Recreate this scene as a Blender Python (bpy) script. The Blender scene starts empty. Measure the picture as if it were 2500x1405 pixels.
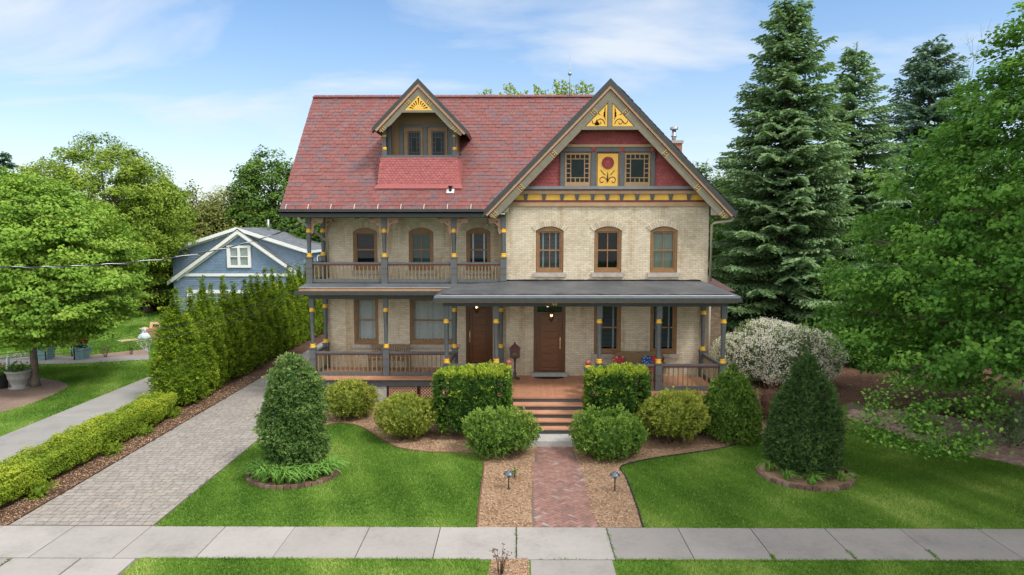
import bpy, math, random
import numpy as np
from mathutils import Vector, Matrix
from mathutils.geometry import tessellate_polygon
random.seed(7)
RNG = np.random.default_rng(11)
scn = bpy.context.scene
COL = scn.collection
PI = math.pi

# ------------------------------------------------------------------ camera model (used to measure the place from the photo)
FPX, HC = 1667.0, 6.2
PIT = math.atan((702.5-557)/FPX)
YAW = math.atan(12/FPX)
cp, sp = math.cos(PIT), math.sin(PIT)
def ray(u, v):
    a = (u-1250)/FPX; b = (702.5-v)/FPX
    x, y, z = a, cp+b*sp, -sp+b*cp
    c, s = math.cos(-YAW), math.sin(-YAW)
    return (x*c+y*s, -x*s+y*c, z)
def P(u, v, Y):
    d = ray(u, v); t = Y/d[1]
    return (d[0]*t, Y, HC+d[2]*t)
def G(u, v, z=0.0):
    d = ray(u, v); t = (z-HC)/d[2]
    return (d[0]*t, d[1]*t)
def PX(u, v, Y): return P(u, v, Y)[0]
def PZ(u, v, Y): return P(u, v, Y)[2]

# ------------------------------------------------------------------ materials
def newmat(name):
    m = bpy.data.materials.new(name); m.use_nodes = True
    nt = m.node_tree; nt.nodes.clear()
    out = nt.nodes.new('ShaderNodeOutputMaterial')
    bs = nt.nodes.new('ShaderNodeBsdfPrincipled')
    nt.links.new(bs.outputs[0], out.inputs[0])
    return m, nt, bs, out
def N(nt, t, **k):
    n = nt.nodes.new(t)
    for a, b in k.items():
        if a.startswith('i_'): n.inputs[a[2:].replace('_', ' ')].default_value = b
        else: setattr(n, a, b)
    return n
def L(nt, a, b): nt.links.new(a, b)
def math_node(nt, op, a, b=None, c=None, clamp=False):
    n = nt.nodes.new('ShaderNodeMath'); n.operation = op; n.use_clamp = clamp
    for i, q in enumerate((a, b, c)):
        if q is None: continue
        if hasattr(q, 'links'): nt.links.new(q, n.inputs[i])
        else: n.inputs[i].default_value = q
    return n.outputs[0]
def mixc(nt, fac, a, b, mode='MIX'):
    n = nt.nodes.new('ShaderNodeMix'); n.data_type = 'RGBA'; n.blend_type = mode
    for i, q in ((0, fac), (6, a), (7, b)):
        if hasattr(q, 'links'): nt.links.new(q, n.inputs[i])
        elif i == 0: n.inputs[0].default_value = q
        else: n.inputs[i].default_value = (q[0], q[1], q[2], 1)
    return n.outputs[2]
def ramp(nt, fac, stops):
    n = nt.nodes.new('ShaderNodeValToRGB')
    el = n.color_ramp.elements
    while len(el) > 1: el.remove(el[-1])
    el[0].position = stops[0][0]; el[0].color = (*stops[0][1], 1)
    for p_, c in stops[1:]:
        e = el.new(p_); e.color = (*c, 1)
    nt.links.new(fac, n.inputs[0])
    return n.outputs[0]
def noise(nt, scale, detail=4, vec=None, rough=.55):
    n = nt.nodes.new('ShaderNodeTexNoise'); n.inputs['Scale'].default_value = scale
    n.inputs['Detail'].default_value = detail; n.inputs['Roughness'].default_value = rough
    if vec is None:
        t = nt.nodes.new('ShaderNodeTexCoord'); vec = t.outputs['Object']
    nt.links.new(vec, n.inputs['Vector'])
    return n.outputs['Fac']
def bump(nt, bs, h, strength=.3, dist=.01):
    b = nt.nodes.new('ShaderNodeBump'); b.inputs['Strength'].default_value = strength
    b.inputs['Distance'].default_value = dist
    nt.links.new(h, b.inputs['Height']); nt.links.new(b.outputs[0], bs.inputs['Normal'])
def attr(nt, nm='var'):
    a = nt.nodes.new('ShaderNodeAttribute'); a.attribute_name = nm
    return a.outputs['Fac']
MATS = {}
def paint(name, col, rough=.55, amt=.12, scale=6, var=0.0, bmp=.15, spec=.4, metal=0):
    if name in MATS: return MATS[name]
    m, nt, bs, out = newmat(name)
    n = noise(nt, scale, 6); n2 = noise(nt, scale*9, 3)
    f = math_node(nt, 'ADD', math_node(nt, 'MULTIPLY', n, .7), math_node(nt, 'MULTIPLY', n2, .3))
    lo = [c*(1-amt*2) for c in col]; hi = [min(1, c*(1+amt*2)) for c in col]
    c = ramp(nt, f, [(.25, lo), (.75, hi)])
    if var:
        v = math_node(nt, 'MULTIPLY_ADD', attr(nt), 2*var, 1-var)
        cc = nt.nodes.new('ShaderNodeCombineColor')
        for i in range(3): nt.links.new(v, cc.inputs[i])
        c = mixc(nt, 1.0, c, cc.outputs[0], 'MULTIPLY')
    L(nt, c, bs.inputs['Base Color'])
    bs.inputs['Roughness'].default_value = rough; bs.inputs['Metallic'].default_value = metal
    bs.inputs['Specular IOR Level'].default_value = spec
    if bmp: bump(nt, bs, n2, bmp, .004)
    MATS[name] = m
    return m
def leafmat(name, c1, c2, trans=.3, rough=.5, c3=None, gain=1.38):
    m, nt, bs, out = newmat(name)
    a = attr(nt)
    c1, c2, c3 = [None if c is None else tuple(min(.85, q*(gain if max(c) < .35 else 1)) for q in c) for c in (c1, c2, c3)]
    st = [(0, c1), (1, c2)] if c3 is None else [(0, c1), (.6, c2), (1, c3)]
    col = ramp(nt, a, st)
    L(nt, col, bs.inputs['Base Color']); bs.inputs['Roughness'].default_value = .6
    bs.inputs['Specular IOR Level'].default_value = .14
    tr = nt.nodes.new('ShaderNodeBsdfTranslucent')
    tc = mixc(nt, 1.0, col, (1.25, 1.25, .6), 'MULTIPLY')
    L(nt, tc, tr.inputs['Color'])
    mx = nt.nodes.new('ShaderNodeMixShader'); mx.inputs[0].default_value = trans
    L(nt, bs.outputs[0], mx.inputs[1]); L(nt, tr.outputs[0], mx.inputs[2]); L(nt, mx.outputs[0], out.inputs[0])
    MATS[name] = m
    return m
def brickmat(name, c1, c2, cm, bw, bh, mort, stain=.25, bmp=.5, rough=.85, bias=0.0, plane='wall'):
    m, nt, bs, out = newmat(name)
    tc = nt.nodes.new('ShaderNodeTexCoord'); sx = nt.nodes.new('ShaderNodeSeparateXYZ')
    L(nt, tc.outputs['Object'], sx.inputs[0])
    cx = nt.nodes.new('ShaderNodeCombineXYZ')
    L(nt, math_node(nt, 'ADD', sx.outputs[0], sx.outputs[1]), cx.inputs[0]); L(nt, sx.outputs[2], cx.inputs[1])
    # small waviness so that courses are not ruler-straight
    nz = nt.nodes.new('ShaderNodeTexNoise'); nz.inputs['Scale'].default_value = 1.3
    L(nt, tc.outputs['Object'], nz.inputs['Vector'])
    vm = nt.nodes.new('ShaderNodeVectorMath'); vm.operation = 'MULTIPLY_ADD'
    L(nt, nz.outputs['Color'], vm.inputs[0]); vm.inputs[1].default_value = (.02, .012, 0); L(nt, cx.outputs[0], vm.inputs[2])
    bt = nt.nodes.new('ShaderNodeTexBrick')
    L(nt, vm.outputs[0], bt.inputs['Vector'])
    bt.inputs['Scale'].default_value = 1; bt.inputs['Brick Width'].default_value = bw; bt.inputs['Row Height'].default_value = bh
    bt.inputs['Mortar Size'].default_value = mort; bt.inputs['Mortar Smooth'].default_value = .3; bt.inputs['Bias'].default_value = bias
    for k, c in (('Color1', c1), ('Color2', c2), ('Mortar', cm)): bt.inputs[k].default_value = (*c, 1)
    n1 = noise(nt, .55, 6); n2 = noise(nt, 7, 4)
    st = math_node(nt, 'ADD', math_node(nt, 'MULTIPLY', n1, .6), math_node(nt, 'MULTIPLY', n2, .4))
    sc = ramp(nt, st, [(.3, (1-stain, 1-stain*1.15, 1-stain*1.4)), (.55, (1, 1, 1)), (.75, (1.08, 1.07, 1.06))])
    mp2 = nt.nodes.new('ShaderNodeMapping'); mp2.inputs['Scale'].default_value = (1.6, 1.6, .22); L(nt, tc.outputs['Object'], mp2.inputs[0])
    n3 = noise(nt, 1.5, 5, mp2.outputs[0])            # rust and rain streaks run down the wall
    sc = mixc(nt, 1.0, sc, ramp(nt, n3, [(.34, (.80, .72, .62)), (.46, (1, 1, 1))]), 'MULTIPLY')
    c = mixc(nt, 1.0, bt.outputs['Color'], sc, 'MULTIPLY')
    L(nt, c, bs.inputs['Base Color']); bs.inputs['Roughness'].default_value = rough
    bs.inputs['Specular IOR Level'].default_value = .2
    h = math_node(nt, 'ADD', math_node(nt, 'MULTIPLY', math_node(nt, 'SUBTRACT', 1.0, bt.outputs['Fac']), 1.0), math_node(nt, 'MULTIPLY', n2, .35))
    bump(nt, bs, h, bmp, .008)
    MATS[name] = m
    return m
def rampmat(name, stops, rough=.7, nscale=8, namt=.25, bmp=.3, spec=.3):
    """colour chosen per piece from its own random value, with fine mottling"""
    m, nt, bs, out = newmat(name)
    c = ramp(nt, attr(nt), stops)
    n = noise(nt, nscale, 6)
    nn = ramp(nt, n, [(.3, (1-namt,)*3), (.7, (1+namt*.4,)*3)])
    c = mixc(nt, 1.0, c, nn, 'MULTIPLY')
    L(nt, c, bs.inputs['Base Color']); bs.inputs['Roughness'].default_value = rough
    bs.inputs['Specular IOR Level'].default_value = spec
    if bmp: bump(nt, bs, n, bmp, .006)
    MATS[name] = m
    return m
def glassmat(name, tint=(.55, .6, .6)):
    m = bpy.data.materials.new(name); m.use_nodes = True; nt = m.node_tree; nt.nodes.clear()
    out = nt.nodes.new('ShaderNodeOutputMaterial')
    tr = nt.nodes.new('ShaderNodeBsdfTransparent'); tr.inputs[0].default_value = (*tint, 1)
    gl = nt.nodes.new('ShaderNodeBsdfGlossy'); gl.inputs['Roughness'].default_value = .03
    n = noise(nt, 2.2, 0); b = nt.nodes.new('ShaderNodeBump'); b.inputs['Strength'].default_value = .035; b.inputs['Distance'].default_value = .02; L(nt, n, b.inputs['Height'])
    L(nt, b.outputs[0], gl.inputs['Normal'])
    fr = nt.nodes.new('ShaderNodeFresnel'); fr.inputs[0].default_value = 1.5
    f2 = math_node(nt, 'MULTIPLY', fr.outputs[0], .55, clamp=True)
    mx = nt.nodes.new('ShaderNodeMixShader'); L(nt, f2, mx.inputs[0]); L(nt, tr.outputs[0], mx.inputs[1]); L(nt, gl.outputs[0], mx.inputs[2])
    L(nt, mx.outputs[0], out.inputs[0]); MATS[name] = m
    return m
def emitmat(name, col, s):
    m = bpy.data.materials.new(name); m.use_nodes = True; nt = m.node_tree; nt.nodes.clear()
    out = nt.nodes.new('ShaderNodeOutputMaterial'); e = nt.nodes.new('ShaderNodeEmission')
    e.inputs[0].default_value = (*col, 1); e.inputs[1].default_value = s
    L(nt, e.outputs[0], out.inputs[0]); MATS[name] = m
    return m

BRICK = brickmat('cream_brick', (.63, .555, .435), (.525, .455, .35), (.36, .305, .235), .205, .0665, .0058, stain=.30)
SIDEBRICK = brickmat('brown_brick', (.30, .23, .16), (.20, .15, .105), (.15, .12, .09), .205, .0665, .007, stain=.35)
CHIMBRICK = brickmat('red_brick', (.36, .17, .11), (.30, .13, .085), (.33, .27, .22), .205, .0665, .008)
ARCHB = rampmat('arch_brick', [(0, (.45, .38, .28)), (.5, (.56, .485, .37)), (1, (.62, .54, .42))], .85, 20, .25)
GREY = paint('slate_grey_paint', (.088, .097, .102), .5, .10)
GREYL = paint('sill_grey_paint', (.16, .175, .185), .5, .10)
DKGREY = paint('dark_trim_paint', (.035, .04, .042), .45, .15)
OLIVE = paint('olive_paint', (.165, .148, .105), .55, .10)
TAN = paint('tan_paint', (.37, .225, .13), .55, .10)
FRAME = paint('brown_frame_paint', (.235, .125, .052), .5, .14)
MAROON = paint('maroon_paint', (.125, .022, .017), .5, .12)
YELLOW = paint('yellow_paint', (.68, .40, .065), .5, .07)
GOLD = paint('gold_paint', (.72, .40, .03), .4, .08)
PINKTAN = paint('bracket_paint', (.34, .20, .14), .55, .12)
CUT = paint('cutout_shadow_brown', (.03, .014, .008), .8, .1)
DECK = paint('deck_paint', (.41, .20, .118), .5, .13, 3)
STONE = paint('sill_stone', (.36, .32, .28), .85, .18, 9, bmp=.4)
CONC = paint('threshold_concrete', (.36, .35, .33), .9, .15, 9, bmp=.4)
MEMB = paint('roof_membrane', (.085, .09, .098), .55, .26, 1.3, bmp=.5)
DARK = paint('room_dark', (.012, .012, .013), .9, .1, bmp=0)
CEIL = paint('porch_ceiling_paint', (.50, .48, .42), .6, .1)
RAILOL = paint('baluster_paint', (.20, .155, .085), .55, .1)
DOWN = paint('downspout_paint', (.42, .37, .29), .45, .08)
METAL = paint('galvanised_metal', (.33, .34, .36), .35, .12, metal=.8)
BRASS = paint('brass', (.70, .52, .24), .3, .1, metal=.9)
IRON = paint('dark_iron', (.03, .025, .022), .4, .2)
BRONZE = paint('bronze_mailbox', (.06, .032, .024), .35, .2, spec=.6)
BLACK = paint('black_rubber', (.012, .012, .013), .8, .2)
SLATE = rampmat('red_slate', [(0, (.135, .078, .086)), (.15, (.155, .080, .084)), (.3, (.175, .066, .062)), (.6, (.19, .060, .054)), (.85, (.215, .073, .064)), (1, (.175, .088, .088))], .62, 14, .28, .35, .4)
SCALE = rampmat('lit_red_fishscale', [(0, (.275, .078, .078)), (1, (.33, .10, .097))], .6, 12, .15)  # same red as the gable scales, toned up as the lit skirt
SCALED = rampmat('shaded_red_fishscale', [(0, (.27, .058, .06)), (1, (.335, .08, .078))], .6, 12, .15)  # same red as the dormer skirt, toned down for eave shade
DORMSH = rampmat('tan_shingle', [(0, (.24, .15, .08)), (1, (.31, .20, .11))], .7, 12, .15)
BLIND = paint('blind_slat', (.30, .33, .35), .5, .05, bmp=0)
BLINDDK = paint('dark_blind_slat', (.06, .07, .075), .5, .05, bmp=0)
TAPE = paint('blind_tape', (.62, .66, .68), .6, .05, bmp=0)
SHADE = paint('pale_green_shade', (.47, .52, .42), .7, .04, 2, bmp=0)
SHADEG = paint('green_shade', (.13, .21, .17), .7, .1, 2, bmp=0)
LACE = paint('lace_curtain', (.50, .52, .53), .9, .1, 14, bmp=0)
GLASS = glassmat('window_glass')
GLASSD = glassmat('clear_window_glass', (.8, .83, .82))
# oak door: grain stretched along the boards
def woodmat(name, c1, c2, vertical=True):
    m, nt, bs, out = newmat(name)
    tc = nt.nodes.new('ShaderNodeTexCoord'); mp = nt.nodes.new('ShaderNodeMapping')
    mp.inputs['Scale'].default_value = (2.2, 2.2, 30) if not vertical else (26, 26, 2.2)
    L(nt, tc.outputs['Object'], mp.inputs[0])
    n = noise(nt, 1.6, 6, mp.outputs[0])
    L(nt, ramp(nt, n, [(.3, c1), (.7, c2)]), bs.inputs['Base Color'])
    bs.inputs['Roughness'].default_value = .38; bump(nt, bs, n, .12, .004)
    MATS[name] = m
    return m
DOOR = woodmat('oak_door', (.085, .028, .007), (.195, .072, .018), False)
DOORV = woodmat('oak_stile', (.065, .022, .006), (.145, .054, .014))
BENCHW = woodmat('weathered_bench_wood', (.14, .09, .055), (.24, .16, .10), False)

# ------------------------------------------------------------------ mesh helpers
class MB:
    def __init__(s): s.v = []; s.f = []; s.mi = []; s.va = []; s.sm = []
    def add(s, vs, fs, mi=0, var=None, smooth=False):
        o = len(s.v); s.v.extend(vs)
        for f in fs:
            s.f.append([i+o for i in f]); s.mi.append(mi); s.va.append(random.random() if var is None else var); s.sm.append(smooth)
        return s
    def box(s, x0, x1, y0, y1, z0, z1, mi=0, var=None):
        if var is None: var = random.random()
        return s.add([(x0,y0,z0),(x1,y0,z0),(x1,y1,z0),(x0,y1,z0),(x0,y0,z1),(x1,y0,z1),(x1,y1,z1),(x0,y1,z1)],
            [(0,3,2,1),(4,5,6,7),(0,1,5,4),(1,2,6,5),(2,3,7,6),(3,0,4,7)], mi, var)
    def bar(s, a, b, w, h, up=(0,0,1), mi=0, var=None):
        """box beam from a to b, w across, h along up"""
        if var is None: var = random.random()
        a, b = Vector(a), Vector(b); d = (b-a).normalized(); u = Vector(up)
        r = d.cross(u).normalized(); u = r.cross(d).normalized()
        vs = []
        for p in (a, b):
            for i, j in ((-1,-1),(1,-1),(1,1),(-1,1)): vs.append(tuple(p+r*(w/2*i)+u*(h/2*j)))
        return s.add(vs, [(0,1,2,3),(7,6,5,4),(0,4,5,1),(1,5,6,2),(2,6,7,3),(3,7,4,0)], mi, var)
    def lathe(s, prof, c=(0,0,0), n=14, mi=0, smooth=True, var=.5):
        vs = []; fs = []
        for r, z in prof:
            for k in range(n):
                a = 2*PI*k/n; vs.append((c[0]+r*math.cos(a), c[1]+r*math.sin(a), c[2]+z))
        m = len(prof)
        for i in range(m-1):
            for k in range(n):
                k2 = (k+1) % n; fs.append((i*n+k, i*n+k2, (i+1)*n+k2, (i+1)*n+k))
        s.add(vs, fs, mi, var, smooth)
        s.add([vs[k] for k in range(n)], [tuple(range(n))[::-1]], mi, var)
        s.add([vs[(m-1)*n+k] for k in range(n)], [tuple(range(n))], mi, var)
        return s
    def tube(s, pts, r, n=6, mi=0, var=.5, smooth=True):
        pts = [Vector(p) for p in pts]; rr = r if isinstance(r, (list, tuple)) else [r]*len(pts)
        vs = []; fs = []
        for i, p in enumerate(pts):
            d = (pts[min(i+1, len(pts)-1)]-pts[max(i-1, 0)]).normalized()
            u = d.cross(Vector((0,0,1)))
            if u.length < .05: u = d.cross(Vector((1,0,0)))
            u.normalize(); w = d.cross(u)
            for k in range(n):
                a = 2*PI*k/n; vs.append(tuple(p+u*(rr[i]*math.cos(a))+w*(rr[i]*math.sin(a))))
        for i in range(len(pts)-1):
            for k in range(n):
                k2 = (k+1) % n; fs.append((i*n+k, (i+1)*n+k, (i+1)*n+k2, i*n+k2))
        fs.append(tuple(range(n))); fs.append(tuple(range((len(pts)-1)*n, len(pts)*n))[::-1])
        return s.add(vs, fs, mi, var, smooth)
    def plate(s, outer, holes, yf, yb, mi=0, var=None, sides=True, back=False):
        """flat board in the XZ plane, front at yf, edges running back to yb; holes are real holes"""
        if var is None: var = random.random()
        loops = [outer]+list(holes)
        flat = [p for l in loops for p in l]
        tri = tessellate_polygon([[Vector((p[0], p[1], 0)) for p in l] for l in loops])
        s.add([(p[0], yf, p[1]) for p in flat], [tuple(t) for t in tri], mi, var)
        if back: s.add([(p[0], yb, p[1]) for p in flat], [tuple(t) for t in tri], mi, var)
        if sides:
            for l in loops:
                n = len(l)
                s.add([(p[0], yf, p[1]) for p in l]+[(p[0], yb, p[1]) for p in l], [(i, (i+1) % n, n+(i+1) % n, n+i) for i in range(n)], mi, var)
        return s
    def sphere(s, c, r, nu=14, nv=9, mi=0, var=.5, sc=(1,1,1)):
        prof = [(max(r*math.sin(PI*i/nv), 1e-4), -r*math.cos(PI*i/nv)) for i in range(nv+1)]
        o = len(s.v); s.lathe(prof, (0,0,0), nu, mi, True, var)
        for i in range(o, len(s.v)):
            q = s.v[i]; s.v[i] = (c[0]+q[0]*sc[0], c[1]+q[1]*sc[1], c[2]+q[2]*sc[2])
        return s
    def poly(s, pts, mi=0, var=.5): return s.add(pts, [tuple(range(len(pts)))], mi, var)
    def flat(s, outer, z, thick=0.0, mi=0, var=.5):
        """horizontal sheet from an XY outline"""
        tri = tessellate_polygon([[Vector((p[0], p[1], 0)) for p in outer]])
        fs = []
        for t in tri:
            a, b, c = (outer[i] for i in t)
            cr = (b[0]-a[0])*(c[1]-a[1])-(b[1]-a[1])*(c[0]-a[0])
            fs.append(tuple(t) if cr > 0 else (t[0], t[2], t[1]))
        s.add([(p[0], p[1], z) for p in outer], fs, mi, var)
        if thick:
            n = len(outer)
            s.add([(p[0], p[1], z) for p in outer]+[(p[0], p[1], z-thick) for p in outer], [(i, (i+1) % n, n+(i+1) % n, n+i) for i in range(n)], mi, var)
        return s
def setattrs(me, var):
    a = me.attributes.new('var', 'FLOAT', 'FACE'); a.data.foreach_set('value', np.asarray(var, dtype=np.float32))
def link(name, me, parent=None, loc=None):
    o = bpy.data.objects.new(name, me); COL.objects.link(o)
    if parent is not None:
        o.parent = parent
        if loc is None:
            w = [0, 0, 0]; q = parent
            while q is not None:
                for i in range(3): w[i] += q.location[i]
                q = q.parent
            loc = (-w[0], -w[1], -w[2])
    if loc is not None: o.location = loc
    return o
def build(name, mb, mats, parent=None, loc=None):
    """one mesh object; vertices are in world metres unless loc is given"""
    me = bpy.data.meshes.new(name); me.from_pydata(mb.v, [], mb.f)
    for m in (mats if isinstance(mats, (list, tuple)) else [mats]): me.materials.append(m)
    me.polygons.foreach_set('material_index', mb.mi); me.polygons.foreach_set('use_smooth', mb.sm)
    setattrs(me, mb.va); me.update()
    return link(name, me, parent, loc)
def arr(name, V, F, var, mat, parent=None, loc=None, smooth=False):
    me = bpy.data.meshes.new(name); V = np.asarray(V, np.float32); F = np.asarray(F, np.int32); k = F.shape[1]
    me.vertices.add(len(V)); me.vertices.foreach_set('co', V.ravel())
    me.loops.add(F.size); me.loops.foreach_set('vertex_index', F.ravel())
    me.polygons.add(len(F)); me.polygons.foreach_set('loop_start', np.arange(0, F.size, k, dtype=np.int32))
    me.polygons.foreach_set('use_smooth', np.full(len(F), smooth))
    me.materials.append(mat); setattrs(me, var); me.update(calc_edges=True)
    return link(name, me, parent, loc)
def tag(o, label=None, cat=None, group=None, kind=None):
    if label: o['label'] = label
    if cat: o['category'] = cat
    if group: o['group'] = group
    if kind: o['kind'] = kind
    return o
def thing(name, label, cat, loc, group=None, rz=0):
    o = bpy.data.objects.new(name, None); COL.objects.link(o); o.location = loc; o.rotation_euler = (0, 0, rz)
    o.empty_display_size = .2
    return tag(o, label, cat, group)
def struct(name, mb, mats): return tag(build(name, mb, mats), kind='structure')
def copy_tree(o, parent=None):
    c = o.copy(); COL.objects.link(c)
    if parent is not None: c.parent = parent
    for ch in list(o.children): copy_tree(ch, c)
    return c
def arcpts(x0, x1, zs, rise, n=10):
    """segmental arch from x1 to x0 over spring height zs"""
    w = (x1-x0)/2; R = (w*w+rise*rise)/(2*rise); cz = zs+rise-R; a = math.asin(w/R); cx = (x0+x1)/2
    return [(cx+R*math.sin(a-2*a*i/n), cz+R*math.cos(a-2*a*i/n)) for i in range(n+1)]
def opening(x0, x1, zb, zt, rise):
    if rise <= 0: return [(x0, zb), (x1, zb), (x1, zt), (x0, zt)]
    return [(x0, zb), (x1, zb)]+arcpts(x0, x1, zt-rise, rise)
# ================================================================== THE BRICK HOUSE
YG, YL, YP, YR = 23.8, 25.2, 23.75, 21.6      # gable wall, recessed wall, balcony posts, front porch posts
SL = (11.3-6.78)/4.2                          # main roof pitch
ZD = 1.0                                      # porch deck
house = thing('brick_house', 'cream brick Victorian house with red slate roof, front gable and two storey porch', 'house', (0, 26, 0))
GO = [  # gable wall openings: x0,x1,z bottom,z top,arch rise
    (.66, 1.62, 4.65, 6.26, .15), (2.69, 3.64, 4.65, 6.26, .15), (4.63, 5.58, 4.65, 6.26, .15),
    (2.71, 3.66, 1.78, 3.68, .12), (4.68, 5.62, 1.78, 3.68, .12), (.59, 1.71, 1.13, 3.68, 0)]
LO = [(-6.05, -5.15, 4.64, 6.22, .16), (-3.99, -3.08, 4.64, 6.22, .16), (-1.87, -.97, 4.64, 6.22, .16),
    (-6.07, -5.16, 1.87, 3.72, .12), (-3.99, -2.24, 1.87, 3.72, .16), (-1.9, -.9, 1.14, 3.5, .2)]
w = MB()
for (X0, X1, Z0, Z1, Y, OP) in ((-.38, 6.65, .2, 7.0, YG, GO), (-7.1, -.38, .2, 6.95, YL, LO)):
    holes = [opening(*o) for o in OP]
    w.plate([(X0, Z0), (X1, Z0), (X1, Z1), (X0, Z1)], holes, Y, Y+.12, 0, .5, sides=False)
    for l in holes:
        n = len(l)
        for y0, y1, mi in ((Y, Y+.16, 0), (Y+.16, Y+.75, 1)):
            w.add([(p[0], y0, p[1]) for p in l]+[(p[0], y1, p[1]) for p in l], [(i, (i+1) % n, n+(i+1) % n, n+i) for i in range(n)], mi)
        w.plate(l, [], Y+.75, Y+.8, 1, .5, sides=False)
w.poly([(-.38, YG, .2), (-.38, YL, .2), (-.38, YL, 7.0), (-.38, YG, 7.0)])
w.poly([(6.65, YG, .2), (6.65, 31, .2), (6.65, 31, 6.9), (6.65, YG, 6.9)])
w.poly([(-7.1, YL, .2), (-7.1, 29.6, .2), (-7.1, 29.6, 8.9), (-7.1, 27.4, 11.15), (-7.1, YL, 8.8)])
w.poly([(-7.1, 29.6, .2), (-.38, 29.6, .2), (-.38, 29.6, 8.9), (-7.1, 29.6, 8.9)])
w.poly([(-.38, 31, .2), (6.65, 31, .2), (6.65, 31, 6.9), (3.1, 31, 10.9), (-.38, 31, 6.9)])
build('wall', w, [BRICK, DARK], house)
m = MB(); m.box(6.65, 8.9, 29, 33, 0, 3.6); build('side_wing_wall', m, SIDEBRICK, house)
m = MB(); m.add([(6.66, 28.6, 3.55), (9.2, 28.6, 3.55), (9.2, 33.2, 3.55), (6.66, 33.2, 3.55), (6.66, 30.9, 4.3), (8.2, 30.9, 4.3)],
    [(0,1,5,4), (1,2,5), (2,3,4,5), (0,3,2,1)]); build('side_wing_roof', m, paint('brown_roof', (.09, .05, .045), .8, .2), house)

def grille(kind, x0, x1, z0, z1, Y, win):
    """what hangs behind the glass"""
    if kind in ('slats', 'darkslats', 'litslats'):
        b = MB(); n = int((z1-z0)/.046)
        for i in range(n):
            z = z1-.02-i*.046
            b.add([(x0, Y, z), (x1, Y, z), (x1, Y+.034, z+.024), (x0, Y+.034, z+.024)], [(0,1,2,3)], 0)
        build('blind', b, BLINDDK if kind != 'slats' else BLIND, win)
        if kind != 'darkslats':
            b = MB()
            for q in (.2, .8):
                xx = x0+(x1-x0)*q; b.box(xx-.028, xx+.028, Y-.012, Y-.006, z0, z1)
            build('blind_tape', b, TAPE, win)
    elif kind in ('shade', 'greenshade'):
        b = MB(); b.box(x0, x1, Y, Y+.01, z0, z1); build('roller_shade', b, SHADE if kind == 'shade' else SHADEG, win)
    elif kind == 'lace':
        b = MB(); n = int((x1-x0)/.022)
        vs = []; fs = []
        for i in range(n+1):
            x = x0+(x1-x0)*i/n; ph = i*.55+1.3*math.sin(i*.21)
            for z, k in ((z0+.03*abs(math.sin(i*.5)), 1.0), ((z0+z1)/2, .8), (z1, .5)):
                vs.append((x, Y+.03*k*math.sin(ph), z))
        for i in range(n):
            for j in range(2): a = i*3+j; fs.append((a, a+3, a+4, a+1))
        b.add(vs, fs, 0, None, True); build('lace_curtain', b, LACE, win)
def voussoirs(x0, x1, zt, rise, Y, win, th=.2, ov=.09):
    w_ = (x1-x0)/2; R = (w_*w_+rise*rise)/(2*rise); cz = zt-R; cx = (x0+x1)/2; a = math.asin(min(1, (w_+ov)/(R+th*.5)))
    n = max(9, int(2*a*(R+th/2)/.078)); b = MB()
    for i in range(n):
        t0, t1 = -a+2*a*i/n+.006/R, -a+2*a*(i+1)/n-.006/R
        q = [(cx+r*math.sin(t), cz+r*math.cos(t)) for r, t in ((R, t0), (R, t1), (R+th, t1), (R+th, t0))]
        b.plate(q, [], Y-.03, Y+.01)
    build('brick_arch', b, ARCHB, win)
def window(x0, x1, zb, zt, rise, Y, kind, munt=0, sill=True, glass=None, arch=True, name='window'):
    b = MB(); c = .085; e = .003
    x0 += e; x1 -= e; zt -= e
    outer = opening(x0, x1, zb+e, zt, rise)
    zi = zt-rise*.55-.075                      # sash head
    ix0, ix1, iz0 = x0+c, x1-c, zb+.10
    ihole = opening(ix0, ix1, iz0, zi, rise*.35 if rise else 0)
    b.plate(outer, [ihole], Y+.045, Y+.15)
    b.plate([(p[0]+(.02 if p[0] < (x0+x1)/2 else -.02), p[1]) for p in outer[:2]]+[(x1-.02, zt-rise), (x0+.02, zt-rise)], [[(ix0-.03, iz0-.03), (ix1+.03, iz0-.03), (ix1+.03, zt-rise-.02), (ix0-.03, zt-rise-.02)]], Y+.03, Y+.045)
    zm = (iz0+zi)/2; s_ = .05
    h1 = [(ix0+s_, iz0+.07), (ix1-s_, iz0+.07), (ix1-s_, zm-.025), (ix0+s_, zm-.025)]
    h2 = [(ix0+s_, zm+.025), (ix1-s_, zm+.025), (ix1-s_, zi-.07), (ix0+s_, zi-.07)]
    b.plate([(ix0-.01, iz0-.01), (ix1+.01, iz0-.01), (ix1+.01, zi-rise*.35), (ix1-.1, zi-.004), (ix0+.1, zi-.004), (ix0-.01, zi-rise*.35)], [h1, h2], Y+.085, Y+.14)
    if munt:
        xm = (x0+x1)/2
        b.box(xm-.014, xm+.014, Y+.09, Y+.12, iz0+.07, zm-.025); b.box(xm-.014, xm+.014, Y+.09, Y+.12, zm+.025, zi-.07)
    win = build(name, b, FRAME, house)
    p = MB(); p.plate(h1, [], Y+.125, Y+.13, sides=False); p.plate(h2, [], Y+.127, Y+.13, sides=False); build('pane', p, glass or GLASS, win)
    grille(kind, ix0+.02, ix1-.02, iz0+.05, zi-.05, Y+.19, win)
    if sill:
        q = MB(); q.box(x0-.09, x1+.09, Y-.07, Y+.1, zb-.15, zb); build('sill', q, STONE, win)
    if arch and rise: voussoirs(x0, x1, zt, rise, Y, win)
    return win
for (o, k, mu) in zip(GO[:5], ('slats', 'none', 'shade', 'slats', 'slats'), (1, 1, 1, 0, 0)): window(*o, YG, k, mu)
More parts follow.
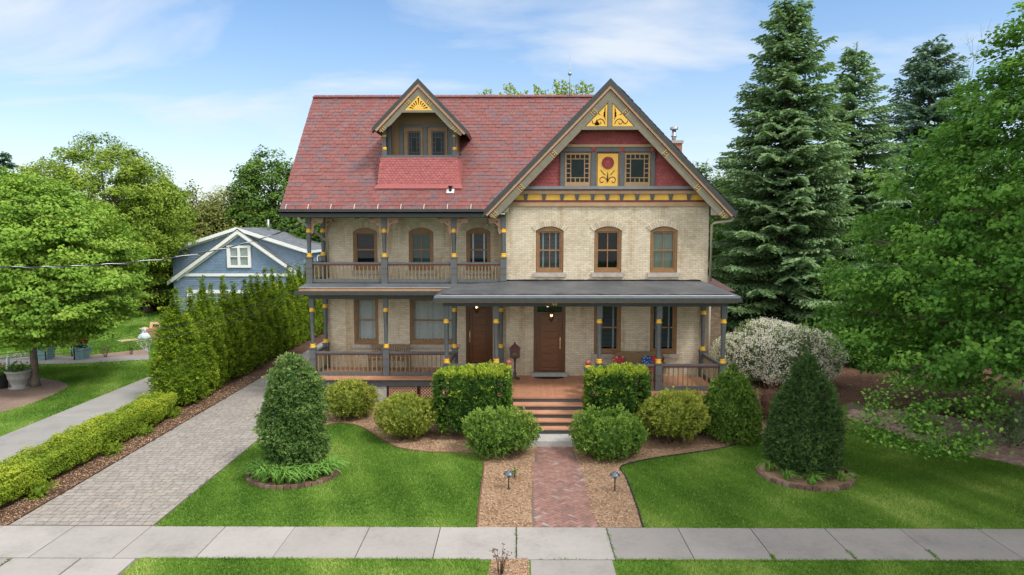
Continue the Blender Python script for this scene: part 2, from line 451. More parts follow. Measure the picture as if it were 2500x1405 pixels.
for (o, k, mu) in zip(LO[:5], ('darkslats', 'greenshade', 'litslats', 'lace', 'lace'), (0, 1, 0, 0, 0)):
    window(*o, YL, k, mu, glass=GLASSD if k in ('lace', 'litslats') else None)

def door(x0, x1, zb, zt, rise, Y, hx, transom):
    fr = MB(); e = .003; outer = opening(x0+e, x1-e, zb+e, zt-e, rise)
    dx0, dx1 = x0+.11, x1-.11; dz1 = zt-rise*.8-.14 if not transom else zt-.52
    holes = [[(dx0, zb+.02), (dx1, zb+.02), (dx1, dz1), (dx0, dz1)]]
    if transom: holes.append([(dx0+.02, dz1+.09), (dx1-.02, dz1+.09), (dx1-.02, zt-.1), (dx0+.02, zt-.1)])
    fr.plate(outer, holes, Y+.04, Y+.16)
    d = MB(); d.box(dx0+.005, dx1-.005, Y+.125, Y+.155, zb+.025, dz1-.005)
    st = .12
    d.box(dx0+.005, dx0+st, Y+.075, Y+.105, zb+.025, dz1-.005, 1); d.box(dx1-st, dx1-.005, Y+.075, Y+.105, zb+.025, dz1-.005, 1)
    n = 7; H = dz1-zb
    for i in range(n+1):
        z = zb+.03+(H-.16)*i/n
        d.box(dx0+st+.002, dx1-st-.002, Y+.075, Y+.105, z, z+(.1 if i in (0, n) else .065))
    for i in range(n):
        z = zb+.11+(H-.16)*i/n; d.box(dx0+st+.045, dx1-st-.045, Y+.095, Y+.127, z+.045, z+(H-.16)/n-.085)
    dr = build('door', d, [DOOR, DOORV], house)
    build('door_frame', fr, DOORV, dr)
    if transom:
        p = MB(); p.box(dx0+.02, dx1-.02, Y+.1, Y+.105, dz1+.09, zt-.1); build('transom_pane', p, GLASS, dr)
        p = MB(); p.box(dx0+.02, dx1-.02, Y+.2, Y+.21, dz1+.09, zt-.1); build('transom_reflection', p, paint('green_reflection', (.12, .27, .13), .7, .1), dr)  # painted green sheet stands for greenery mirrored in the pane
    h = MB(); zh = zb+1.0
    h.box(hx-.022, hx+.022, Y+.068, Y+.075, zh-.16, zh+.2); h.tube([(hx, Y+.06, zh+.13), (hx, Y+.02, zh+.1), (hx, Y+.02, zh-.06), (hx, Y+.06, zh-.11)], .012)
    h.sphere((hx, Y+.06, zh+.22), .024); h.sphere((hx, Y+.06, zh-.18), .028)
    build('handle', h, BRASS, dr)
    t = MB(); t.box(x0-.08, x1+.08, Y-.22, Y+.16, ZD+.002, zb); build('threshold', t, CONC, dr)
door(*GO[5], YG, 1.53, True)
door(*LO[5], YL, -1.76, False)
voussoirs(-1.9, -.9, 3.5, .2, YL, house)

# ---------------- slates and scalloped shingles: every piece is its own little slab
def shingles(mb, o, U, Vv, Nn, w_, exp, L_, inside, wid, hei, thick=.012, scallop=False, jit=.006, gap=.008):
    o, U, Vv, Nn = Vector(o), Vector(U), Vector(Vv), Vector(Nn)
    rows = int(hei/exp)+1
    for r in range(rows):
        off = (r % 2)*w_/2+(0 if scallop else random.uniform(-.03, .03))
        for k in range(-1, int(wid/w_)+2):
            u0 = k*w_+off+gap/2; u1 = u0+w_-gap+random.uniform(-jit, jit)
            v0 = r*exp+random.uniform(-jit, jit)*.6; v1 = v0+L_
            q = inside(u0, u1, v0+exp*.5)
            if q is None: continue
            u0, u1 = q
            if u1-u0 < .03: continue
            t = thick*random.uniform(.8, 1.3)
            def pt(u, v, n): return tuple(o+U*u+Vv*v+Nn*n)
            if not scallop:
                vs = [pt(u0, v0, t*2), pt(u1, v0, t*2), pt(u1, v1, t*.3), pt(u0, v1, t*.3), pt(u0, v0, t*.6), pt(u1, v0, t*.6)]
                c = .022
                vs = [pt(u0, v0+c, t*2), pt(u0+c, v0, t*2), pt(u1-c, v0, t*2), pt(u1, v0+c, t*2), pt(u1, v1, t*.3), pt(u0, v1, t*.3), pt(u0, v0+c, 0), pt(u0+c, v0, 0), pt(u1-c, v0, 0), pt(u1, v0+c, 0)]
                mb.add(vs, [(0,1,2,3,4,5), (6,7,1,0), (7,8,2,1), (8,9,3,2)], 0)
            else:
                um = (u0+u1)/2; rr = (u1-u0)/2; bot = []
                for i in range(7):
                    a = PI*i/6; bot.append((um-rr*math.cos(a), v0+rr*.75-rr*.75*math.sin(a)))
                vs = [pt(u, v, t*2) for u, v in bot]+[pt(u1, v1, t*.3), pt(u0, v1, t*.3)]+[pt(u, v, 0) for u, v in bot]
                mb.add(vs, [tuple(range(9))]+[(9+i, 10+i, i+1, i) for i in range(6)], 0)
ang = math.atan(SL); ca, sa = math.cos(ang), math.sin(ang)
E0 = (-8.03, 23.2, 6.80); SLEN = 4.2/ca
PKX, PKZ, GS = 3.1, 11.14, (11.14-6.78)/4.24
def valley(v):
    z = E0[2]+v*sa; return PKX-(PKZ-z)/GS          # where the cross gable's slope meets the main slope
DCX = -3.46
DX0, DX1, DYF = -4.74, -2.1, 24.3                  # dormer body and front plane
def inside_main(u0, u1, v):
    x0, x1 = E0[0]+u0, E0[0]+u1; xm = (x0+x1)/2
    if x1 < E0[0]+.02: return None
    if x0 > valley(v)+.1 or v > SLEN: return None
    x0 = max(x0, E0[0])
    y = E0[1]+v*ca; z = E0[2]+v*sa
    if y > 24.75 and DX0+.05 < xm < DX1-.05 and z < 11.2-abs(xm-DCX)*1.12: return None
    return (x0-E0[0], x1-E0[0])
m = MB(); shingles(m, E0, (1,0,0), (0,ca,sa), (0,-sa,ca), .262, .187, .34, inside_main, 11.4, SLEN)
# ridge cap slates and rear slope
for k in range(42):
    x = -8.03+k*.262
    if x > 2.95: break
    m.box(x+.004, x+.256, 27.4-.12, 27.4+.02, 11.30, 11.335)
rs = MB()
t_ = .10
rs.add([(-8.03,23.2,6.78),(-1.14,23.2,6.78),(3.1,27.4,11.29),(-8.03,27.4,11.29),(-8.03,31.0,7.4),(3.1,31.0,7.4),
    (-8.03,23.2+.08,6.78-t_),(-1.14,23.28,6.78-t_),(3.1,27.4,11.29-t_),(-8.03,27.4,11.29-t_),(-8.03,30.9,7.4-t_),(3.1,30.9,7.4-t_)],
    [(3,2,5,4),(6,9,8,7),(9,10,11,8),(0,3,9,6),(3,4,10,9),(0,6,7,1)])
# valley-clipped deck under the slates
rs.add([(-8.03,23.2,6.785),(-1.2,23.2,6.785),(3.0,27.38,11.28),(-8.03,27.4,11.295)], [(0,1,2,3)])
roof = build('roof', m, SLATE, house)
build('roof_deck', rs, DKGREY, roof)
g = MB()   # gutter along the eave: a K-shaped trough
for (ya, yb, za, zb_) in ((23.04, 23.19, 6.70, 6.74), (23.04, 23.065, 6.70, 6.83), (23.03, 23.07, 6.80, 6.835)): g.box(-8.05, -1.12, ya, yb, za, zb_)
g.box(-8.05, -8.03, 23.04, 23.19, 6.7, 6.82)
build('gutter', g, DKGREY, roof)
g = MB(); g.box(-8.0, -1.0, 23.2, 23.26, 6.56, 6.7); g.box(-8.0, -.4, 23.26, 25.2, 6.66, 6.70, 1)
build('eave_soffit', g, [DKGREY, CEIL], roof)
for u in (701, 755, 810, 867, 924, 980, 1036, 1093, 1150):
    x = PX(u, 505, 23.3); s_ = MB(); s_.bar((x, 23.1, 6.84), (x+.01, 23.22, 7.0), .02, .012); s_.bar((x+.01, 23.22, 7.0), (x+.015, 23.32, 6.99), .02, .012)
    build('snow_guard', s_, paint('pale_copper', (.55, .48, .42), .4, .1), roof)
v_ = MB(); bx, by, bz = -2.3, 23.8, 7.45
v_.add([(bx-.13, by-.1, bz-.05), (bx+.13, by-.1, bz-.05), (bx+.13, by+.1, bz+.16), (bx-.13, by+.1, bz+.16)], [(0,1,2,3)], 0); v_.tube([(bx, by-.02, bz), (bx, by-.02, bz+.16)], .05, 10, 1); v_.tube([(bx, by-.02, bz+.155), (bx, by-.02, bz+.2)], .075, 10, 1)
build('roof_vent', v_, [paint('white_flashing', (.7, .7, .7), .5, .1), BLACK], roof)
lr = MB(); lx = PX(1391, 200, 27.4); lr.tube([(lx, 27.4, 11.3), (lx, 27.4, 12.1), (lx, 27.4, 12.95)], [.018, .015, .006]); lr.sphere((lx, 27.4, 12.22), .075)
lr.tube([(lx-.12, 27.35, 11.3), (lx, 27.4, 11.6)], .008); lr.tube([(lx+.12, 27.45, 11.3), (lx, 27.4, 11.6)], .008)
build('lightning_rod', lr, METAL, roof)

# ---------------- cross gable
gr = MB(); yb_ = 31.4; y0_ = 23.14
for s_ in (-1, 1):
    ex = PKX+s_*4.26; ez = PKZ-4.26*GS
    a, b = (PKX, PKZ), (ex, ez); th = .16
    gr.add([(a[0], y0_, a[1]), (b[0], y0_, b[1]), (b[0], yb_, b[1]), (a[0], yb_, a[1]), (a[0], y0_, a[1]-th*1.4), (b[0]-s_*.1, y0_, b[1]-th), (b[0]-s_*.1, yb_, b[1]-th), (a[0], yb_, a[1]-th*1.4)],
        [(0,1,2,3), (4,7,6,5), (1,5,6,2), (2,6,7,3)])
groof = build('gable_roof', gr, SLATE, house)
m = MB(); L_ = 4.26*math.hypot(1, GS); ga = math.atan(GS)
def in_all(u0, u1, v): return (max(u0, 0), min(u1, 8.2)) if v < L_-.42 else None
shingles(m, (PKX+4.28, 23.16, PKZ-4.26*GS), (0,1,0), (-math.cos(ga),0,math.sin(ga)), (math.sin(ga),0,math.cos(ga)), .262, .187, .34, in_all, 8.2, L_)
build('gable_slates', m, SLATE, groof)
def rake(mb, cx, pz, sl, half, d0, d1, y0, y1, side, mi=0, endcut=0.0, hmin=0.0):
    """board running down one side of a gable, between vertical offsets d0..d1 below the roof line"""
    xe = cx+side*half
    q = [(cx+side*hmin, pz-d0-sl*hmin), (xe, pz-d0-sl*half), (xe-side*endcut, pz-d1-sl*(half-endcut)), (cx+side*hmin, pz-d1-sl*hmin)]
    if side < 0: q = q[::-1]
    mb.plate(q, [], y0, y1, mi, .5)
    return q
def bargeboard(cx, pz, sl, halves, Y, offs, parent, clips, endr):
    for side, half in zip((-1, 1), halves):
        t1 = MB(); rake(t1, cx, pz, sl, half, offs[0], offs[1], Y-.04, Y+.2, side); e1 = build('rake_edge', t1, DKGREY, parent)
        t2 = MB(); rake(t2, cx, pz, sl, half-.1, offs[1]+.003, offs[2], Y-.02, Y+.1, side, 0, .06)
        b = MB()
        rake(b, cx, pz, sl, half-.2, offs[2]+.003, offs[3], Y+.02, Y+.08, side, 1, .04)
        xe = half-.22; h = offs[4]
        q = [(cx, pz-offs[3]-.003), (cx+side*xe, pz-offs[3]-.003-sl*xe), (cx+side*(xe-.06), pz-offs[3]-sl*xe-.07), (cx+side*(xe-.18), pz-h-sl*(xe-.30)-.04),
             (cx+side*(xe-.34), pz-h-sl*(xe-.37)), (cx+side*(xe-.42), pz-h-sl*(xe-.42)), (cx, pz-h)]
        if side < 0: q = q[::-1]
        b.plate(q, [], Y+.03, Y+.08, 0)
        bb = build('bargeboard', b, [OLIVE, MAROON], parent)
        build('crown_moulding', t2, TAN, bb)
        for d in clips:                       # little banded blocks with yellow lines
            k = MB(); nx = math.cos(math.atan(sl)); nz = math.sin(math.atan(sl))
            c0 = Vector((cx+side*d, Y+.03, pz-offs[3]-.02-sl*d)); dn = Vector((-side*nz, 0, -nx)); al = Vector((side*nx, 0, -nz)); wd = (h-offs[3])*nx-.03
            for o2, ww, mi in ((-.075, .014, 1), (.075, .014, 1), (0, .11, 0)):
                p0 = c0+al*(o2-ww/2); p1 = c0+al*(o2+ww/2); hh = -.012 if mi else -.006
                k.add([tuple(p0), tuple(p1), tuple(p1+dn*wd), tuple(p0+dn*wd)]+[tuple(Vector(p)+Vector((0, hh, 0))) for p in (p0, p1, p1+dn*wd, p0+dn*wd)], [(4,5,6,7), (0,1,5,4), (1,2,6,5), (2,3,7,6), (3,0,4,7)], mi)
            for f_ in (.3, .7):
                pc = c0+dn*(wd*f_); k.sphere((pc.x, pc.y-.008, pc.z), .022, 8, 6, 1)
            build('clip_block', k, [GREY, GOLD], bb)
YB = 23.16
bargeboard(PKX, PKZ, GS, (4.26, 4.28), YB, (0, .22, .33, .365, .71), groof, (.62, 1.95, 3.05, 3.92), 0)
# wooden tie and king post with pierced yellow panels
tz1, tz0 = PZ(1490, 309, YB), PZ(1490, 317, YB)
tb = MB(); hw = (PKZ-.67-tz0)/GS
tb.plate([(PKX-hw, tz0), (PKX+hw, tz0), (PKX+hw-.12, tz1), (PKX-hw+.12, tz1)], [], YB+.02, YB+.1)
tb.box(PKX-.07, PKX+.07, YB+.015, YB+.1, tz1, PKZ-.69)
tie = build('gable_tie', tb, OLIVE, groof)
def scroll(pts, w0=.02):
    return pts
for s_ in (-1, 1):
    p = MB(); hh = PKZ-.72-tz1
    base = hh/GS-.03
    def T(x, z): return (PKX+s_*x, tz1+z)
    tri_ = [T(.085, .01), T(base, .01), T(.085, hh-.1)]
    lobe = [T(.15, .17), T(.185, .30), T(.23, .36), T(.20, .40), T(.225, .45), T(.185, .49), T(.19, .55), T(.165, .62), T(.152, .74)]
    dash = [T(.28, .36), T(.44, .415), T(.445, .45), T(.41, .455)]
    holes = [lobe, dash]
    if s_ < 0: holes.append([T(.36, .035), T(.50, .035), T(.50, .11), T(.455, .2), T(.43, .25), T(.40, .16), T(.36, .12)])
    p.plate(tri_, holes, YB+.04, YB+.065)
    pan = build('pierced_panel', p, YELLOW, tie)
    c = MB()
    sc_ = [(.16, .08), (.19, .17), (.25, .235), (.32, .255), (.39, .225), (.42, .16), (.39, .10), (.33, .085), (.29, .12), (.31, .16)]
    c.tube([(T(x, z)[0], YB+.034, T(x, z)[1]) for x, z in sc_], .011, 5)
    sc_ = [(.42, .19), (.46, .13), (.51, .10), (.56, .115), (.59, .16), (.58, .195)]
    c.tube([(T(x, z)[0], YB+.034, T(x, z)[1]) for x, z in sc_], .012, 5)
    build('scroll', c, CUT, pan)
# gable wall: scalloped shingles, ledge, bracket frieze
YS = YG-.02
gz0 = 7.5
m = MB()
def in_gable(u0, u1, v):
    z = gz0+v; lim = (PKZ-.3-z)/GS
    x0, x1 = max(PKX-4.2+u0, PKX-lim), min(PKX-4.2+u1, PKX+lim)
    if x1-x0 < .04: return None
    return (x0-PKX+4.2, x1-PKX+4.2)
shingles(m, (PKX-4.2, YS, gz0), (1,0,0), (0,0,1), (0,-1,0), .150, .118, .19, in_gable, 8.4, 3.4, .010, True, .002, .004)
gw = MB(); gw.plate([(PKX-4.0, 6.95), (PKX+4.0, 6.95), (PKX+3.6, 7.3), (PKX, PKZ-.15), (PKX-3.6, 7.3)], [], YS+.005, YS+.02, 0, .5, sides=False)
gsh = build('gable_shingles', m, SCALED, house); build('gable_sheathing', gw, MAROON, gsh)
fz = MB()
def lim(z): return (PKZ-.45-z)/GS
def band(mb, z0, z1, y0, mi, extra=0.0):
    a, b = lim(z0), lim(z1); mb.plate([(PKX-a, z0), (PKX+a, z0), (PKX+b, z1), (PKX-b, z1)], [], y0, YS, mi, .5)
    mb.add([(PKX-b, y0, z1), (PKX+b, y0, z1), (PKX+b, YS, z1), (PKX-b, YS, z1)], [(0,1,2,3)], mi, .5)
zz = [PZ(1490, v, 23.75) for v in (455.5, 463, 466, 474, 489, 493.5, 504)]
band(fz, zz[1], zz[0], YS-.20, 0); band(fz, zz[2], zz[1]-.002, YS-.14, 1); band(fz, zz[3], zz[2]-.002, YS-.12, 2)
band(fz, zz[4], zz[3]-.002, YS-.03, 3); band(fz, zz[5], zz[4]-.002, YS-.06, 1); band(fz, zz[6], zz[5]-.002, YS-.045, 2)
fr_ = build('frieze', fz, [GREYL, MAROON, TAN, YELLOW], house)
for u in (1284, 1328, 1372, 1409, 1447, 1483, 1518, 1556, 1593, 1638, 1682):
    x = PX(u, 482, 23.7); k = MB()
    y_ = YS-.031
    k.add([(x-.075, y_-.085, zz[3]-.005), (x+.075, y_-.085, zz[3]-.005), (x+.045, y_-.035, zz[4]+.005), (x-.045, y_-.035, zz[4]+.005), (x-.075, y_, zz[3]-.005), (x+.075, y_, zz[3]-.005), (x+.045, y_, zz[4]+.005), (x-.045, y_, zz[4]+.005)],
        [(0,3,2,1), (0,4,7,3), (1,2,6,5), (3,7,6,2), (0,1,5,4)])
    build('frieze_bracket', k, GREY, fr_)
# attic window group
az0, az1, az2, az3 = PZ(1490, 455.5, 23.7), PZ(1490, 371, 23.7), PZ(1490, 360, 23.7), PZ(1490, 353.5, 23.7)
ux = lambda u: PX(u, 410, 23.7)
fm = MB()
posts_u = [(1368, 1378), (1443, 1455), (1513, 1524), (1589, 1599)]
for a, b in posts_u: fm.box(ux(a), ux(b), YS-.09, YS, az0, az1-.002)
fm.box(ux(1368), ux(1599), YS-.10, YS, az1, az2)
fm.box(ux(1362), ux(1606), YS-.14, YS, az2+.002, az3, 1)
am = build('attic_window_surround', fm, [GREY, TAN], house)
for a, b in posts_u:
    k = MB(); x = (ux(a)+ux(b))/2; s_ = .085; zc = (az1+az2)/2
    k.add([(x-s_, YS-.105, zc-s_), (x+s_, YS-.105, zc-s_), (x+s_, YS-.105, zc+s_), (x-s_, YS-.105, zc+s_), (x, YS-.15, zc)], [(0,1,4), (1,2,4), (2,3,4), (3,0,4)])
    build('rosette_block', k, SCALED, am)
def stained(x0, x1, z0, z1, Y, parent, name, frm, bord=.13, n=(5, 6), dark=False):
    b = MB(); fw = .05; bt = .13 if not dark else .05
    gx0, gx1, gz0_, gz1 = x0+fw, x1-fw, z0+bt, z1-fw
    mw = .014; holes = []
    xs = [gx0+(gx1-gx0)*i/n[0] for i in range(n[0]+1)]; zs = [gz0_+(gz1-gz0_)*i/n[1] for i in range(n[1]+1)]
    for i in range(n[0]):
        for j in range(n[1]):
            if 0 < i < n[0]-1 and 0 < j < n[1]-1: continue
            holes.append([(xs[i]+mw, zs[j]+mw), (xs[i+1]-mw, zs[j]+mw), (xs[i+1]-mw, zs[j+1]-mw), (xs[i]+mw, zs[j+1]-mw)])
    holes.append([(xs[1]+mw, zs[1]+mw), (xs[-2]-mw, zs[1]+mw), (xs[-2]-mw, zs[-2]-mw), (xs[1]+mw, zs[-2]-mw)])
    b.plate([(x0, z0), (x1, z0), (x1, z1), (x0, z1)], holes, Y, Y+.035)
    wn = build(name, b, frm, parent)
    p = MB(); 
    for h in holes: p.plate(h, [], Y+.02, Y+.03, random.choice([0, 0, 1, 2]) if h is not holes[-1] else 3, sides=False)
    build('pane', p, [paint('blue_black_glass', (.016, .02, .03), .12, .1, bmp=.02, spec=.09), paint('brown_black_glass', (.035, .014, .01), .12, .1, bmp=.02, spec=.09), paint('green_black_glass', (.012, .022, .018), .12, .1, bmp=.02, spec=.09), paint('dark_glass', (.012, .022, .022), .10, .2, bmp=.03, spec=.09)], wn)
    return wn
FRT = paint('tan_sash_paint', (.33, .205, .10), .5, .1)
stained(ux(1379), ux(1442), az0+.004, az1-.03, YS-.05, am, 'attic_window', FRT)
stained(ux(1525), ux(1588), az0+.004, az1-.03, YS-.05, am, 'attic_window', FRT)
fp = MB(); x0, x1 = ux(1456), ux(1512); 
fp.box(x0+.02, x1-.02, YS-.06, YS-.045, az0+.004, az1-.035)
fp.box(x0, x0+.02, YS-.075, YS, az0+.004, az1-.01, 2); fp.box(x1-.02, x1, YS-.075, YS, az0+.004, az1-.01, 2)
fp.box(x0+.02, x0+.045, YS-.07, YS-.062, az0+.004, az1-.035, 1); fp.box(x1-.045, x1-.02, YS-.07, YS-.062, az0+.004, az1-.035, 1); fp.box(x0+.045, x1-.045, YS-.07, YS-.062, az1-.06, az1-.035, 1)
pl = build('flower_panel', fp, [YELLOW, MAROON, FRT], am)
k = MB(); xc = (x0+x1)/2; zc = PZ(1483, 398, 23.7); R_ = .208; yk = YS-.062
for i in range(22):
    a0 = 2*PI*i/22; a1 = 2*PI*(i+.5)/22; a2 = 2*PI*(i+1)/22
    q = lambda r, a, y: (xc+r*math.cos(a), y, zc+r*math.sin(a))
    k.add([q(.055, a0, yk-.02), q(R_, a0, yk-.008), q(R_, a1, yk-.045), q(.055, a1, yk-.022), q(R_, a2, yk-.008), q(.055, a2, yk-.02), q(R_, a0, yk), q(R_, a1, yk), q(R_, a2, yk)], [(0,1,2,3), (3,2,4,5), (1,6,7,2), (2,7,8,4)], 0)
k.sphere((xc, yk-.012, zc), .06, 12, 8, 0, .5, (1, .5, 1))
build('flower_disc', k, SCALED, pl)
k = MB(); zb_ = PZ(1483, 441, 23.7)
k.tube([(xc, yk-.005, zb_-.02), (xc, yk-.005, zb_+.06), (xc, yk-.005, zb_+.3)], [.04, .03, .006], 6)
k.tube([(xc, yk-.005, zb_-.05), (xc, yk-.005, zb_-.02)], [.012, .04], 6)
for s_ in (-1, 1):
    k.plate([(xc+s_*a, zb_+b) for a, b in ([(.05, .16), (.13, .24), (.25, .38), (.22, .30), (.16, .25), (.15, .21), (.10, .19)])], [], yk-.006, yk)
    k.tube([(xc+s_*a, yk-.004, zb_+b) for a, b in [(.04, .03), (.08, .09), (.15, .12), (.22, .11), (.27, .05), (.265, -.02), (.22, -.07), (.165, -.06), (.15, -.02)]], .012, 5)
build('flower_scrollwork', k, CUT, pl)

# ---------------- dormer with its recessed balcony
dx = lambda u: PX(u, 350, DYF)
dsz = PZ(1020, 381, DYF)                       # sill top
dcx, dpz = PX(1020.5, 192, DYF-.42), PZ(1020, 192, DYF-.42)
dsl = (dpz-PZ(908, 313, DYF-.42))/(dcx-PX(908, 313, DYF-.42))
dl, dr_ = dcx-PX(908, 313, DYF-.42), PX(1144, 327, DYF-.42)-dcx
db = MB()
def roofz(y): return E0[2]+(y-E0[1])*SL
yend = DYF+1.9
# cheeks (outside), recess walls and floor
for x, s_ in ((DX0, -1), (DX1, 1)):
    db.box(min(x, x-s_*.07), max(x, x-s_*.07), DYF+.02, DYF+2.0, dsz-.9, dsz+1.15, 0)
db.plate([(DX0, dsz-.3), (DX1, dsz-.3), (DX1, dpz-.2-(DX1-dcx)*dsl), (dcx, dpz-.16), (DX0, dpz-.2-(dcx-DX0)*dsl)], [], DYF+.62, DYF+.7, 0)
db.box(DX0, DX1, DYF, DYF+.62, dsz-.12, dsz-.06, 1)
dorm = build('dormer', db, [DORMSH, DKGREY], house)
dr2 = MB()
for s_, half in ((-1, dl), (1, dr_)):
    ex, ez = dcx+s_*half, dpz-half*dsl; ybk = 26.9
    yb2 = 23.2+(ez-6.8)/SL+.4
    dr2.add([(dcx, DYF-.42, dpz), (ex, DYF-.42, ez), (ex, yb2, ez), (dcx, 27.9, dpz), (dcx, DYF-.42, dpz-.13), (ex-s_*.06, DYF-.42, ez-.1), (ex-s_*.06, yb2, ez-.1), (dcx, 27.9, dpz-.13)],
        [(0,1,2,3), (4,7,6,5), (1,5,6,2)], 0)
drf = build('dormer_roof', dr2, [SLATE], dorm)
bargeboard(dcx, dpz, dsl, (dl, dr_), DYF-.42, (0, .16, .28, .305, .56), drf, (.42, 1.28), 0)
yd = DYF-.38
t = MB(); tz0_, tz1_ = PZ(1020, 275.5, yd), PZ(1020, 270, yd); hw2 = (dpz-.53-tz0_)/dsl
t.plate([(dcx-hw2, tz0_), (dcx+hw2, tz0_), (dcx+hw2-.08, tz1_), (dcx-hw2+.08, tz1_)], [], yd-.03, yd+.04)
dt_ = build('dormer_tie', t, OLIVE, drf)
hh = dpz-.57-tz1_; bw_ = hh/dsl
holes = []
for i in range(9):
    a = PI*(i+.75)/9.5; cz_ = tz1_+.02
    tmax = min(hh*.80/max(.15, math.sin(a)), 9)
    for r in np.arange(.2, 2, .01):
        x_, z_ = r*math.cos(a), r*math.sin(a)
        if z_ > (hh-abs(x_)*dsl)-.1: break
    r1 = r; r0 = .17
    if r1 < r0+.05: continue
    w0, w1 = .010, .026; px_, pz_ = -math.sin(a), math.cos(a)
    holes.append([(dcx+r0*math.cos(a)+px_*w0, cz_+r0*math.sin(a)+pz_*w0), (dcx+r0*math.cos(a)-px_*w0, cz_+r0*math.sin(a)-pz_*w0), (dcx+r1*math.cos(a)-px_*w1, cz_+r1*math.sin(a)-pz_*w1), (dcx+r1*math.cos(a)+px_*w1, cz_+r1*math.sin(a)+pz_*w1)])
p = MB(); p.plate([(dcx-bw_, tz1_), (dcx+bw_, tz1_), (dcx, tz1_+hh)], holes, yd-.01, yd+.02); sb = build('sunburst_panel', p, YELLOW, dt_)
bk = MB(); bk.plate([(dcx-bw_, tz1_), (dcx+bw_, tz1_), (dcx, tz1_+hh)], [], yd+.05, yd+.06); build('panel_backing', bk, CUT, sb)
# recessed windows
fw = MB(); yw = DYF+.62
wx = lambda u: PX(u, 350, yw); wz = lambda v: PZ(1030, v, yw)
fw.box(wx(976), wx(985), yw-.05, yw-.002, dsz-.1, wz(304)); fw.box(wx(1034), wx(1043), yw-.05, yw-.002, dsz-.1, wz(311)-.002); fw.box(wx(1094), wx(1102), yw-.05, yw-.002, dsz-.1, wz(304)); fw.box(wx(985), wx(1094), yw-.05, yw-.002, wz(311), wz(304))
dsur = build('dormer_window_surround', fw, GREY, dorm)
for a, b in ((986, 1033), (1044, 1093)):
    q = MB(); x0, x1 = wx(a)+.01, wx(b)-.01; z0, z1 = dsz-.09, wz(311)-.01
    q.plate([(x0, z0), (x1, z0), (x1, z1), (x0, z1)], [[(x0+.13, z0+.05), (x1-.07, z0+.05), (x1-.07, z1-.13), (x0+.13, z1-.13)]], yw-.04, yw-.004)
    wn = build('dormer_window', q, FRAME, dsur)
    stained(x0+.13, x1-.07, z0+.05, z1-.13, yw-.03, wn, 'leaded_sash', DKGREY, .08, (4, 5), True)
# front: sill, corner posts, flared scalloped skirt
s_ = MB(); s_.box(DX0-.03, DX1+.06, DYF-.07, DYF+.06, dsz-.06, dsz+.02); build('dormer_sill', s_, GREY, dorm)
for x in (DX0+.09, DX1-.09):
    q = MB(); q.box(x-.075, x+.075, DYF-.05, DYF+.1, dsz+.02, dsz+.2); q.box(x-.075, x+.075, DYF-.05, DYF+.1, dsz+.72, dsz+1.15)
    q.lathe([(.05, dsz+.2), (.06, dsz+.45), (.068, dsz+.72)], (x, DYF+.025, 0), 10)
    pp = build('dormer_post', q, GREY, dorm)
    c = MB()
    for z in (dsz+.2, dsz+.66):
        c = MB(); c.lathe([(.06, z), (.078, z+.01), (.066, z+.05), (.078, z+.09), (.06, z+.1)], (x, DYF+.025, 0), 12); build('post_collar', c, GOLD, pp)
    q = MB(); q.box(x-.07+(.11 if x < dcx else -.11), x+.07+(.11 if x < dcx else -.11), DYF+.3, DYF+.42, dsz, dsz+1.1); build('dormer_pilaster', q, GREY, dorm)
m = MB(); skb = (24.0, 7.66)
sy, sz = DYF-.03-skb[0]+.08, dsz-.06-skb[1]
yb0 = skb[0]-.06
vl = math.hypot(DYF-.05-yb0, sz); Vd = ((DYF-.05-yb0)/vl, sz/vl)
def in_skirt(u0, u1, v):
    f = v/vl; sx0 = -.08*(1-f)**2; x0 = max(u0, .0+.08*f-.03); x1 = min(u1, 2.84-.08*f)
    return (x0, x1) if v < vl and x1-x0 > .03 else None
shingles(m, (DX0-.10, yb0, skb[1]), (1,0,0), (0,Vd[0],Vd[1]), (0,-Vd[1],Vd[0]), .125, .088, .15, in_skirt, 2.85, vl, .010, True, .001, .004)
sk = build('dormer_skirt', m, SCALE, dorm)
q = MB(); q.add([(DX0-.12, yb0, skb[1]-.01), (DX1+.16, yb0, skb[1]-.01), (DX1+.02, DYF-.04, dsz-.06), (DX0-.02, DYF-.04, dsz-.06), (DX0-.12, yb0+.9, skb[1]+.85), (DX1+.16, yb0+.9, skb[1]+.85)], [(0,1,2,3), (0,3,4), (1,5,2)], 0, .5)
q.add([(DX0-.22, yb0-.12, skb[1]-.10), (DX1+.24, yb0-.12, skb[1]-.10), (DX1+.16, yb0-.004, skb[1]+.05), (DX0-.12, yb0-.004, skb[1]+.05)], [(0,1,2,3)], 0, .5)
build('skirt_flashing', q, SCALE, sk)

# ---------------- chimney and flue
c = MB(); c.box(6.35, 6.95, 29.2, 29.9, 6.5, 9.75); c.box(6.30, 7.0, 29.15, 29.95, 9.75, 9.87, 1)
ch = build('chimney', c, [CHIMBRICK, CONC], house)
c = MB(); fx = PX(1646, 330, 29.3); c.tube([(fx, 29.35, 9.6), (fx, 29.35, 10.35)], .085, 10); c.lathe([(.17, 10.33), (.17, 10.42), (.1, 10.46)], (fx, 29.35, 0), 12); c.lathe([(.085, 10.02), (.12, 10.03), (.12, 10.08), (.085, 10.09)], (fx, 29.35, 0), 12)
build('flue_pipe', c, METAL, ch)
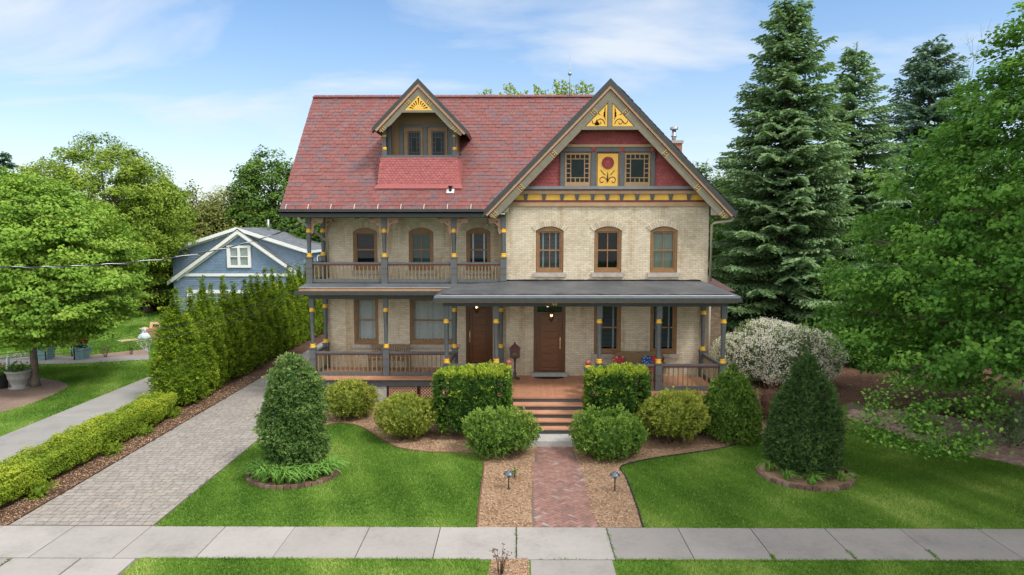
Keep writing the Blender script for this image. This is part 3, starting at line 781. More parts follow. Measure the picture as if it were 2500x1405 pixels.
# ---------------- downspouts
def spout(pts, name='downspout'):
    m = MB(); m.tube(pts, .048, 8); build(name, m, DOWN, house)
spout([(-7.45, 23.25, 6.66), (-7.42, 23.3, 6.5), (-7.3, 23.6, 6.32), (-7.0, 24.6, 5.85), (-6.98, 25.1, 5.7), (-6.98, 25.12, 4.4)])
spout([(7.36, 23.35, 6.62), (7.36, 23.38, 6.52), (7.3, 23.42, 6.45), (6.8, 23.6, 6.38), (6.72, 23.7, 6.30), (6.72, 23.72, 4.35)])
spout([(6.72, 23.72, 3.9), (6.72, 23.72, 1.1)])
gg = MB(); gg.box(7.3, 7.45, 23.2, 31, 6.66, 6.8); build('gutter', gg, DKGREY, groof)
sf = MB(); sf.add([(6.66, 23.2, 6.62), (7.32, 23.2, 6.62), (7.32, 31, 6.62), (6.66, 31, 6.62)], [(0,1,2,3)]); sf.add([(6.53, 23.2, 6.625), (7.32, 23.2, 6.625), (6.53, 23.2, 7.3)], [(0,1,2)])
build('gable_soffit', sf, OLIVE, groof)
sf = MB(); sf.add([(-1.05, 23.25, 6.72), (-.28, 23.25, 6.72), (-.28, 23.25, 7.3)], [(0,1,2)]); build('gable_soffit', sf, OLIVE, groof)

# ================================================================== PORCHES
def post(name, x, y, zb, zt, zc0, zc1, bw=.105, sq=.085, parent=None):
    """square foot, tapering turned shaft between two gilt collars, square head"""
    q = MB(); q.box(x-bw, x+bw, y-bw, y+bw, zb, zc0-.03); q.box(x-bw-.02, x+bw+.02, y-bw-.02, y+bw+.02, zc0-.05, zc0-.02)
    for z in (zb+.32, zc0-.42): q.box(x-bw-.004, x+bw+.004, y-bw-.004, y+bw+.004, z, z+.015, 1)
    q.lathe([(.062, zc0+.1), (.075, zc0+(zc1-zc0)*.6), (.088, zc1)], (x, y, 0), 12)
    q.box(x-sq, x+sq, y-sq, y+sq, zc1+.13, zt)
    q.add([(x+sq*a, y+sq*b, zc1+.135) for a, b in ((-1,-1),(1,-1),(1,1),(-1,1))]+[(x+.07*a, y+.07*b, zc1+.09) for a, b in ((-1,-1),(1,-1),(1,1),(-1,1))], [(0,4,5,1), (1,5,6,2), (2,6,7,3), (3,7,4,0)])
    p = build(name, q, [GREY, MAROON], parent or house)
    for z in (zc0, zc1):
        c = MB(); c.lathe([(.092, z-.02), (.105, z), (.085, z+.025), (.092, z+.05), (.075, z+.07), (.098, z+.10), (.088, z+.115)], (x, y, 0), 14)
        build('post_collar', c, GOLD, p)
    return p
def railing(a, b, zb, zt, n, parent=None, name='railing'):
    """bottom rail, moulded top rail and n square balusters from a to b (x, y)"""
    q = MB(); A, B = Vector((*a, 0)), Vector((*b, 0))
    q.bar((a[0], a[1], zt-.03), (b[0], b[1], zt-.03), .11, .06); q.bar((a[0], a[1], zt-.085), (b[0], b[1], zt-.085), .07, .05, mi=1)
    q.bar((a[0], a[1], zb+.06), (b[0], b[1], zb+.06), .07, .12)
    mid = (A+B)/2; q.box(mid.x-.025, mid.x+.025, mid.y-.025, mid.y+.025, zb-.06, zb+.004)
    r = build(name, q, [GREY, MAROON], parent or house)
    d = (B-A); 
    bm_ = None
    for i in range(n):
        p = A+d*((i+.5)/n)
        if bm_ is None:
            k = MB(); k.bar((0, 0, zb+.12), (0, 0, zt-.11), .034, .034, up=(0, 1, 0)); o = build('baluster', k, RAILOL, r)
            bm_ = o.data; base = tuple(o.location); o.location = (base[0]+p.x, base[1]+p.y, base[2])
        else:
            o = bpy.data.objects.new('baluster', bm_); COL.objects.link(o); o.parent = r; o.location = (base[0]+p.x, base[1]+p.y, base[2])
    return r
def bracket(x, y, side, zt, parent, ln=.42, ht=.55):
    q = MB(); pts = [(0, 0), (0, -ht), (.05, -ht), (.10, -ht*.75), (.08, -ht*.55), (.16, -ht*.42), (.22, -ht*.30), (.36, -ht*.34), (ln, -ht*.2), (ln, 0)]
    hole = [(.10, -.10), (.20, -.10), (.17, -.16), (.11, -.17)]
    f = lambda l: [(x+side*p[0], zt+p[1]) for p in l]
    q.plate(f(pts), [f(hole)], y-.03, y+.03, back=True); build('post_bracket', q, PINKTAN, parent)
# balcony over the left porch
zc0, zc1 = 5.21, 6.06
UP = [-7.23, -4.61, -2.19, -.47]
for i, x in enumerate(UP):
    p = post('balcony_post', x, YP, 4.27, 6.56, zc0, zc1)
    for s_ in (-1, 1):
        if (i == 0 and s_ < 0) or (i == 3 and s_ > 0): continue
        bracket(x+s_*.09, YP, s_, 6.54, p)
p = post('balcony_post', -7.12, YL-.12, 4.27, 6.56, zc0, zc1, .10, .08); bracket(-7.05, YL-.12, 1, 6.54, p, .3)
zr1, zr0 = PZ(900, 641, YP), PZ(900, 690, YP)
for a, b, n in ((UP[0]+.1, UP[1]-.1, 17), (UP[1]+.1, UP[2]-.1, 17), (UP[2]+.1, UP[3]-.1, 13)): railing((a, YP), (b, YP), zr0, zr1, n)
railing((UP[0], YP+.1), (-7.14, YL-.25), zr0, zr1, 7)
b = MB(); b.box(-7.32, -.38, YP-.08, YP+.08, 6.55, 6.68); b.box(-7.32, -7.16, YP+.08, YL, 6.55, 6.68)
for x in (-5.1, -2.75, -2.0, -5.6): b.box(x, x+.16, YP-.14, YP-.082, 6.52, 6.66)
build('balcony_beam', b, DKGREY, house)
# left porch roof / balcony floor
b = MB(); lx0, lx1 = -7.52, -1.2
b.add([(lx0, 23.2, 4.15), (-.38, 23.2, 4.15), (-.38, YL, 4.28), (lx0+.25, YL, 4.28), (lx0+.2, YP-.12, 4.27), (-.38, YP-.12, 4.27)], [(0,1,5,4), (4,5,2,3), (0,4,3)], 0)
b.box(lx0+.05, -.38, 23.22, YL, 4.05, 4.145, 1); b.box(lx0-.08, -.4, 23.12, 23.24, 3.93, 4.03, 2); b.box(lx0+.1, -.38, 23.3, YL, 3.90, 3.93, 3)
b.box(lx0+.08, -.4, 23.26, 23.3, 3.9, 4.05, 1)
build('porch_roof', b, [MEMB, TAN, DKGREY, CEIL], house)
b = MB(); b.box(-7.28, -.5, YP-.07, YP+.07, 3.72, 3.9); b.box(-7.28, -7.14, YP+.07, YL, 3.72, 3.9); build('porch_beam', b, DKGREY, house)
# front porch roof
rx0, rx1, ry = -2.56, 6.9, 21.0
b = MB()
b.add([(rx0, ry, 4.10), (rx1, ry, 4.10), (rx1-.45, YG, 4.36), (-.38, YG, 4.36), (-.38, YP-.15, 4.36), (rx0+.75, 23.1, 4.30), (rx0+.75, YP, 4.32)], [(0,1,2,3,5), (3,4,5)], 0)
b.add([(rx1, ry, 4.10), (rx1, 24.2, 4.10), (rx1-.45, YG+.4, 4.36), (rx1-.45, YG, 4.36)], [(0,1,2,3)], 0)
b.add([(rx0, ry, 4.10), (rx0+.75, 23.1, 4.30), (rx0, 23.3, 4.10)], [(0,1,2)], 0)
b.box(rx0, rx1, ry-.02, ry+.02, 4.04, 4.10, 4); b.box(rx0-.02, rx1+.02, ry-.10, ry+.04, 3.92, 4.035, 2); b.box(rx0+.05, rx1-.05, ry+.05, ry+.09, 3.88, 4.06, 1)
b.box(rx1-.03, rx1+.02, ry+.04, 24.2, 3.92, 4.1, 2); b.box(rx0-.02, rx0+.03, ry+.04, 23.3, 3.92, 4.1, 2)
b.box(rx0+.05, rx1-.05, ry+.09, YG-.001, 3.885, 3.91, 3)
build('porch_roof', b, [MEMB, TAN, DKGREY, CEIL, GREYL], house)
# wavy lead flashing where the roof meets the wall and along its front edge
def wavy(y, z, x0, x1, r, nm, mat, amp=.012):
    q = MB(); n = 40; q.tube([(x0+(x1-x0)*i/n, y+random.uniform(-amp, amp), z+random.uniform(-amp, amp)*.6) for i in range(n+1)], r, 5); build(nm, q, mat, house)
wavy(YG-.03, 4.38, -.36, rx1-.5, .03, 'roof_flashing', BLACK); wavy(ry+.25, 4.125, rx0+.2, rx1-.2, .018, 'roof_flashing', BLACK, .02)
wavy(ry+.03, 4.108, rx0+.05, rx1-.05, .02, 'roof_flashing', METAL, .004); wavy(23.24, 4.165, lx0+.05, -1.7, .022, 'roof_flashing', METAL, .006)
b = MB(); b.box(-2.35, 6.7, YR-.07, YR+.07, 3.72, 3.885); b.box(6.52, 6.66, YR+.07, YG-.12, 3.72, 3.885); b.box(-2.33, -2.19, YR+.07, YP-.08, 3.72, 3.885); build('porch_beam', b, DKGREY, house)
# house number on the beam
tcv = bpy.data.curves.new('house_number', 'FONT'); tcv.body = '48'; tcv.size = .17; tcv.extrude = .004; tcv.align_x = 'CENTER'
tob = bpy.data.objects.new('tmp', tcv); COL.objects.link(tob); bpy.context.view_layer.update()
tme = bpy.data.meshes.new_from_object(tob.evaluated_get(bpy.context.evaluated_depsgraph_get())); bpy.data.objects.remove(tob)
tme.transform(Matrix.Translation((PX(1354, 735, 21.5), YR-.08, 3.745)) @ Matrix.Rotation(PI/2, 4, 'X')); tme.materials.clear(); tme.materials.append(GOLD); tme.name = 'house_number'
link('house_number', tme, house)
# lower posts
for x in (-7.19, -4.6, -2.18, -.56): post('porch_post', x, YP, ZD, 3.73, 2.02, 3.30)
for x in (-2.25, -.66, 2.63, 4.53, 6.58): post('porch_post', x, YR, ZD, 3.73, 1.91, 3.20)
post('porch_post', -7.1, YL-.12, ZD, 3.73, 1.97, 3.28, .10, .08); post('porch_post', 6.5, YG-.12, ZD, 3.73, 1.95, 3.22, .10, .08)
zr1, zr0 = PZ(850, 859, YP), PZ(850, 916, YP)
railing((-7.08, YP), (-4.71, YP), zr0, zr1, 15); railing((-4.49, YP), (-2.29, YP), zr0, zr1, 14); railing((-7.17, YP+.1), (-7.11, YL-.24), zr0, zr1, 8)
railing((-2.19, YP-.1), (-2.24, YR+.1), zr0, zr1, 10)
railing((-2.14, YR), (-.77, YR), zr0, zr1, 8); railing((2.74, YR), (4.42, YR), zr0, zr1, 11); railing((4.64, YR), (6.47, YR), zr0, zr1, 12); railing((6.57, YR+.1), (6.51, YG-.24), zr0, zr1, 11)
railing((-.57, YR), (-.31, 21.2), zr0, zr1, 2); railing((2.26, 21.2), (2.54, YR), zr0, zr1, 2)
for x in (-.26, 2.22):
    q = MB(); q.box(x-.1, x+.1, 21.0, 21.2, ZD, 1.84); q.box(x-.12, x+.12, 20.98, 21.22, 1.78, 1.82); q.box(x-.05, x+.03, 20.985, 21.0, 1.3, 1.6, 1)
    n_ = build('newel_post', q, [GREY, GREYL], house)
    c = MB(); c.lathe([(.085, 1.84), (.10, 1.86), (.08, 1.89), (.06, 1.93)], (x, 21.1, 0), 12); build('post_collar', c, GOLD, n_)
    c = MB(); c.sphere((x, 21.1, 2.0), .095); build('ball_finial', c, paint('maroon_ball', (.27, .075, .06), .4, .1), n_)
# decks
def planks(mb, x0, x1, y0, y1, zt, w_=.09, th=.03):
    n = int(round((x1-x0)/w_)); w_ = (x1-x0)/n
    for i in range(n): mb.box(x0+i*w_+.002, x0+(i+1)*w_-.002, y0, y1, zt-th, zt)
DECKV = paint('deck_boards', (.41, .20, .118), .5, .12, 3, var=.07)
d = MB(); planks(d, -7.5, -2.42, 23.26, YL-.001, ZD); d.box(-7.5, -2.42, 23.22, 23.255, ZD-.05, ZD+.0, 0)
planks(d, -2.42, 6.85, 20.76, YG-.001, ZD); planks(d, -2.42, -.39, YG+.002, YL-.001, ZD)
d.box(-2.42, 6.85, 20.70, 20.755, ZD-.05, ZD+.002, 0); d.box(6.85, 6.9, 20.7, YG, ZD-.05, ZD+.001, 0)
deck = build('porch_deck', d, DECKV, house)
d = MB(); d.box(-7.46, -2.4, 23.3, 23.36, .72, .95); d.box(-2.38, 6.8, 20.78, 20.84, .72, .95); d.box(-7.46, -7.4, 23.36, YL, .72, .95); d.box(6.74, 6.8, 20.84, 24, .72, .95); build('deck_fascia', d, GREY, deck)
# lattice skirting and stone piers
LATT = paint('lattice_paint', (.78, .45, .31), .6, .1)
def lattice(x0, x1, y, z0=.1, z1=.7):
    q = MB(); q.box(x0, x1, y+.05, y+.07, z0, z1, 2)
    s_ = .11; wv = .0105; h = z1-z0
    x = x0-h
    while x < x1:
        for sg in (1, -1):
            a, b = (x, z0), (x+h, z1)
            if sg < 0: a, b = (x, z1), (x+h, z0)
            t0 = max(0, (x0-x)/h); t1 = min(1, (x1-x)/h)
            if t1-t0 > .05:
                pa = (a[0]+(b[0]-a[0])*t0, a[1]+(b[1]-a[1])*t0); pb = (a[0]+(b[0]-a[0])*t1, a[1]+(b[1]-a[1])*t1)
                yy = y+(.0 if sg > 0 else .012); q.bar((pa[0], yy, pa[1]), (pb[0], yy, pb[1]), .010, wv*2.9, up=(0, 0, 1))
        x += s_
    for xx in (x0, x1-.035): q.box(xx, xx+.035, y-.02, y+.02, z0, z1, 1)
    q.box(x0, x1, y-.02, y+.02, z0-.035, z0, 1); q.box(x0, x1, y-.02, y+.02, z1, z1+.02, 1)
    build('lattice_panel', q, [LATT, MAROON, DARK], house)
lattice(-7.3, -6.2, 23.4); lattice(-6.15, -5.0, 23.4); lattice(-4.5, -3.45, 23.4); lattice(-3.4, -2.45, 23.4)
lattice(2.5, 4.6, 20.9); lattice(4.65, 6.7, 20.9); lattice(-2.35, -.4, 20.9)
for a, c_ in ((-4.96, -4.54), (-7.42, -7.32)): q = MB(); q.box(a, c_, 23.36, 23.7, 0, .72); build('stone_pier', q, paint('rock_faced_pier', (.52, .50, .47), .9, .15, 5, bmp=1.0), house)
# steps
st = [(1.0, 20.7), (.835, 20.40), (.67, 20.11), (.505, 19.83), (.34, 19.60)]
sx0, sx1 = -.12, 2.16
s_ = MB()
for i in range(1, 5):
    z, y = st[i]; s_.box(sx0, sx1, y-.02, st[i-1][1]+.04, z-.045, z, 0)
stp = build('porch_steps', s_, paint('step_paint', (.50, .26, .155), .5, .13, 3), house)
s_ = MB()
for i in range(0, 5):
    z, y = st[i]; zlow = st[i+1][0] if i < 4 else .16
    s_.box(sx0+.02, sx1-.02, y+.05, y+.08, zlow+.001, z-.046)
s_.box(sx0-.06, sx0-.001, 19.66, 20.75, .05, .33); s_.box(sx1+.001, sx1+.06, 19.66, 20.75, .05, .33); s_.box(sx0-.06, sx0-.001, 20.1, 20.75, .33, .66); s_.box(sx1+.001, sx1+.06, 20.1, 20.75, .33, .66)
build('step_riser', s_, GREY, stp)
s_ = MB(); s_.box(.18, 1.9, 18.93, 19.7, .0, .165); build('bottom_step', s_, paint('step_concrete', (.40, .39, .375), .9, .1, 6), stp)

# ================================================================== THINGS ON THE PORCH
BULB = emitmat('lamp_bulb', (1.0, .62, .32), 2.4)
def lantern(x, y, zt, zl, label, hang=True, s=1.0):
    t = thing('porch_lantern', label, 'lantern', (x, y, zl))
    b = MB()
    if hang: b.tube([(x, y, zl+.2*s), (x, y, zt)], .008, 5)
    else: b.bar((x, y, zl+.2), (x, YG-.001, zl+.3), .03, .03); b.box(x-.05, x+.05, YG-.03, YG, zl+.2, zl+.38)
    b.lathe([(.02, .26*s), (.03, .22*s), (.10*s, .16*s), (.13*s, .12*s)], (x, y, zl), 8); b.lathe([(.08*s, -.13*s), (.05*s, -.17*s), (.012, -.22*s)], (x, y, zl), 8)
    for k in range(6):
        a = 2*PI*k/6; b.tube([(x+.1*s*math.cos(a), y+.1*s*math.sin(a), zl+.13*s), (x+.08*s*math.cos(a), y+.08*s*math.sin(a), zl-.13*s)], .007, 4)
    build('frame', b, IRON, t)
    g_ = MB()
    for k in range(3):
        a = 2*PI*k/3+.4; g_.sphere((x+.038*s*math.cos(a), y+.038*s*math.sin(a), zl-.0), .013, 8, 8, 0, .5, (1, 1, 3))
    build('bulb', g_, BULB, t)
lantern(PX(1164, 752, 24.5), 24.5, 3.9, PZ(1164, 751, 24.5), 'lit hanging lantern in front of the arched door')
lantern(PX(1346, 771, 22.7), 22.7, 3.89, PZ(1346, 771, 22.7), 'lit hanging lantern lowest before the main wooden door')
lantern(PX(1337, 747, 22.9), 22.9, 3.89, PZ(1337, 747, 22.9), 'lantern with dark cap hung high across the green transom', s=.85)
t = thing('security_light', 'small black floodlight with camera on the brick right of the main door', 'security light', (2.0, YG, 3.4))
fx, fz_ = PX(1404, 741, YG), PZ(1404, 741, YG)
b = MB(); b.box(fx-.1, fx+.1, YG-.16, YG-.07, fz_-.07, fz_+.07); b.bar((fx, YG-.07, fz_), (fx-.02, YG, fz_-.05), .03, .03); build('housing', b, IRON, t)
b = MB(); b.box(fx-.08, fx+.08, YG-.166, YG-.161, fz_-.06, fz_+.04); build('lens', b, paint('lamp_lens', (.55, .55, .54), .2, .05), t)
b = MB(); b.tube([(fx-.12, YG-.01, fz_-.05), (fx-.2, YG-.1, fz_-.07)], .035, 8); build('camera', b, IRON, t)
# mailbox on a cast pedestal
mx_, my_ = PX(1257, 930, 23.25), 23.25
t = thing('pedestal_mailbox', 'ornate dark bronze mailbox on a pedestal left of the main door', 'mailbox', (mx_, my_, ZD))
b = MB(); b.lathe([(.17, ZD), (.17, ZD+.03), (.06, ZD+.07), (.045, ZD+.14), (.07, ZD+.2), (.035, ZD+.26), (.03, ZD+.6), (.05, ZD+.64), (.04, ZD+.68), (.13, ZD+.75)], (mx_, my_, 0), 14); build('pedestal', b, BRONZE, t)
b = MB(); z0 = ZD+.75
b.box(mx_-.17, mx_+.17, my_-.12, my_+.12, z0, z0+.3); b.box(mx_-.13, mx_+.13, my_-.128, my_-.121, z0+.04, z0+.2); build('box', b, BRONZE, t)
b = MB(); b.add([(mx_-.2, my_-.15, z0+.3), (mx_+.2, my_-.15, z0+.3), (mx_+.2, my_+.15, z0+.3), (mx_-.2, my_+.15, z0+.3), (mx_-.07, my_-.06, z0+.44), (mx_+.07, my_-.06, z0+.44), (mx_+.07, my_+.06, z0+.44), (mx_-.07, my_+.06, z0+.44)], [(0,1,5,4), (1,2,6,5), (2,3,7,6), (3,0,4,7), (4,5,6,7), (0,3,2,1)]); b.lathe([(.04, z0+.44), (.055, z0+.47), (.03, z0+.5), (.012, z0+.54)], (mx_, my_, 0), 10)
build('lid', b, paint('mailbox_lid', (.10, .035, .03), .4, .2), t)
b = MB(); b.sphere((mx_, my_-.13, z0+.14), .05, 10, 6, 0, .5, (1.2, .4, 1)); b.sphere((mx_-.08, my_-.13, z0+.11), .03, 8, 6, 0, .5, (1, .4, 1)); b.sphere((mx_+.08, my_-.13, z0+.11), .03, 8, 6, 0, .5, (1, .4, 1)); build('crest', b, paint('tarnished_gilt', (.20, .12, .07), .4, .2), t)
# door mat
b = MB(); cx_ = PX(1341, 930, 23.3); b.flat([(cx_-.52, 23.52)]+[(cx_-.52*math.cos(PI*i/16), 23.52-.30*math.sin(PI*i/16)) for i in range(17)], ZD+.018, .016)
tag(build('door_mat', b, BLACK), 'black half round rubber mat before the main door', 'door mat')
# wicker settee and its cushions
WICK = paint('wicker', (.20, .135, .07), .8, .35, 40, bmp=.8)
sx_, sy_ = PX(1560, 895, 23.2), 23.15
t = thing('wicker_settee', 'brown wicker settee with rounded back under the right porch windows', 'settee', (sx_, sy_, ZD))
b = MB(); b.box(sx_-.72, sx_+.72, sy_-.38, sy_+.12, ZD+.32, ZD+.42); b.box(sx_-.72, sx_+.72, sy_-.36, sy_-.33, ZD+.12, ZD+.32); build('seat', b, WICK, t)
b = MB(); out_ = [(sx_-.80, ZD+.4), (sx_+.80, ZD+.4), (sx_+.86, ZD+.72), (sx_+.80, ZD+.86), (sx_+.62, ZD+.93), (sx_-.62, ZD+.93), (sx_-.80, ZD+.86), (sx_-.86, ZD+.72)]; b.plate(out_, [], sy_+.12, sy_+.18, back=True); b.tube([(p[0], sy_+.14, p[1]) for p in out_[1:]], .035, 6); build('backrest', b, WICK, t)
for s_ in (-1, 1):
    b = MB(); b.box(sx_+s_*.78-.05, sx_+s_*.78+.05, sy_-.38, sy_+.12, ZD+.3, ZD+.64); build('arm', b, WICK, t)
    for yy in (-.34, .12):
        b = MB(); b.tube([(sx_+s_*.72, sy_+yy, ZD+.002), (sx_+s_*.7, sy_+yy, ZD+.34)], .03, 8); build('leg', b, WICK, t)
def patmat(name, base, c1, c2, sc=14):
    m_, nt, bs, out = newmat(name); v1 = nt.nodes.new('ShaderNodeTexVoronoi'); v1.inputs['Scale'].default_value = sc
    tc = nt.nodes.new('ShaderNodeTexCoord'); L(nt, tc.outputs['Object'], v1.inputs['Vector'])
    L(nt, ramp(nt, v1.outputs['Distance'], [(.0, c1), (.28, c1), (.32, c2), (.45, c2), (.5, base)]), bs.inputs['Base Color']); bs.inputs['Roughness'].default_value = .9
    return m_
def cushion(u, v, label, mat, tilt=0.0, hs=.2):
    x = PX(u, v, sy_-.02); zc = ZD+.42+hs+.01
    b = MB(); b.sphere((0, 0, 0), 1, 16, 10)
    for i, q in enumerate(b.v):
        f = lambda a: math.copysign(abs(a)**.45, a)
        X, Y_, Z = f(q[0])*hs, q[1]*.07, f(q[2])*hs
        c_, s2 = math.cos(tilt), math.sin(tilt); b.v[i] = (x+X*c_+Z*s2, sy_+.0+Y_+.05*Z/hs, zc-X*s2+Z*c_)
    tag(build('cushion', b, mat), label, 'cushion', 'cushions on the wicker settee')
cushion(1510, 885, 'red and cream floral cushion at the left end of the settee', patmat('red_floral', (.35, .03, .04), (.55, .42, .30), (.40, .12, .10)))
cushion(1581, 888, 'blue floral cushion on the wicker settee', patmat('blue_floral', (.02, .045, .16), (.30, .40, .55), (.05, .12, .30)), .2)
cushion(1603, 888, 'red cushion at the right end of the settee', patmat('red_print', (.36, .03, .03), (.5, .25, .2), (.30, .02, .03)), -.1)
b = MB(); b.box(sx_-.68, sx_+.68, sy_-.37, sy_+.06, ZD+.422, ZD+.50); b.box(sx_-.68, sx_+.68, sy_-.385, sy_-.371, ZD+.32, ZD+.5); tag(build('seat_pad', b, patmat('red_pad', (.34, .025, .035), (.5, .36, .3), (.36, .06, .07), 9)), 'red patterned seat pad lying on the wicker settee', 'seat pad')
# slatted bench on the left porch
bx_, by_ = PX(952, 870, 24.7), 24.75
t = thing('slatted_bench', 'weathered slatted wooden bench on the left porch below the windows', 'bench', (bx_, by_, ZD))
b = MB()
for k in range(6): b.box(bx_-.7, bx_+.7, by_-.4+k*.075, by_-.34+k*.075, ZD+.40, ZD+.43)
build('seat', b, BENCHW, t)
b = MB(); b.box(bx_-.72, bx_+.72, by_+.1, by_+.14, ZD+.84, ZD+.93); b.box(bx_-.72, bx_+.72, by_+.1, by_+.14, ZD+.46, ZD+.52)
for k in range(17): b.box(bx_-.68+k*.084, bx_-.64+k*.084, by_+.105, by_+.135, ZD+.52, ZD+.84)
build('backrest', b, BENCHW, t)
for s_ in (-1, 1):
    b = MB(); b.box(bx_+s_*.72-.03, bx_+s_*.72+.03, by_-.42, by_+.14, ZD+.60, ZD+.64); build('arm', b, BENCHW, t)
    for yy in (-.40, .08):
        b = MB(); b.box(bx_+s_*.72-.03, bx_+s_*.72+.03, by_+yy, by_+yy+.06, ZD+.002, ZD+.6); build('leg', b, BENCHW, t)
# ================================================================== GROUND
def inpoly(px, py, poly):
    ins = np.zeros(len(px), bool); n = len(poly); j = n-1
    for i in range(n):
        xi, yi = poly[i]; xj, yj = poly[j]
        c = ((yi > py) != (yj > py)) & (px < (xj-xi)*(py-yi)/(yj-yi+1e-12)+xi)
        ins ^= c; j = i
    return ins
def snoise(Pt, freq, seed, oct_=3):
    """cheap smooth noise, roughly -1..1"""
    r = np.random.default_rng(seed); out = np.zeros(len(Pt)); amp = 1.0; tot = 0
    for o in range(oct_):
        for k in range(5):
            d = r.normal(size=Pt.shape[1]); d /= np.linalg.norm(d)
            out += amp*np.sin(Pt @ (d*freq*r.uniform(.7, 1.4))+r.uniform(0, 6.28))
        tot += amp*2.2; amp *= .55; freq *= 2.1
    return np.clip(out/tot*1.2, -1, 1)
def smooth(pts, n=6):
    out = []
    m_ = len(pts)
    for i in range(m_-1):
        p0, p1, p2, p3 = (Vector(pts[max(0, min(m_-1, i+k))]) for k in (-1, 0, 1, 2))
        for q in range(n):
            t = q/n; out.append(tuple(.5*((2*p1)+(p2-p0)*t+(2*p0-5*p1+4*p2-p3)*t*t+(3*p1-p0-3*p2+p3)*t**3)))
    out.append(tuple(pts[-1])); return out
def groundmat(name, stops, s1=.6, s2=6, s3=45, bmp=.5, rough=.95):
    m, nt, bs, out = newmat(name)
    a, b, c = noise(nt, s1, 5), noise(nt, s2, 6), noise(nt, s3, 4)
    f = math_node(nt, 'ADD', math_node(nt, 'MULTIPLY', a, .4), math_node(nt, 'ADD', math_node(nt, 'MULTIPLY', b, .3), math_node(nt, 'MULTIPLY', c, .3)))
    L(nt, ramp(nt, f, stops), bs.inputs['Base Color']); bs.inputs['Roughness'].default_value = rough; bs.inputs['Specular IOR Level'].default_value = .15
    bump(nt, bs, c, bmp, .02); MATS[name] = m
    return m
LAWN = groundmat('lawn_soil_green', [(.3, (.06, .13, .018)), (.5, (.10, .185, .028)), (.7, (.15, .23, .045))])
FARG = groundmat('far_grass', [(.3, (.06, .13, .02)), (.7, (.11, .20, .035))], .05, 1, 8)
MULCH = groundmat('mulch', [(.32, (.20, .12, .07)), (.5, (.36, .235, .15)), (.68, (.50, .36, .245))], 1.2, 14, 70, 1.0)
DMULCH = groundmat('dark_mulch', [(.32, (.05, .026, .017)), (.5, (.10, .055, .036)), (.68, (.16, .09, .06))], 1.2, 14, 60, 1.0)
PMULCH = groundmat('grey_mulch', [(.32, (.16, .11, .085)), (.5, (.25, .175, .14)), (.68, (.36, .27, .22))], 1.2, 14, 60, 1.0)
def concmat(name, base, am=.17):
    m, nt, bs, out = newmat(name)
    v = attr(nt); a, b, c = noise(nt, .9, 6), noise(nt, 9, 6), noise(nt, 90, 3)
    f = math_node(nt, 'ADD', math_node(nt, 'MULTIPLY', a, .60), math_node(nt, 'ADD', math_node(nt, 'MULTIPLY', b, .25), math_node(nt, 'MULTIPLY', c, .3)))
    cc = ramp(nt, f, [(.36, tuple(x*(1-am*1.7) for x in base)), (.56, base), (.8, tuple(min(1, x*(1+am)) for x in base))])
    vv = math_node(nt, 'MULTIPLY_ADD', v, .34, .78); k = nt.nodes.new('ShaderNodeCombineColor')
    for i in range(3): nt.links.new(vv, k.inputs[i])
    L(nt, mixc(nt, 1.0, cc, k.outputs[0], 'MULTIPLY'), bs.inputs['Base Color']); bs.inputs['Roughness'].default_value = .9; bs.inputs['Specular IOR Level'].default_value = .2
    bump(nt, bs, c, .25, .006); MATS[name] = m
    return m
WALKC = concmat('sidewalk_concrete', (.285, .265, .25)); DRIVC = concmat('driveway_concrete', (.245, .235, .225)); 
ground = MB(); ground.add([(-500, -80, -.06), (500, -80, -.06), (500, 600, -.06), (-500, 600, -.06)], [(0,1,2,3)]); struct('ground', ground, FARG)
road = MB(); road.box(-120, 120, -2, 8.6, -.05, -.045); struct('street', road, paint('asphalt', (.05, .05, .052), .9, .2, 20, bmp=.4))
g2 = lambda l: [G(u, v) for u, v in l]
bed_edge_l = smooth(g2([(785, 1042), (830, 1034), (880, 1043), (920, 1066), (965, 1092), (1015, 1102), (1060, 1106), (1120, 1107), (1172, 1113), (1181, 1140), (1174, 1200), (1168, 1250), (1165, 1289)]), 4)
bed_edge_r = smooth(g2([(1570, 1289), (1560, 1255), (1545, 1210), (1527, 1165), (1518, 1140), (1600, 1120), (1700, 1106), (1780, 1092), (1870, 1060), (1960, 1030), (2070, 1020)]), 4)
path_l = smooth(g2([(1300, 1289), (1297, 1230), (1302, 1150), (1310, 1088)]), 3)
path_r = smooth(g2([(1392, 1088), (1412, 1130), (1426, 1180), (1440, 1240), (1452, 1268), (1468, 1289)]), 3)
BED_L = bed_edge_l+path_l+[(.56, 20.9), (-.2, 20.9), (-2.4, 20.9), (-2.4, 23.5), (-7.55, 23.5), (-7.58, 21.5)]
BED_R = path_r+bed_edge_r+[(9.6, 22.4), (9.4, 30), (6.7, 30), (6.7, 21.0), (1.6, 20.9), (1.52, 19)]
PATH = path_l+path_r
RPF = smooth(g2([(2070, 1022), (2150, 1046), (2240, 1078), (2340, 1106), (2430, 1126), (2560, 1152)]), 3)+[(22, 17.2)]
RPB = [(22, 20.2)]+smooth(g2([(2560, 1085), (2470, 1062), (2380, 1030), (2280, 1012), (2180, 1002), (2070, 985)]), 3)
RPATH = RPF+RPB
lw = MB(); lw.flat([(-7.56, 13.7), (40, 13.7), (40, 24), (-7.56, 24)], 0.0); lw.flat([(-7.1, 8.7), (40, 8.7), (40, 12.28), (-7.1, 12.28)], 0.0); lw.flat([(-60, 8.7), (-15.4, 8.7), (-15.4, 60), (-60, 60)], 0.0)
struct('lawn', lw, LAWN)
mb_ = MB(); mb_.flat(BED_L, .010); mb_.flat(BED_R, .010); mb_.flat([G(1200, 1366), G(1290, 1366), (.24, 8.7), (-.55, 8.7)], .012); struct('mulch_bed', mb_, MULCH)
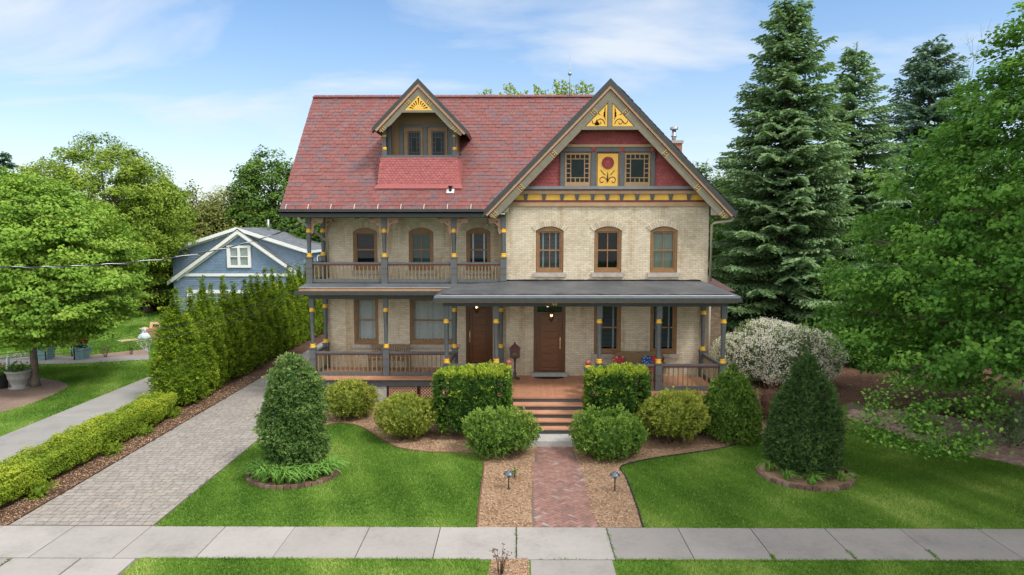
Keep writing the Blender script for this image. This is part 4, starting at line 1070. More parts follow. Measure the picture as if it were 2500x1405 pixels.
mb_ = MB(); mb_.flat([(-12.35, 13.7), (-10.66, 13.7), (-10.66, 60), (-12.35, 60)], .008)
mb_.flat(list(reversed(RPB))+[(26, 20.2), (26, 42), (9.45, 42), (9.45, 22)], .004); mb_.flat([(6.7, 22.5), (9.44, 22.5), (9.44, 42), (6.7, 42)], .006); struct('bark_bed', mb_, DMULCH)
mb_ = MB()
nb_bed = smooth(g2([(-60, 1020), (0, 1008), (80, 985), (140, 960), (166, 944), (150, 933), (95, 924), (0, 926), (-60, 926)]), 4)
gr_bed = g2([(-40, 886), (100, 868), (200, 870), (362, 853), (362, 869), (200, 880), (0, 882)])
mb_.flat(nb_bed, .006); mb_.flat(gr_bed, .006); struct('neighbour_bed', mb_, PMULCH)
# pavements
sw = MB()
joints = [-27.2, -25.6, -24.1, -22.5, -20.9, -19.4, -17.8, -16.2, -14.6, -12.4, -10.7, -9.2, -7.6, -6.05, -4.6, -3.05, -1.58, -.01, 1.85, 3.33, 4.82, 6.35, 7.9, 9.5, 11.1, 12.7, 14.3, 15.9, 17.5, 19, 20.6, 22.2, 23.8]
for a, b in zip(joints, joints[1:]):
    t = random.uniform(-.004, .004); o = random.uniform(-.006, .006)
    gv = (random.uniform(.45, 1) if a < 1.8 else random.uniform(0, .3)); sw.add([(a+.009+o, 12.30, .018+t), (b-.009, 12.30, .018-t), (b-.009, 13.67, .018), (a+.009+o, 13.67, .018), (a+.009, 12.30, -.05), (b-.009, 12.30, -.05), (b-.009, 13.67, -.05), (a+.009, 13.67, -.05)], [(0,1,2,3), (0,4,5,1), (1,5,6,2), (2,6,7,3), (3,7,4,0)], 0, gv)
for a, b in ((-10.7, -9.5), (-9.48, -8.2), (-8.18, -7.15)): sw.box(a+.01, b-.01, 8.7, 12.28, -.05, .014)
sw.box(.26, 1.78, 8.7, 12.28, -.05, .014)
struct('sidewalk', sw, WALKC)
sw = MB()
for k in range(12): sw.box(-15.38, -12.37, 8.7+k*4.4, 8.7+k*4.4+4.38 if k != 0 else 12.28, -.05, .010)
struct('neighbour_driveway', sw, DRIVC)
sw = MB(); wl = g2([(-60, 898), (0, 893), (200, 888), (364, 879), (364, 868), (200, 878), (0, 880), (-60, 884)]); sw.flat(wl, .014)
sw.flat(smooth(g2([(364, 862), (352, 855), (335, 843), (332, 832), (345, 828), (372, 826)]), 3), .014); sw.flat(g2([(112, 878), (185, 877), (180, 871), (125, 872)]), .016); sw.flat(g2([(-60, 872), (0, 868), (60, 862), (90, 868), (60, 876), (-60, 884)]), .010)
struct('garden_path', sw, DRIVC)
# driveway pavers
PAVE = rampmat('paver_stone', [(0, (.25, .228, .206)), (.5, (.28, .255, .23)), (.95, (.305, .277, .25)), (1, (.31, .27, .22))], .9, 10, .22, .3, .2)
b = MB(); y = 13.72; r = 0
b.box(-10.64, -7.58, 13.69, 58, -.05, .004, 1)
while y < 44:
    h = .175; x = -10.62-random.uniform(0, .2)
    if y > 30: h = .35
    while x < -7.62:
        w_ = random.choice((.22, .27, .27, .17)); x1 = min(x+w_, -7.60); x0 = max(x, -10.62)
        if x1-x0 > .05: b.box(x0+.008, x1-.008, y+.009, y+h-.009, 0, .014+random.uniform(-.002, .002), 0)
        x += w_
    y += h
struct('paved_driveway', b, [PAVE, paint('joint_sand', (.10, .085, .07), .95, .2, 30)])
# herringbone brick walk
BRK = rampmat('walk_brick', [(0, (.20, .125, .11)), (.4, (.265, .145, .12)), (.8, (.30, .165, .135)), (.97, (.30, .205, .175)), (1, (.32, .28, .26))], .9, 12, .25, .3, .2)
b = MB(); b.flat(PATH, .006, 0, 1)
px_, py_ = np.array([p[0] for p in PATH]), 0
def in_shr(x, y, poly, mrg=.0): return inpoly(np.array([x]), np.array([y]), poly)[0]
c45, s45 = math.cos(PI/4), math.sin(PI/4)
W_, H_ = .205, .1025
def brickfield(b, poly, x0, x1, y0, y1, cx, cy, rot=PI/4):
    cr, sr = math.cos(rot), math.sin(rot); R = int(max(x1-x0, y1-y0)/H_)+6
    for i in range(-R, R):
        for j in range(-R, R):
            k = (i-j) % 4
            if k == 0: q = (i*H_, j*H_, W_, H_)
            elif k == 2 and False: q = None
            elif k == 3: q = (i*H_, j*H_, H_, W_)
            else: continue
            xm, ym = q[0]+q[2]/2, q[1]+q[3]/2
            X, Y_ = cx+xm*cr-ym*sr, cy+xm*sr+ym*cr
            if not (x0 < X < x1 and y0 < Y_ < y1) or not in_shr(X, Y_, poly): continue
            gp = .004; z = .014+random.uniform(-.002, .002)
            pts = [(q[0]+gp, q[1]+gp), (q[0]+q[2]-gp, q[1]+gp), (q[0]+q[2]-gp, q[1]+q[3]-gp), (q[0]+gp, q[1]+q[3]-gp)]
            w = [(cx+p[0]*cr-p[1]*sr, cy+p[0]*sr+p[1]*cr) for p in pts]
            b.add([(p[0], p[1], z) for p in w]+[(p[0], p[1], 0) for p in w], [(0,1,2,3), (0,4,5,1), (1,5,6,2), (2,6,7,3), (3,7,4,0)], 0)
brickfield(b, PATH, .2, 1.9, 13.7, 19.05, 1.0, 16.4)
struct('brick_walk', b, [BRK, paint('walk_joint', (.15, .11, .085), .95, .2, 30)])
BRK2 = rampmat('side_walk_brick', [(0, (.36, .22, .19)), (.5, (.47, .31, .27)), (1, (.56, .42, .37))], .9, 12, .25, .3, .2)
b = MB(); b.flat(RPATH, .008, 0, 1); brickfield(b, RPATH, 8.5, 17.5, 16.5, 23, 12.5, 19.5, .6); struct('side_brick_path', b, [BRK2, paint('walk_joint', (.2, .15, .12), .95, .2, 30)])

# ================================================================== FOLIAGE TOOLS
def unit(a): return a/np.maximum(np.linalg.norm(a, axis=1, keepdims=True), 1e-9)
def quads(Pc, D, Nn, ln, wd):
    """one rhombic leaf per point: D along, Nn facing, ln/wd arrays"""
    D = unit(D); B = unit(np.cross(Nn, D)); n = len(Pc)
    V = np.empty((n, 4, 3)); l = ln[:, None]; w = wd[:, None]
    V[:, 0] = Pc-D*l*.5; V[:, 1] = Pc+B*w*.5+D*l*.05; V[:, 2] = Pc+D*l*.5; V[:, 3] = Pc-B*w*.5+D*l*.05
    return V.reshape(-1, 3), np.arange(4*n).reshape(n, 4)
class LF:
    def __init__(s): s.V = []; s.F = []; s.va = []; s.n = 0
    def add(s, V, F, va): s.V.append(V); s.F.append(F+s.n); s.va.append(np.clip(va, 0, 1)); s.n += len(V)
    def leaves(s, Pc, Nn, ln, wd, va, rng, jit=.6, droop=0.0):
        n = len(Pc); Nj = unit(Nn+rng.normal(size=(n, 3))*jit)
        R = rng.normal(size=(n, 3)); R[:, 2] -= droop
        D = R-Nj*np.sum(R*Nj, 1, keepdims=True)
        k = rng.uniform(.65, 1.3, n); V, F = quads(Pc, D, Nj, ln*k, wd*k); s.add(V, F, va)
    def build(s, name, mat, parent=None, loc=None): return arr(name, np.concatenate(s.V), np.concatenate(s.F), np.concatenate(s.va), mat, parent, loc)
def tubes_into(mb, pts, r0, r1, n=6):
    m_ = len(pts); mb.tube(pts, [r0+(r1-r0)*i/(m_-1) for i in range(m_)], n)
BARK = paint('grey_bark', (.13, .105, .085), .95, .3, 14, bmp=1.0); BARKD = paint('dark_bark', (.06, .048, .04), .95, .3, 14, bmp=1.0)
def prof_r(prof, z): return np.interp(z, [p[0] for p in prof], [p[1] for p in prof])
def broad_tree(name, label, cat, base, prof, trunk_r, ncl, per, leaf, mat, seed, clr, group=None, bark=None, squash=.5, bias=.5, lump=.2, limbs=16, extra=None, up=.75, droop=.4, cull=None):
    rng = np.random.default_rng(seed); bx, by = base
    t = thing(name, label, cat, (bx, by, 0), group)
    zs = np.linspace(prof[0][0], prof[-1][0], 200); wgt = np.maximum(prof_r(prof, zs), .15)**1.35; cdf = np.cumsum(wgt); cdf /= cdf[-1]
    z = np.interp(rng.uniform(size=ncl), cdf, zs); th = rng.uniform(0, 2*PI, ncl); rho = 1-(1-np.sqrt(rng.uniform(size=ncl)))*1.0
    rho = rho*(1-bias)+bias*np.maximum(rho, rng.uniform(.6, 1, ncl))
    R = prof_r(prof, z); dirs = np.stack([np.cos(th), np.sin(th), (z-zs[0])/max(1, np.max(R))], 1)
    R = R*(1+lump*snoise(dirs, 2.6, seed+1)); C = np.stack([bx+np.cos(th)*R*rho, by+np.sin(th)*R*rho, z+rng.normal(size=ncl)*.1], 1)
    if extra is not None: C = np.concatenate([C, np.asarray(extra)]); th = np.concatenate([th, np.zeros(len(extra))]); rho = np.concatenate([rho, np.ones(len(extra))]); 
    nc = len(C); rc = rng.uniform(clr[0], clr[1], nc); cv = np.clip(.47+.27*rng.normal(size=nc), .0, 1)
    if cull is not None:
        k_ = cull(C); C, rc, cv = C[k_], rc[k_], cv[k_]; nc = len(C)
    idx = np.repeat(np.arange(nc), per); n = len(idx)
    off = unit(rng.normal(size=(n, 3)))*(rng.uniform(size=(n, 1))**.45)*rc[idx][:, None]*np.array([1, 1, squash])
    # clusters sag outward like real leafy shoots
    Pc = C[idx]+off; Pc[:, 2] -= .22*(off[:, 0]**2+off[:, 1]**2)/np.maximum(rc[idx], .1)
    outw = unit(Pc-np.array([bx, by, np.mean(zs)])); Nn = outw*.55+np.array([0, 0, up])+off/np.maximum(rc[idx][:, None], .1)*.3
    lf = LF(); lf.leaves(Pc, Nn, leaf*np.ones(n), leaf*.72*np.ones(n), cv[idx]*.62+.22*rng.uniform(size=n)+.2*np.clip(off[:, 2]/(rc[idx]*squash+1e-6)+.2, 0, 1), rng, .55, droop)  # upper leaves of each cluster coloured lighter, as top light would
    lf.build('crown', mat, t)
    tr = MB(); z0 = prof[0][0]; ztop = prof[-1][0]; k = 9
    tp = [(bx+.12*trunk_r*math.sin(i*1.3), by+.12*trunk_r*math.cos(i*1.7), ztop*.86*i/k) for i in range(k+1)]; tubes_into(tr, tp, trunk_r, trunk_r*.15, 9)
    tubes_into(tr, [(bx, by, 0), (bx, by, .15), (bx, by, .45)], trunk_r*1.35, trunk_r*1.0, 9)
    sel = rng.choice(nc, min(limbs, nc), replace=False)
    for i in sel:
        c = C[i]; zz = max(z0*.75, min(ztop*.75, c[2]-.55*math.hypot(c[0]-bx, c[1]-by))); a = Vector((bx, by, zz)); e = Vector(c); mid = (a+e)/2+Vector((0, 0, .12*(e-a).length)); rr = trunk_r*(.42-.28*zz/ztop)
        tubes_into(tr, [tuple(a), tuple(a*.6+mid*.4+Vector((0, 0, .05))), tuple(mid), tuple(mid*.5+e*.5), tuple(e)], rr, rr*.18, 5)
    build('trunk', tr, bark or BARK, t)
    return t
def spruce(name, label, base, H, R, z0, seed, mat, tops=((0, 0, 1),), nw=44, group='tall spruces', clump=1.0, gaps=.12, sparse=1.0, ex=.62):
    rng = np.random.default_rng(seed); bx, by = base; t = thing(name, label, 'spruce tree', (bx, by, 0), group)
    lf = LF(); tr = MB(); tubes_into(tr, [(bx, by, 0), (bx, by, H*.5), (bx, by, H*.93)], H*.018, .03, 8)
    for dxx, dyy, hh in tops: tubes_into(tr, [(bx, by, H*.6), (bx+dxx*.7, by+dyy*.7, H*.8), (bx+dxx, by+dyy, H*hh)], H*.008, .012, 6)
    br = MB()
    for i in range(nw):
        f = (i+.5)/nw; z = z0+(H*.985-z0)*f**.92; rmax = R*min(1.0, (1-f)**ex*1.04+.02)*(1-.25*max(0, .12-f)/.12)
        nb = max(4, int(rng.integers(8, 12)*(1 if f < .7 else .8)*sparse))
        for a in rng.uniform(0, 2*PI)+np.arange(nb)*2*PI/nb+rng.normal(size=nb)*.2:
            if rng.uniform() < gaps: continue
            Ln = rmax*rng.uniform(.66, 1.12)+.12; zz = z+rng.normal()*.18
            top = tops[rng.integers(len(tops))]; kx = max(0, (zz/H-.6)/.4); ox, oy = top[0]*kx, top[1]*kx
            d = np.array([math.cos(a), math.sin(a), 0]); pr = np.array([-d[1], d[0], 0])
            rise = .55*max(0, f-.62)/.38; dr = (.30-.16*f)*rng.uniform(.6, 1.3)
            def bp(s): return np.array([bx+ox, by+oy, zz])[None]+d*(Ln*s)[:, None]+np.array([0, 0, 1])*(Ln*(-dr*s+dr*.75*s**2.2+rise*s))[:, None]
            s = np.arange(.12, 1.0, .085/max(Ln, .3)*1.0); 
            if len(s) == 0: s = np.array([.5, .9])
            n = len(s); Bp = bp(s)
            pb = bp(np.array([0, .35, .7, 1.0])); 
            if Ln > .8: tubes_into(br, [tuple(q) for q in pb], .012*Ln**.7+.006, .004, 4)
            lt = (.16+.42*np.sin(np.clip(s, 0, 1)*PI*.85+.25)**1.0*min(1, Ln/2.2))*rng.uniform(.8, 1.2, n)*clump
            bv = np.clip(.45+.25*rng.normal(), .05, .9)
            for sg in (-1, 1):
                ang_ = rng.uniform(.7, 1.05, n); tw = d*np.cos(ang_)[:, None]+pr*sg*np.sin(ang_)[:, None]+np.array([0, 0, 1])*rng.normal(size=n)[:, None]*.12-np.array([0, 0, .28])
                for q in (.2, .45, .7, .95):
                    Pq = Bp+tw*(lt*q)[:, None]; m2 = n
                    Nn = np.tile(np.array([0, 0, 1.]), (m2, 1))+rng.normal(size=(m2, 3))*.55+d*.35
                    D = tw+rng.normal(size=(m2, 3))*.25
                    V, F = quads(Pq, D, Nn, rng.uniform(.13, .23, m2)*clump, rng.uniform(.06, .11, m2)*clump)
                    lf.add(V, F, bv*.5+.25*rng.uniform(size=m2)+.25*q*s)
            Nn = np.tile(np.array([0, 0, 1.]), (n, 1))+rng.normal(size=(n, 3))*.5
            V, F = quads(Bp+rng.normal(size=(n, 3))*.02, np.tile(d, (n, 1))+rng.normal(size=(n, 3))*.3, Nn, np.full(n, .22*clump), np.full(n, .085*clump)); lf.add(V, F, bv*.6+.3*rng.uniform(size=n))
    for dxx, dyy, hh in tops:
        n = 60; zz = np.linspace(H*hh*.93, H*hh, n); Pq = np.stack([np.full(n, bx+dxx), np.full(n, by+dyy), zz], 1); D = np.stack([rng.normal(size=n), rng.normal(size=n), np.full(n, 1.3)], 1)
        V, F = quads(Pq+D*.06, D, rng.normal(size=(n, 3)), np.full(n, .2), np.full(n, .05)); lf.add(V, F, rng.uniform(size=n))
    lf.build('foliage', mat, t); trk = build('trunk', tr, BARKD, t); build('branches', br, BARKD, t)
    return t
def bush(name, label, cat, base, prof, rx, ry, nleaf, leaf, mat, seed, nexp=2.0, lump=.08, lfreq=3.0, depth=.14, group=None, stem=None, parts=False, aspect=.5, jit=.6, vfun=None, parent=None, rotn=0.0, upb=.35, core=.66, z0=0.0, topvar=0.0, local=False, spiky=0.0):
    """clipped shrub: leaves through the outer shell of a profile of revolution (superelliptic plan) round a core coloured dark as shaded inside"""
    rng = np.random.default_rng(seed); bx, by = (0, 0) if local else base
    pz = np.array([p[0] for p in prof]); pr = np.array([p[1] for p in prof])
    seg = np.hypot(np.diff(pz), np.diff(pr)*max(rx, ry)); leaf0 = leaf; wt = seg*(np.maximum((pr[1:]+pr[:-1])/2, .06)); cdf = np.concatenate([[0], np.cumsum(wt)/np.sum(wt)])
    def surf(n, sc=1.0):
        u = rng.uniform(size=n); k = np.clip(np.searchsorted(cdf, u, 'right')-1, 0, len(seg)-1); f = (u-cdf[k])/(cdf[k+1]-cdf[k]+1e-9)
        z = pz[k]+(pz[k+1]-pz[k])*f; r = pr[k]+(pr[k+1]-pr[k])*f; th = rng.uniform(0, 2*PI, n)
        c, s = np.cos(th), np.sin(th); q = (np.abs(c)**nexp+np.abs(s)**nexp)**(-1/nexp)
        nx, ny = np.sign(c)*np.abs(c)**(nexp-1)/rx, np.sign(s)*np.abs(s)**(nexp-1)/ry; hn = np.hypot(nx, ny)+1e-9
        dz, dr = (pz[k+1]-pz[k]), (pr[k+1]-pr[k])*max(rx, ry); ln = np.hypot(dz, dr)+1e-9
        Nn = np.stack([nx/hn*dz/ln, ny/hn*dz/ln, -dr/ln], 1)
        return np.stack([c*q*r*rx, s*q*r*ry, z], 1), Nn
    per = 8; nsp = int(nleaf*1.15)//per; nleaf = nsp*per
    Q, Nn = surf(nsp)
    ns = snoise(Q, lfreq, seed+3); ns2 = snoise(Q, lfreq*3.1, seed+4)
    dd = rng.uniform(size=nsp)**1.25*depth*1.5-(rng.uniform(size=nsp) < .06)*rng.uniform(.02, .11, nsp)
    Pc = Q+Nn*((lump*1.25*ns+lump*.6*ns2)-dd+.02)[:, None]
    va = .44+.20*ns2+.14*ns+.20*(rng.uniform(size=nsp)-.5)+topvar*(Nn[:, 2])-.55*(dd/(depth*1.5))+.12  # lit tops and shaded depth put into leaf colour, besides lighter new growth
    va = np.where(rng.uniform(size=nsp) < .012, 1.0, va)
    ii = np.repeat(np.arange(nsp), per); Nn = Nn[ii]; stp = rng.uniform(-1, 1, (nleaf, 3)); va = va[ii]+.22*(rng.uniform(size=nleaf)-.5)
    Pc = Pc[ii]+stp*leaf0*.55+Nn*(rng.uniform(0, .8, nleaf)*leaf0)[:, None]
    Dg = unit(Nn*.75+stp*.9+np.array([0, 0, .25]))
    cr, sr = math.cos(rotn), math.sin(rotn); M = np.array([[cr, sr, 0], [-sr, cr, 0], [0, 0, 1]]); Pc = Pc@M; Nr = Nn@M; Dg = Dg@M
    Pc = Pc+np.array([bx, by, z0])
    lf = LF(); kk = rng.uniform(.55, 1.4, nleaf)*leaf; V, F = quads(Pc, Dg, unit(Nr+np.array([0, 0, upb+.25])+rng.normal(size=(nleaf, 3))*jit), kk, kk*aspect); lf.add(V, F, va)
    cm = MB(); nth = 28; vs = []; fs = []
    zmin, zmax = pz[0], pz[-1]
    npz = len(pz)
    for i in range(npz):
        for k in range(nth):
            th = 2*PI*k/nth; c, s = math.cos(th), math.sin(th); q = (abs(c)**nexp+abs(s)**nexp)**(-1/nexp)
            z = zmin+(pz[i]-zmin)*.86; vs.append((c*q*pr[i]*rx*core, s*q*pr[i]*ry*core, z))
    vs = np.array(vs); vs = vs@M+np.array([bx, by, z0]); 
    for i in range(npz-1):
        for k in range(nth): fs.append((i*nth+k, i*nth+(k+1) % nth, (i+1)*nth+(k+1) % nth, (i+1)*nth+k))
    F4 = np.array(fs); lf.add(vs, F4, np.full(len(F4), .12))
    if local: return lf
    if stem is None and not parts: o = lf.build(name, mat); return tag(o, label, cat, group)
    t = thing(name, label, cat, (base[0], base[1], 0), group); lf.build('foliage', mat, t)
    if stem:
        b = MB()
        for k in range(stem):
            a = 2*PI*k/stem+rng.uniform(0, 1); r = rng.uniform(.05, .3)*rx; r2 = rng.uniform(.4, .85)*rx
            tubes_into(b, [(bx+r*math.cos(a), by+r*math.sin(a), 0), (bx+(r+r2)/2*math.cos(a), by+(r+r2)/2*math.sin(a), (pz[0]+z0)*.7+.05), (bx+r2*math.cos(a), by+r2*math.sin(a), pz[0]+z0+.25)], .018, .008, 5)
        build('stems', b, BARKD, t)
    return t
# ================================================================== PLANTING
ARB = leafmat('arborvitae_leaf', (.035, .075, .005), (.115, .175, .012), .2, c3=(.25, .32, .022))
HEDG = leafmat('hedge_leaf', (.07, .125, .012), (.155, .215, .018), .3, c3=(.27, .30, .028))
YEW = leafmat('yew_leaf', (.02, .055, .010), (.06, .12, .018), .25, c3=(.25, .31, .032))
JUN = leafmat('blue_green_leaf', (.035, .08, .02), (.085, .15, .038), .25, c3=(.21, .28, .10))
DARKJ = leafmat('dark_juniper_leaf', (.022, .050, .015), (.042, .085, .023), .2, c3=(.08, .13, .035))
RND = leafmat('round_shrub_leaf', (.08, .115, .018), (.19, .225, .035), .3, c3=(.33, .34, .075))
CYP = leafmat('cypress_leaf', (.035, .085, .014), (.095, .165, .026), .25, c3=(.19, .28, .055))
MAPL = leafmat('light_maple_leaf', (.065, .135, .016), (.16, .265, .036), .3, c3=(.30, .39, .07))
MAPR = leafmat('dark_maple_leaf', (.03, .09, .014), (.078, .18, .026), .32, c3=(.18, .30, .055))
BIGT = leafmat('spring_tree_leaf', (.065, .12, .014), (.165, .23, .03), .3, c3=(.28, .335, .06))
MIDT = leafmat('mid_tree_leaf', (.035, .08, .014), (.08, .145, .026), .3, c3=(.13, .20, .038))
OLIV = leafmat('olive_conifer_leaf', (.08, .10, .025), (.15, .17, .045), .25, c3=(.25, .255, .095))
SPRM = leafmat('spruce_needle', (.06, .115, .055), (.14, .225, .105), .25, c3=(.29, .38, .19))
SPRB = leafmat('blue_spruce_needle', (.045, .09, .066), (.10, .165, .115), .25, c3=(.19, .26, .18))
DKBG = leafmat('deep_green_leaf', (.02, .05, .012), (.04, .09, .018), .25)
LILY = leafmat('daylily_leaf', (.08, .17, .03), (.16, .30, .065), .35)
REDL = leafmat('red_foliage', (.10, .012, .012), (.22, .025, .025), .25)
REDF = leafmat('red_flower', (.35, .03, .02), (.55, .09, .05), .25)
WHF = leafmat('white_blossom', (.70, .68, .62), (.83, .82, .78), .25)
BRN = leafmat('brown_twig_leaf', (.10, .055, .04), (.18, .11, .075), .2)
GRYG = leafmat('grey_green_leaf', (.11, .16, .08), (.22, .27, .15), .3)
GRASS = leafmat('grass_blade', (.05, .115, .014), (.12, .215, .032), .35, c3=(.28, .34, .10))

# --- arborvitae screen along the drive: three grown plants, copied with their own size and turn
def arb_lf(seed, h=4.1):
    pz = [(.08, .62), (.35, .92), (.9, 1.0), (1.5, .92), (2.1, .74), (2.7, .49), (3.2, .29), (3.7, .13), (4.1, .01)]
    lf = bush('a', '', '', (0, 0), pz, .75, .75, 22000, .068, ARB, seed, lump=.055, lfreq=5.2, depth=.17, aspect=.42, jit=.5, upb=.1, core=.8, local=True, topvar=.12)
    # side leaders
    rng = np.random.default_rng(seed+50)
    for k in range(2):
        a = rng.uniform(0, 6.28); r = rng.uniform(.22, .4); top = rng.uniform(3.0, 3.6)
        pz2 = [(1.6, .5), (top-.9, .75), (top-.4, .4), (top, .01)]
        l2 = bush('a', '', '', (0, 0), pz2, .33, .33, 2400, .09, ARB, seed+60+k, lump=.05, lfreq=5, depth=.15, aspect=.42, jit=.5, upb=.1, core=.75, local=True)
        for V, F, va in zip(l2.V, l2.F, l2.va): lf.add(V+np.array([r*math.cos(a), r*math.sin(a), 0]), F-F.min(), va)
    return lf
protos = []
for s_ in range(3):
    lf = arb_lf(300+s_*7); o = lf.build('foliage', ARB); protos.append(o.data); bpy.data.objects.remove(o)
stm = MB(); stm.tube([(0, 0, 0), (0, 0, .5), (.02, 0, 2.5)], [.07, .06, .02], 7)
stm_me = None
Ys = [23.75+.98*i for i in range(18)]
descr = ['nearest and widest arborvitae of the driveway screen beside the low hedge', 'second arborvitae from the front end of the driveway screen']
ordn = ['third', 'fourth', 'fifth', 'sixth', 'seventh', 'eighth', 'ninth', 'tenth', 'eleventh', 'twelfth', 'thirteenth', 'fourteenth', 'fifteenth', 'sixteenth', 'seventeenth']
for i, y in enumerate(Ys):
    lab = descr[i] if i < 2 else ('rearmost arborvitae of the driveway screen behind the porch' if i == len(Ys)-1 else ordn[i-2]+' arborvitae from the front in the screen along the paved driveway')
    if i == 0: lab = descr[0]
    t = thing('arborvitae', lab, 'arborvitae', (-12.0+random.uniform(-.09, .09), y+random.uniform(-.1, .1), 0), 'arborvitae screen along the driveway', random.uniform(0, 6.28))
    k = (1.02+random.uniform(-.06, .06)); w_ = random.uniform(.9, 1.08)
    if i == 0: k, w_ = 1.0, 1.22
    if i == 1: k, w_ = .98, 1.05
    t.scale = (w_, w_, k)
    link('foliage', protos[i % 3], t, (0, 0, 0))
    if stm_me is None: o = build('trunk', stm, BARKD, t, (0, 0, 0)); stm_me = o.data
    else: link('trunk', stm_me, t, (0, 0, 0))

# --- low clipped hedge beside the drive
rng = np.random.default_rng(5)
def hedge(name, label, x0, x1, y0, y1, h, n, leaf, mat, seed):
    rng = np.random.default_rng(seed); t = thing(name, label, 'hedge', ((x0+x1)/2, (y0+y1)/2, 0))
    xm, w_ = (x0+x1)/2, (x1-x0)/2
    prof = [(0.10, .82), (.22, .98), (.5, 1.04), (.66, 1.0), (.74, .8), (.77, .3), (.77, 0)]
    seg = np.array([math.hypot((prof[i+1][0]-prof[i][0])*h/.77, (prof[i+1][1]-prof[i][1])*w_) for i in range(len(prof)-1)]); cdf = np.concatenate([[0], np.cumsum(seg)/seg.sum()])
    u = rng.uniform(size=n); k = np.clip(np.searchsorted(cdf, u, 'right')-1, 0, len(seg)-1); f = (u-cdf[k])/(cdf[k+1]-cdf[k])
    pz = np.array([p[0] for p in prof])*h/.77; pr = np.array([p[1] for p in prof])*w_
    z = pz[k]+(pz[k+1]-pz[k])*f; r = pr[k]+(pr[k+1]-pr[k])*f; side = rng.choice([-1, 1], n); y = rng.uniform(y0, y1, n)
    dz, dr = pz[k+1]-pz[k], pr[k+1]-pr[k]; ln = np.hypot(dz, dr)
    Nn = np.stack([side*dz/ln, np.zeros(n), -dr/ln], 1); Q = np.stack([xm+side*r, y, z], 1)
    endk = np.clip(np.minimum(y-y0, y1-y)/.35, 0, 1)**.5; Q[:, 0] = xm+(Q[:, 0]-xm)*(.55+.45*endk); Q[:, 2] *= .75+.25*endk
    n1, n2 = snoise(Q, 2.6, seed+1), snoise(Q, 8, seed+2)
    Pc = Q+Nn*(.10*n1+.05*n2-rng.uniform(size=n)**1.6*.16)[:, None]; Pc[:, 2] += rng.uniform(size=n)**6*.07*(Nn[:, 2] > .5)
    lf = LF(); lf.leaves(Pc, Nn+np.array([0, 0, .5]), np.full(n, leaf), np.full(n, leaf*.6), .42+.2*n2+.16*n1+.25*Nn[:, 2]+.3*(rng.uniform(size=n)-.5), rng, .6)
    V = []; F = []
    cw = .70
    ring = [(-cw*w_*.8, .12), (-cw*w_, .3), (-cw*w_*.95, h*.68), (0, h*.72), (cw*w_*.95, h*.68), (cw*w_, .3), (cw*w_*.8, .12)]
    V = np.array([(xm+a, yy, b) for yy in (y0+.2, y1-.2) for a, b in ring]); F = np.array([(i, i+1, i+8, i+7) for i in range(6)]); lf.add(V, F, np.full(6, .3))
    lf.build('foliage', mat, t)
    b = MB()
    for q in range(int((y1-y0)/.28)):
        yy = y0+.15+q*.28; 
        for sx in (-.6, 0, .6): tubes_into(b, [(xm+sx*w_*.6, yy, 0), (xm+sx*w_*1.1, yy+random.uniform(-.15, .15), .35)], .012, .006, 4)
    build('stems', b, BARKD, t)
    # young shoots at the foot
    return t
hedge('clipped_hedge', 'low yellow green clipped hedge between the two driveways', -12.28, -11.2, 13.9, 22.3, .80, 42000, .055, HEDG, 41)
# sprouting fresh clumps at the hedge foot
k = 0
labs = ['fresh green sprout at the far end of the low hedge', 'leafy sprout on the mulch by the nearest arborvitae', 'small sprout at the foot of the low hedge middle', 'lowest small sprout at the hedge foot near the sidewalk']
for (u, v, r) in ((345, 1062, .34), (415, 1020, .36), (270, 1110, .25), (95, 1213, .25)):
    x, y = G(u, v); bush('hedge_sprout', labs[k], 'shrub', (x, y), [(.02, .6), (.12, 1), (.22, .85), (.32, .3), (.34, .01)], r, r, 900, .055, HEDG, 70+k, lump=.09, lfreq=9, depth=.12, group='sprouts at the hedge foot', aspect=.6); k += 1

# --- clipped evergreens of the front garden
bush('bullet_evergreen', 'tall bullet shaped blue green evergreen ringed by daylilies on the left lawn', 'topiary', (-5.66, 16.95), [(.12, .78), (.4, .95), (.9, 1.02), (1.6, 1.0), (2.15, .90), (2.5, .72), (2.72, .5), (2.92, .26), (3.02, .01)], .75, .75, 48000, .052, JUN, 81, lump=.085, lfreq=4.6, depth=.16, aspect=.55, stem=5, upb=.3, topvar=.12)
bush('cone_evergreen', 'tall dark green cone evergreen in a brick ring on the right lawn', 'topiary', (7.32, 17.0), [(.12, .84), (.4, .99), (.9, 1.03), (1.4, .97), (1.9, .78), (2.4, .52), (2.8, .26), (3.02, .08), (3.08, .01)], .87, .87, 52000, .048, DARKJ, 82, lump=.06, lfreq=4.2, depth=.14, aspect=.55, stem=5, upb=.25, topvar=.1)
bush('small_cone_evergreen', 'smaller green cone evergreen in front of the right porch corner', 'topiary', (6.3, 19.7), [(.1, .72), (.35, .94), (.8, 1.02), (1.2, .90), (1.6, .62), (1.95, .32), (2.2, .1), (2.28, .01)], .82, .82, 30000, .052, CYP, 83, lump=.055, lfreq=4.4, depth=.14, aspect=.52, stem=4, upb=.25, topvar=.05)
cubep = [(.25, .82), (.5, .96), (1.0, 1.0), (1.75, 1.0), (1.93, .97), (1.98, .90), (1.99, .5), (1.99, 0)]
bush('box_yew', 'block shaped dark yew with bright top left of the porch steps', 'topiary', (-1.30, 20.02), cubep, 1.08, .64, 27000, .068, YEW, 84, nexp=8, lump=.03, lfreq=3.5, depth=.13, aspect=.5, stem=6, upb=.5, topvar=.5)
bush('box_yew', 'block shaped dark yew with bright top right of the porch steps', 'topiary', (3.0, 20.12), cubep, .88, .60, 23000, .068, YEW, 85, nexp=8, lump=.035, lfreq=3.5, depth=.13, aspect=.5, stem=6, upb=.5, topvar=.5)
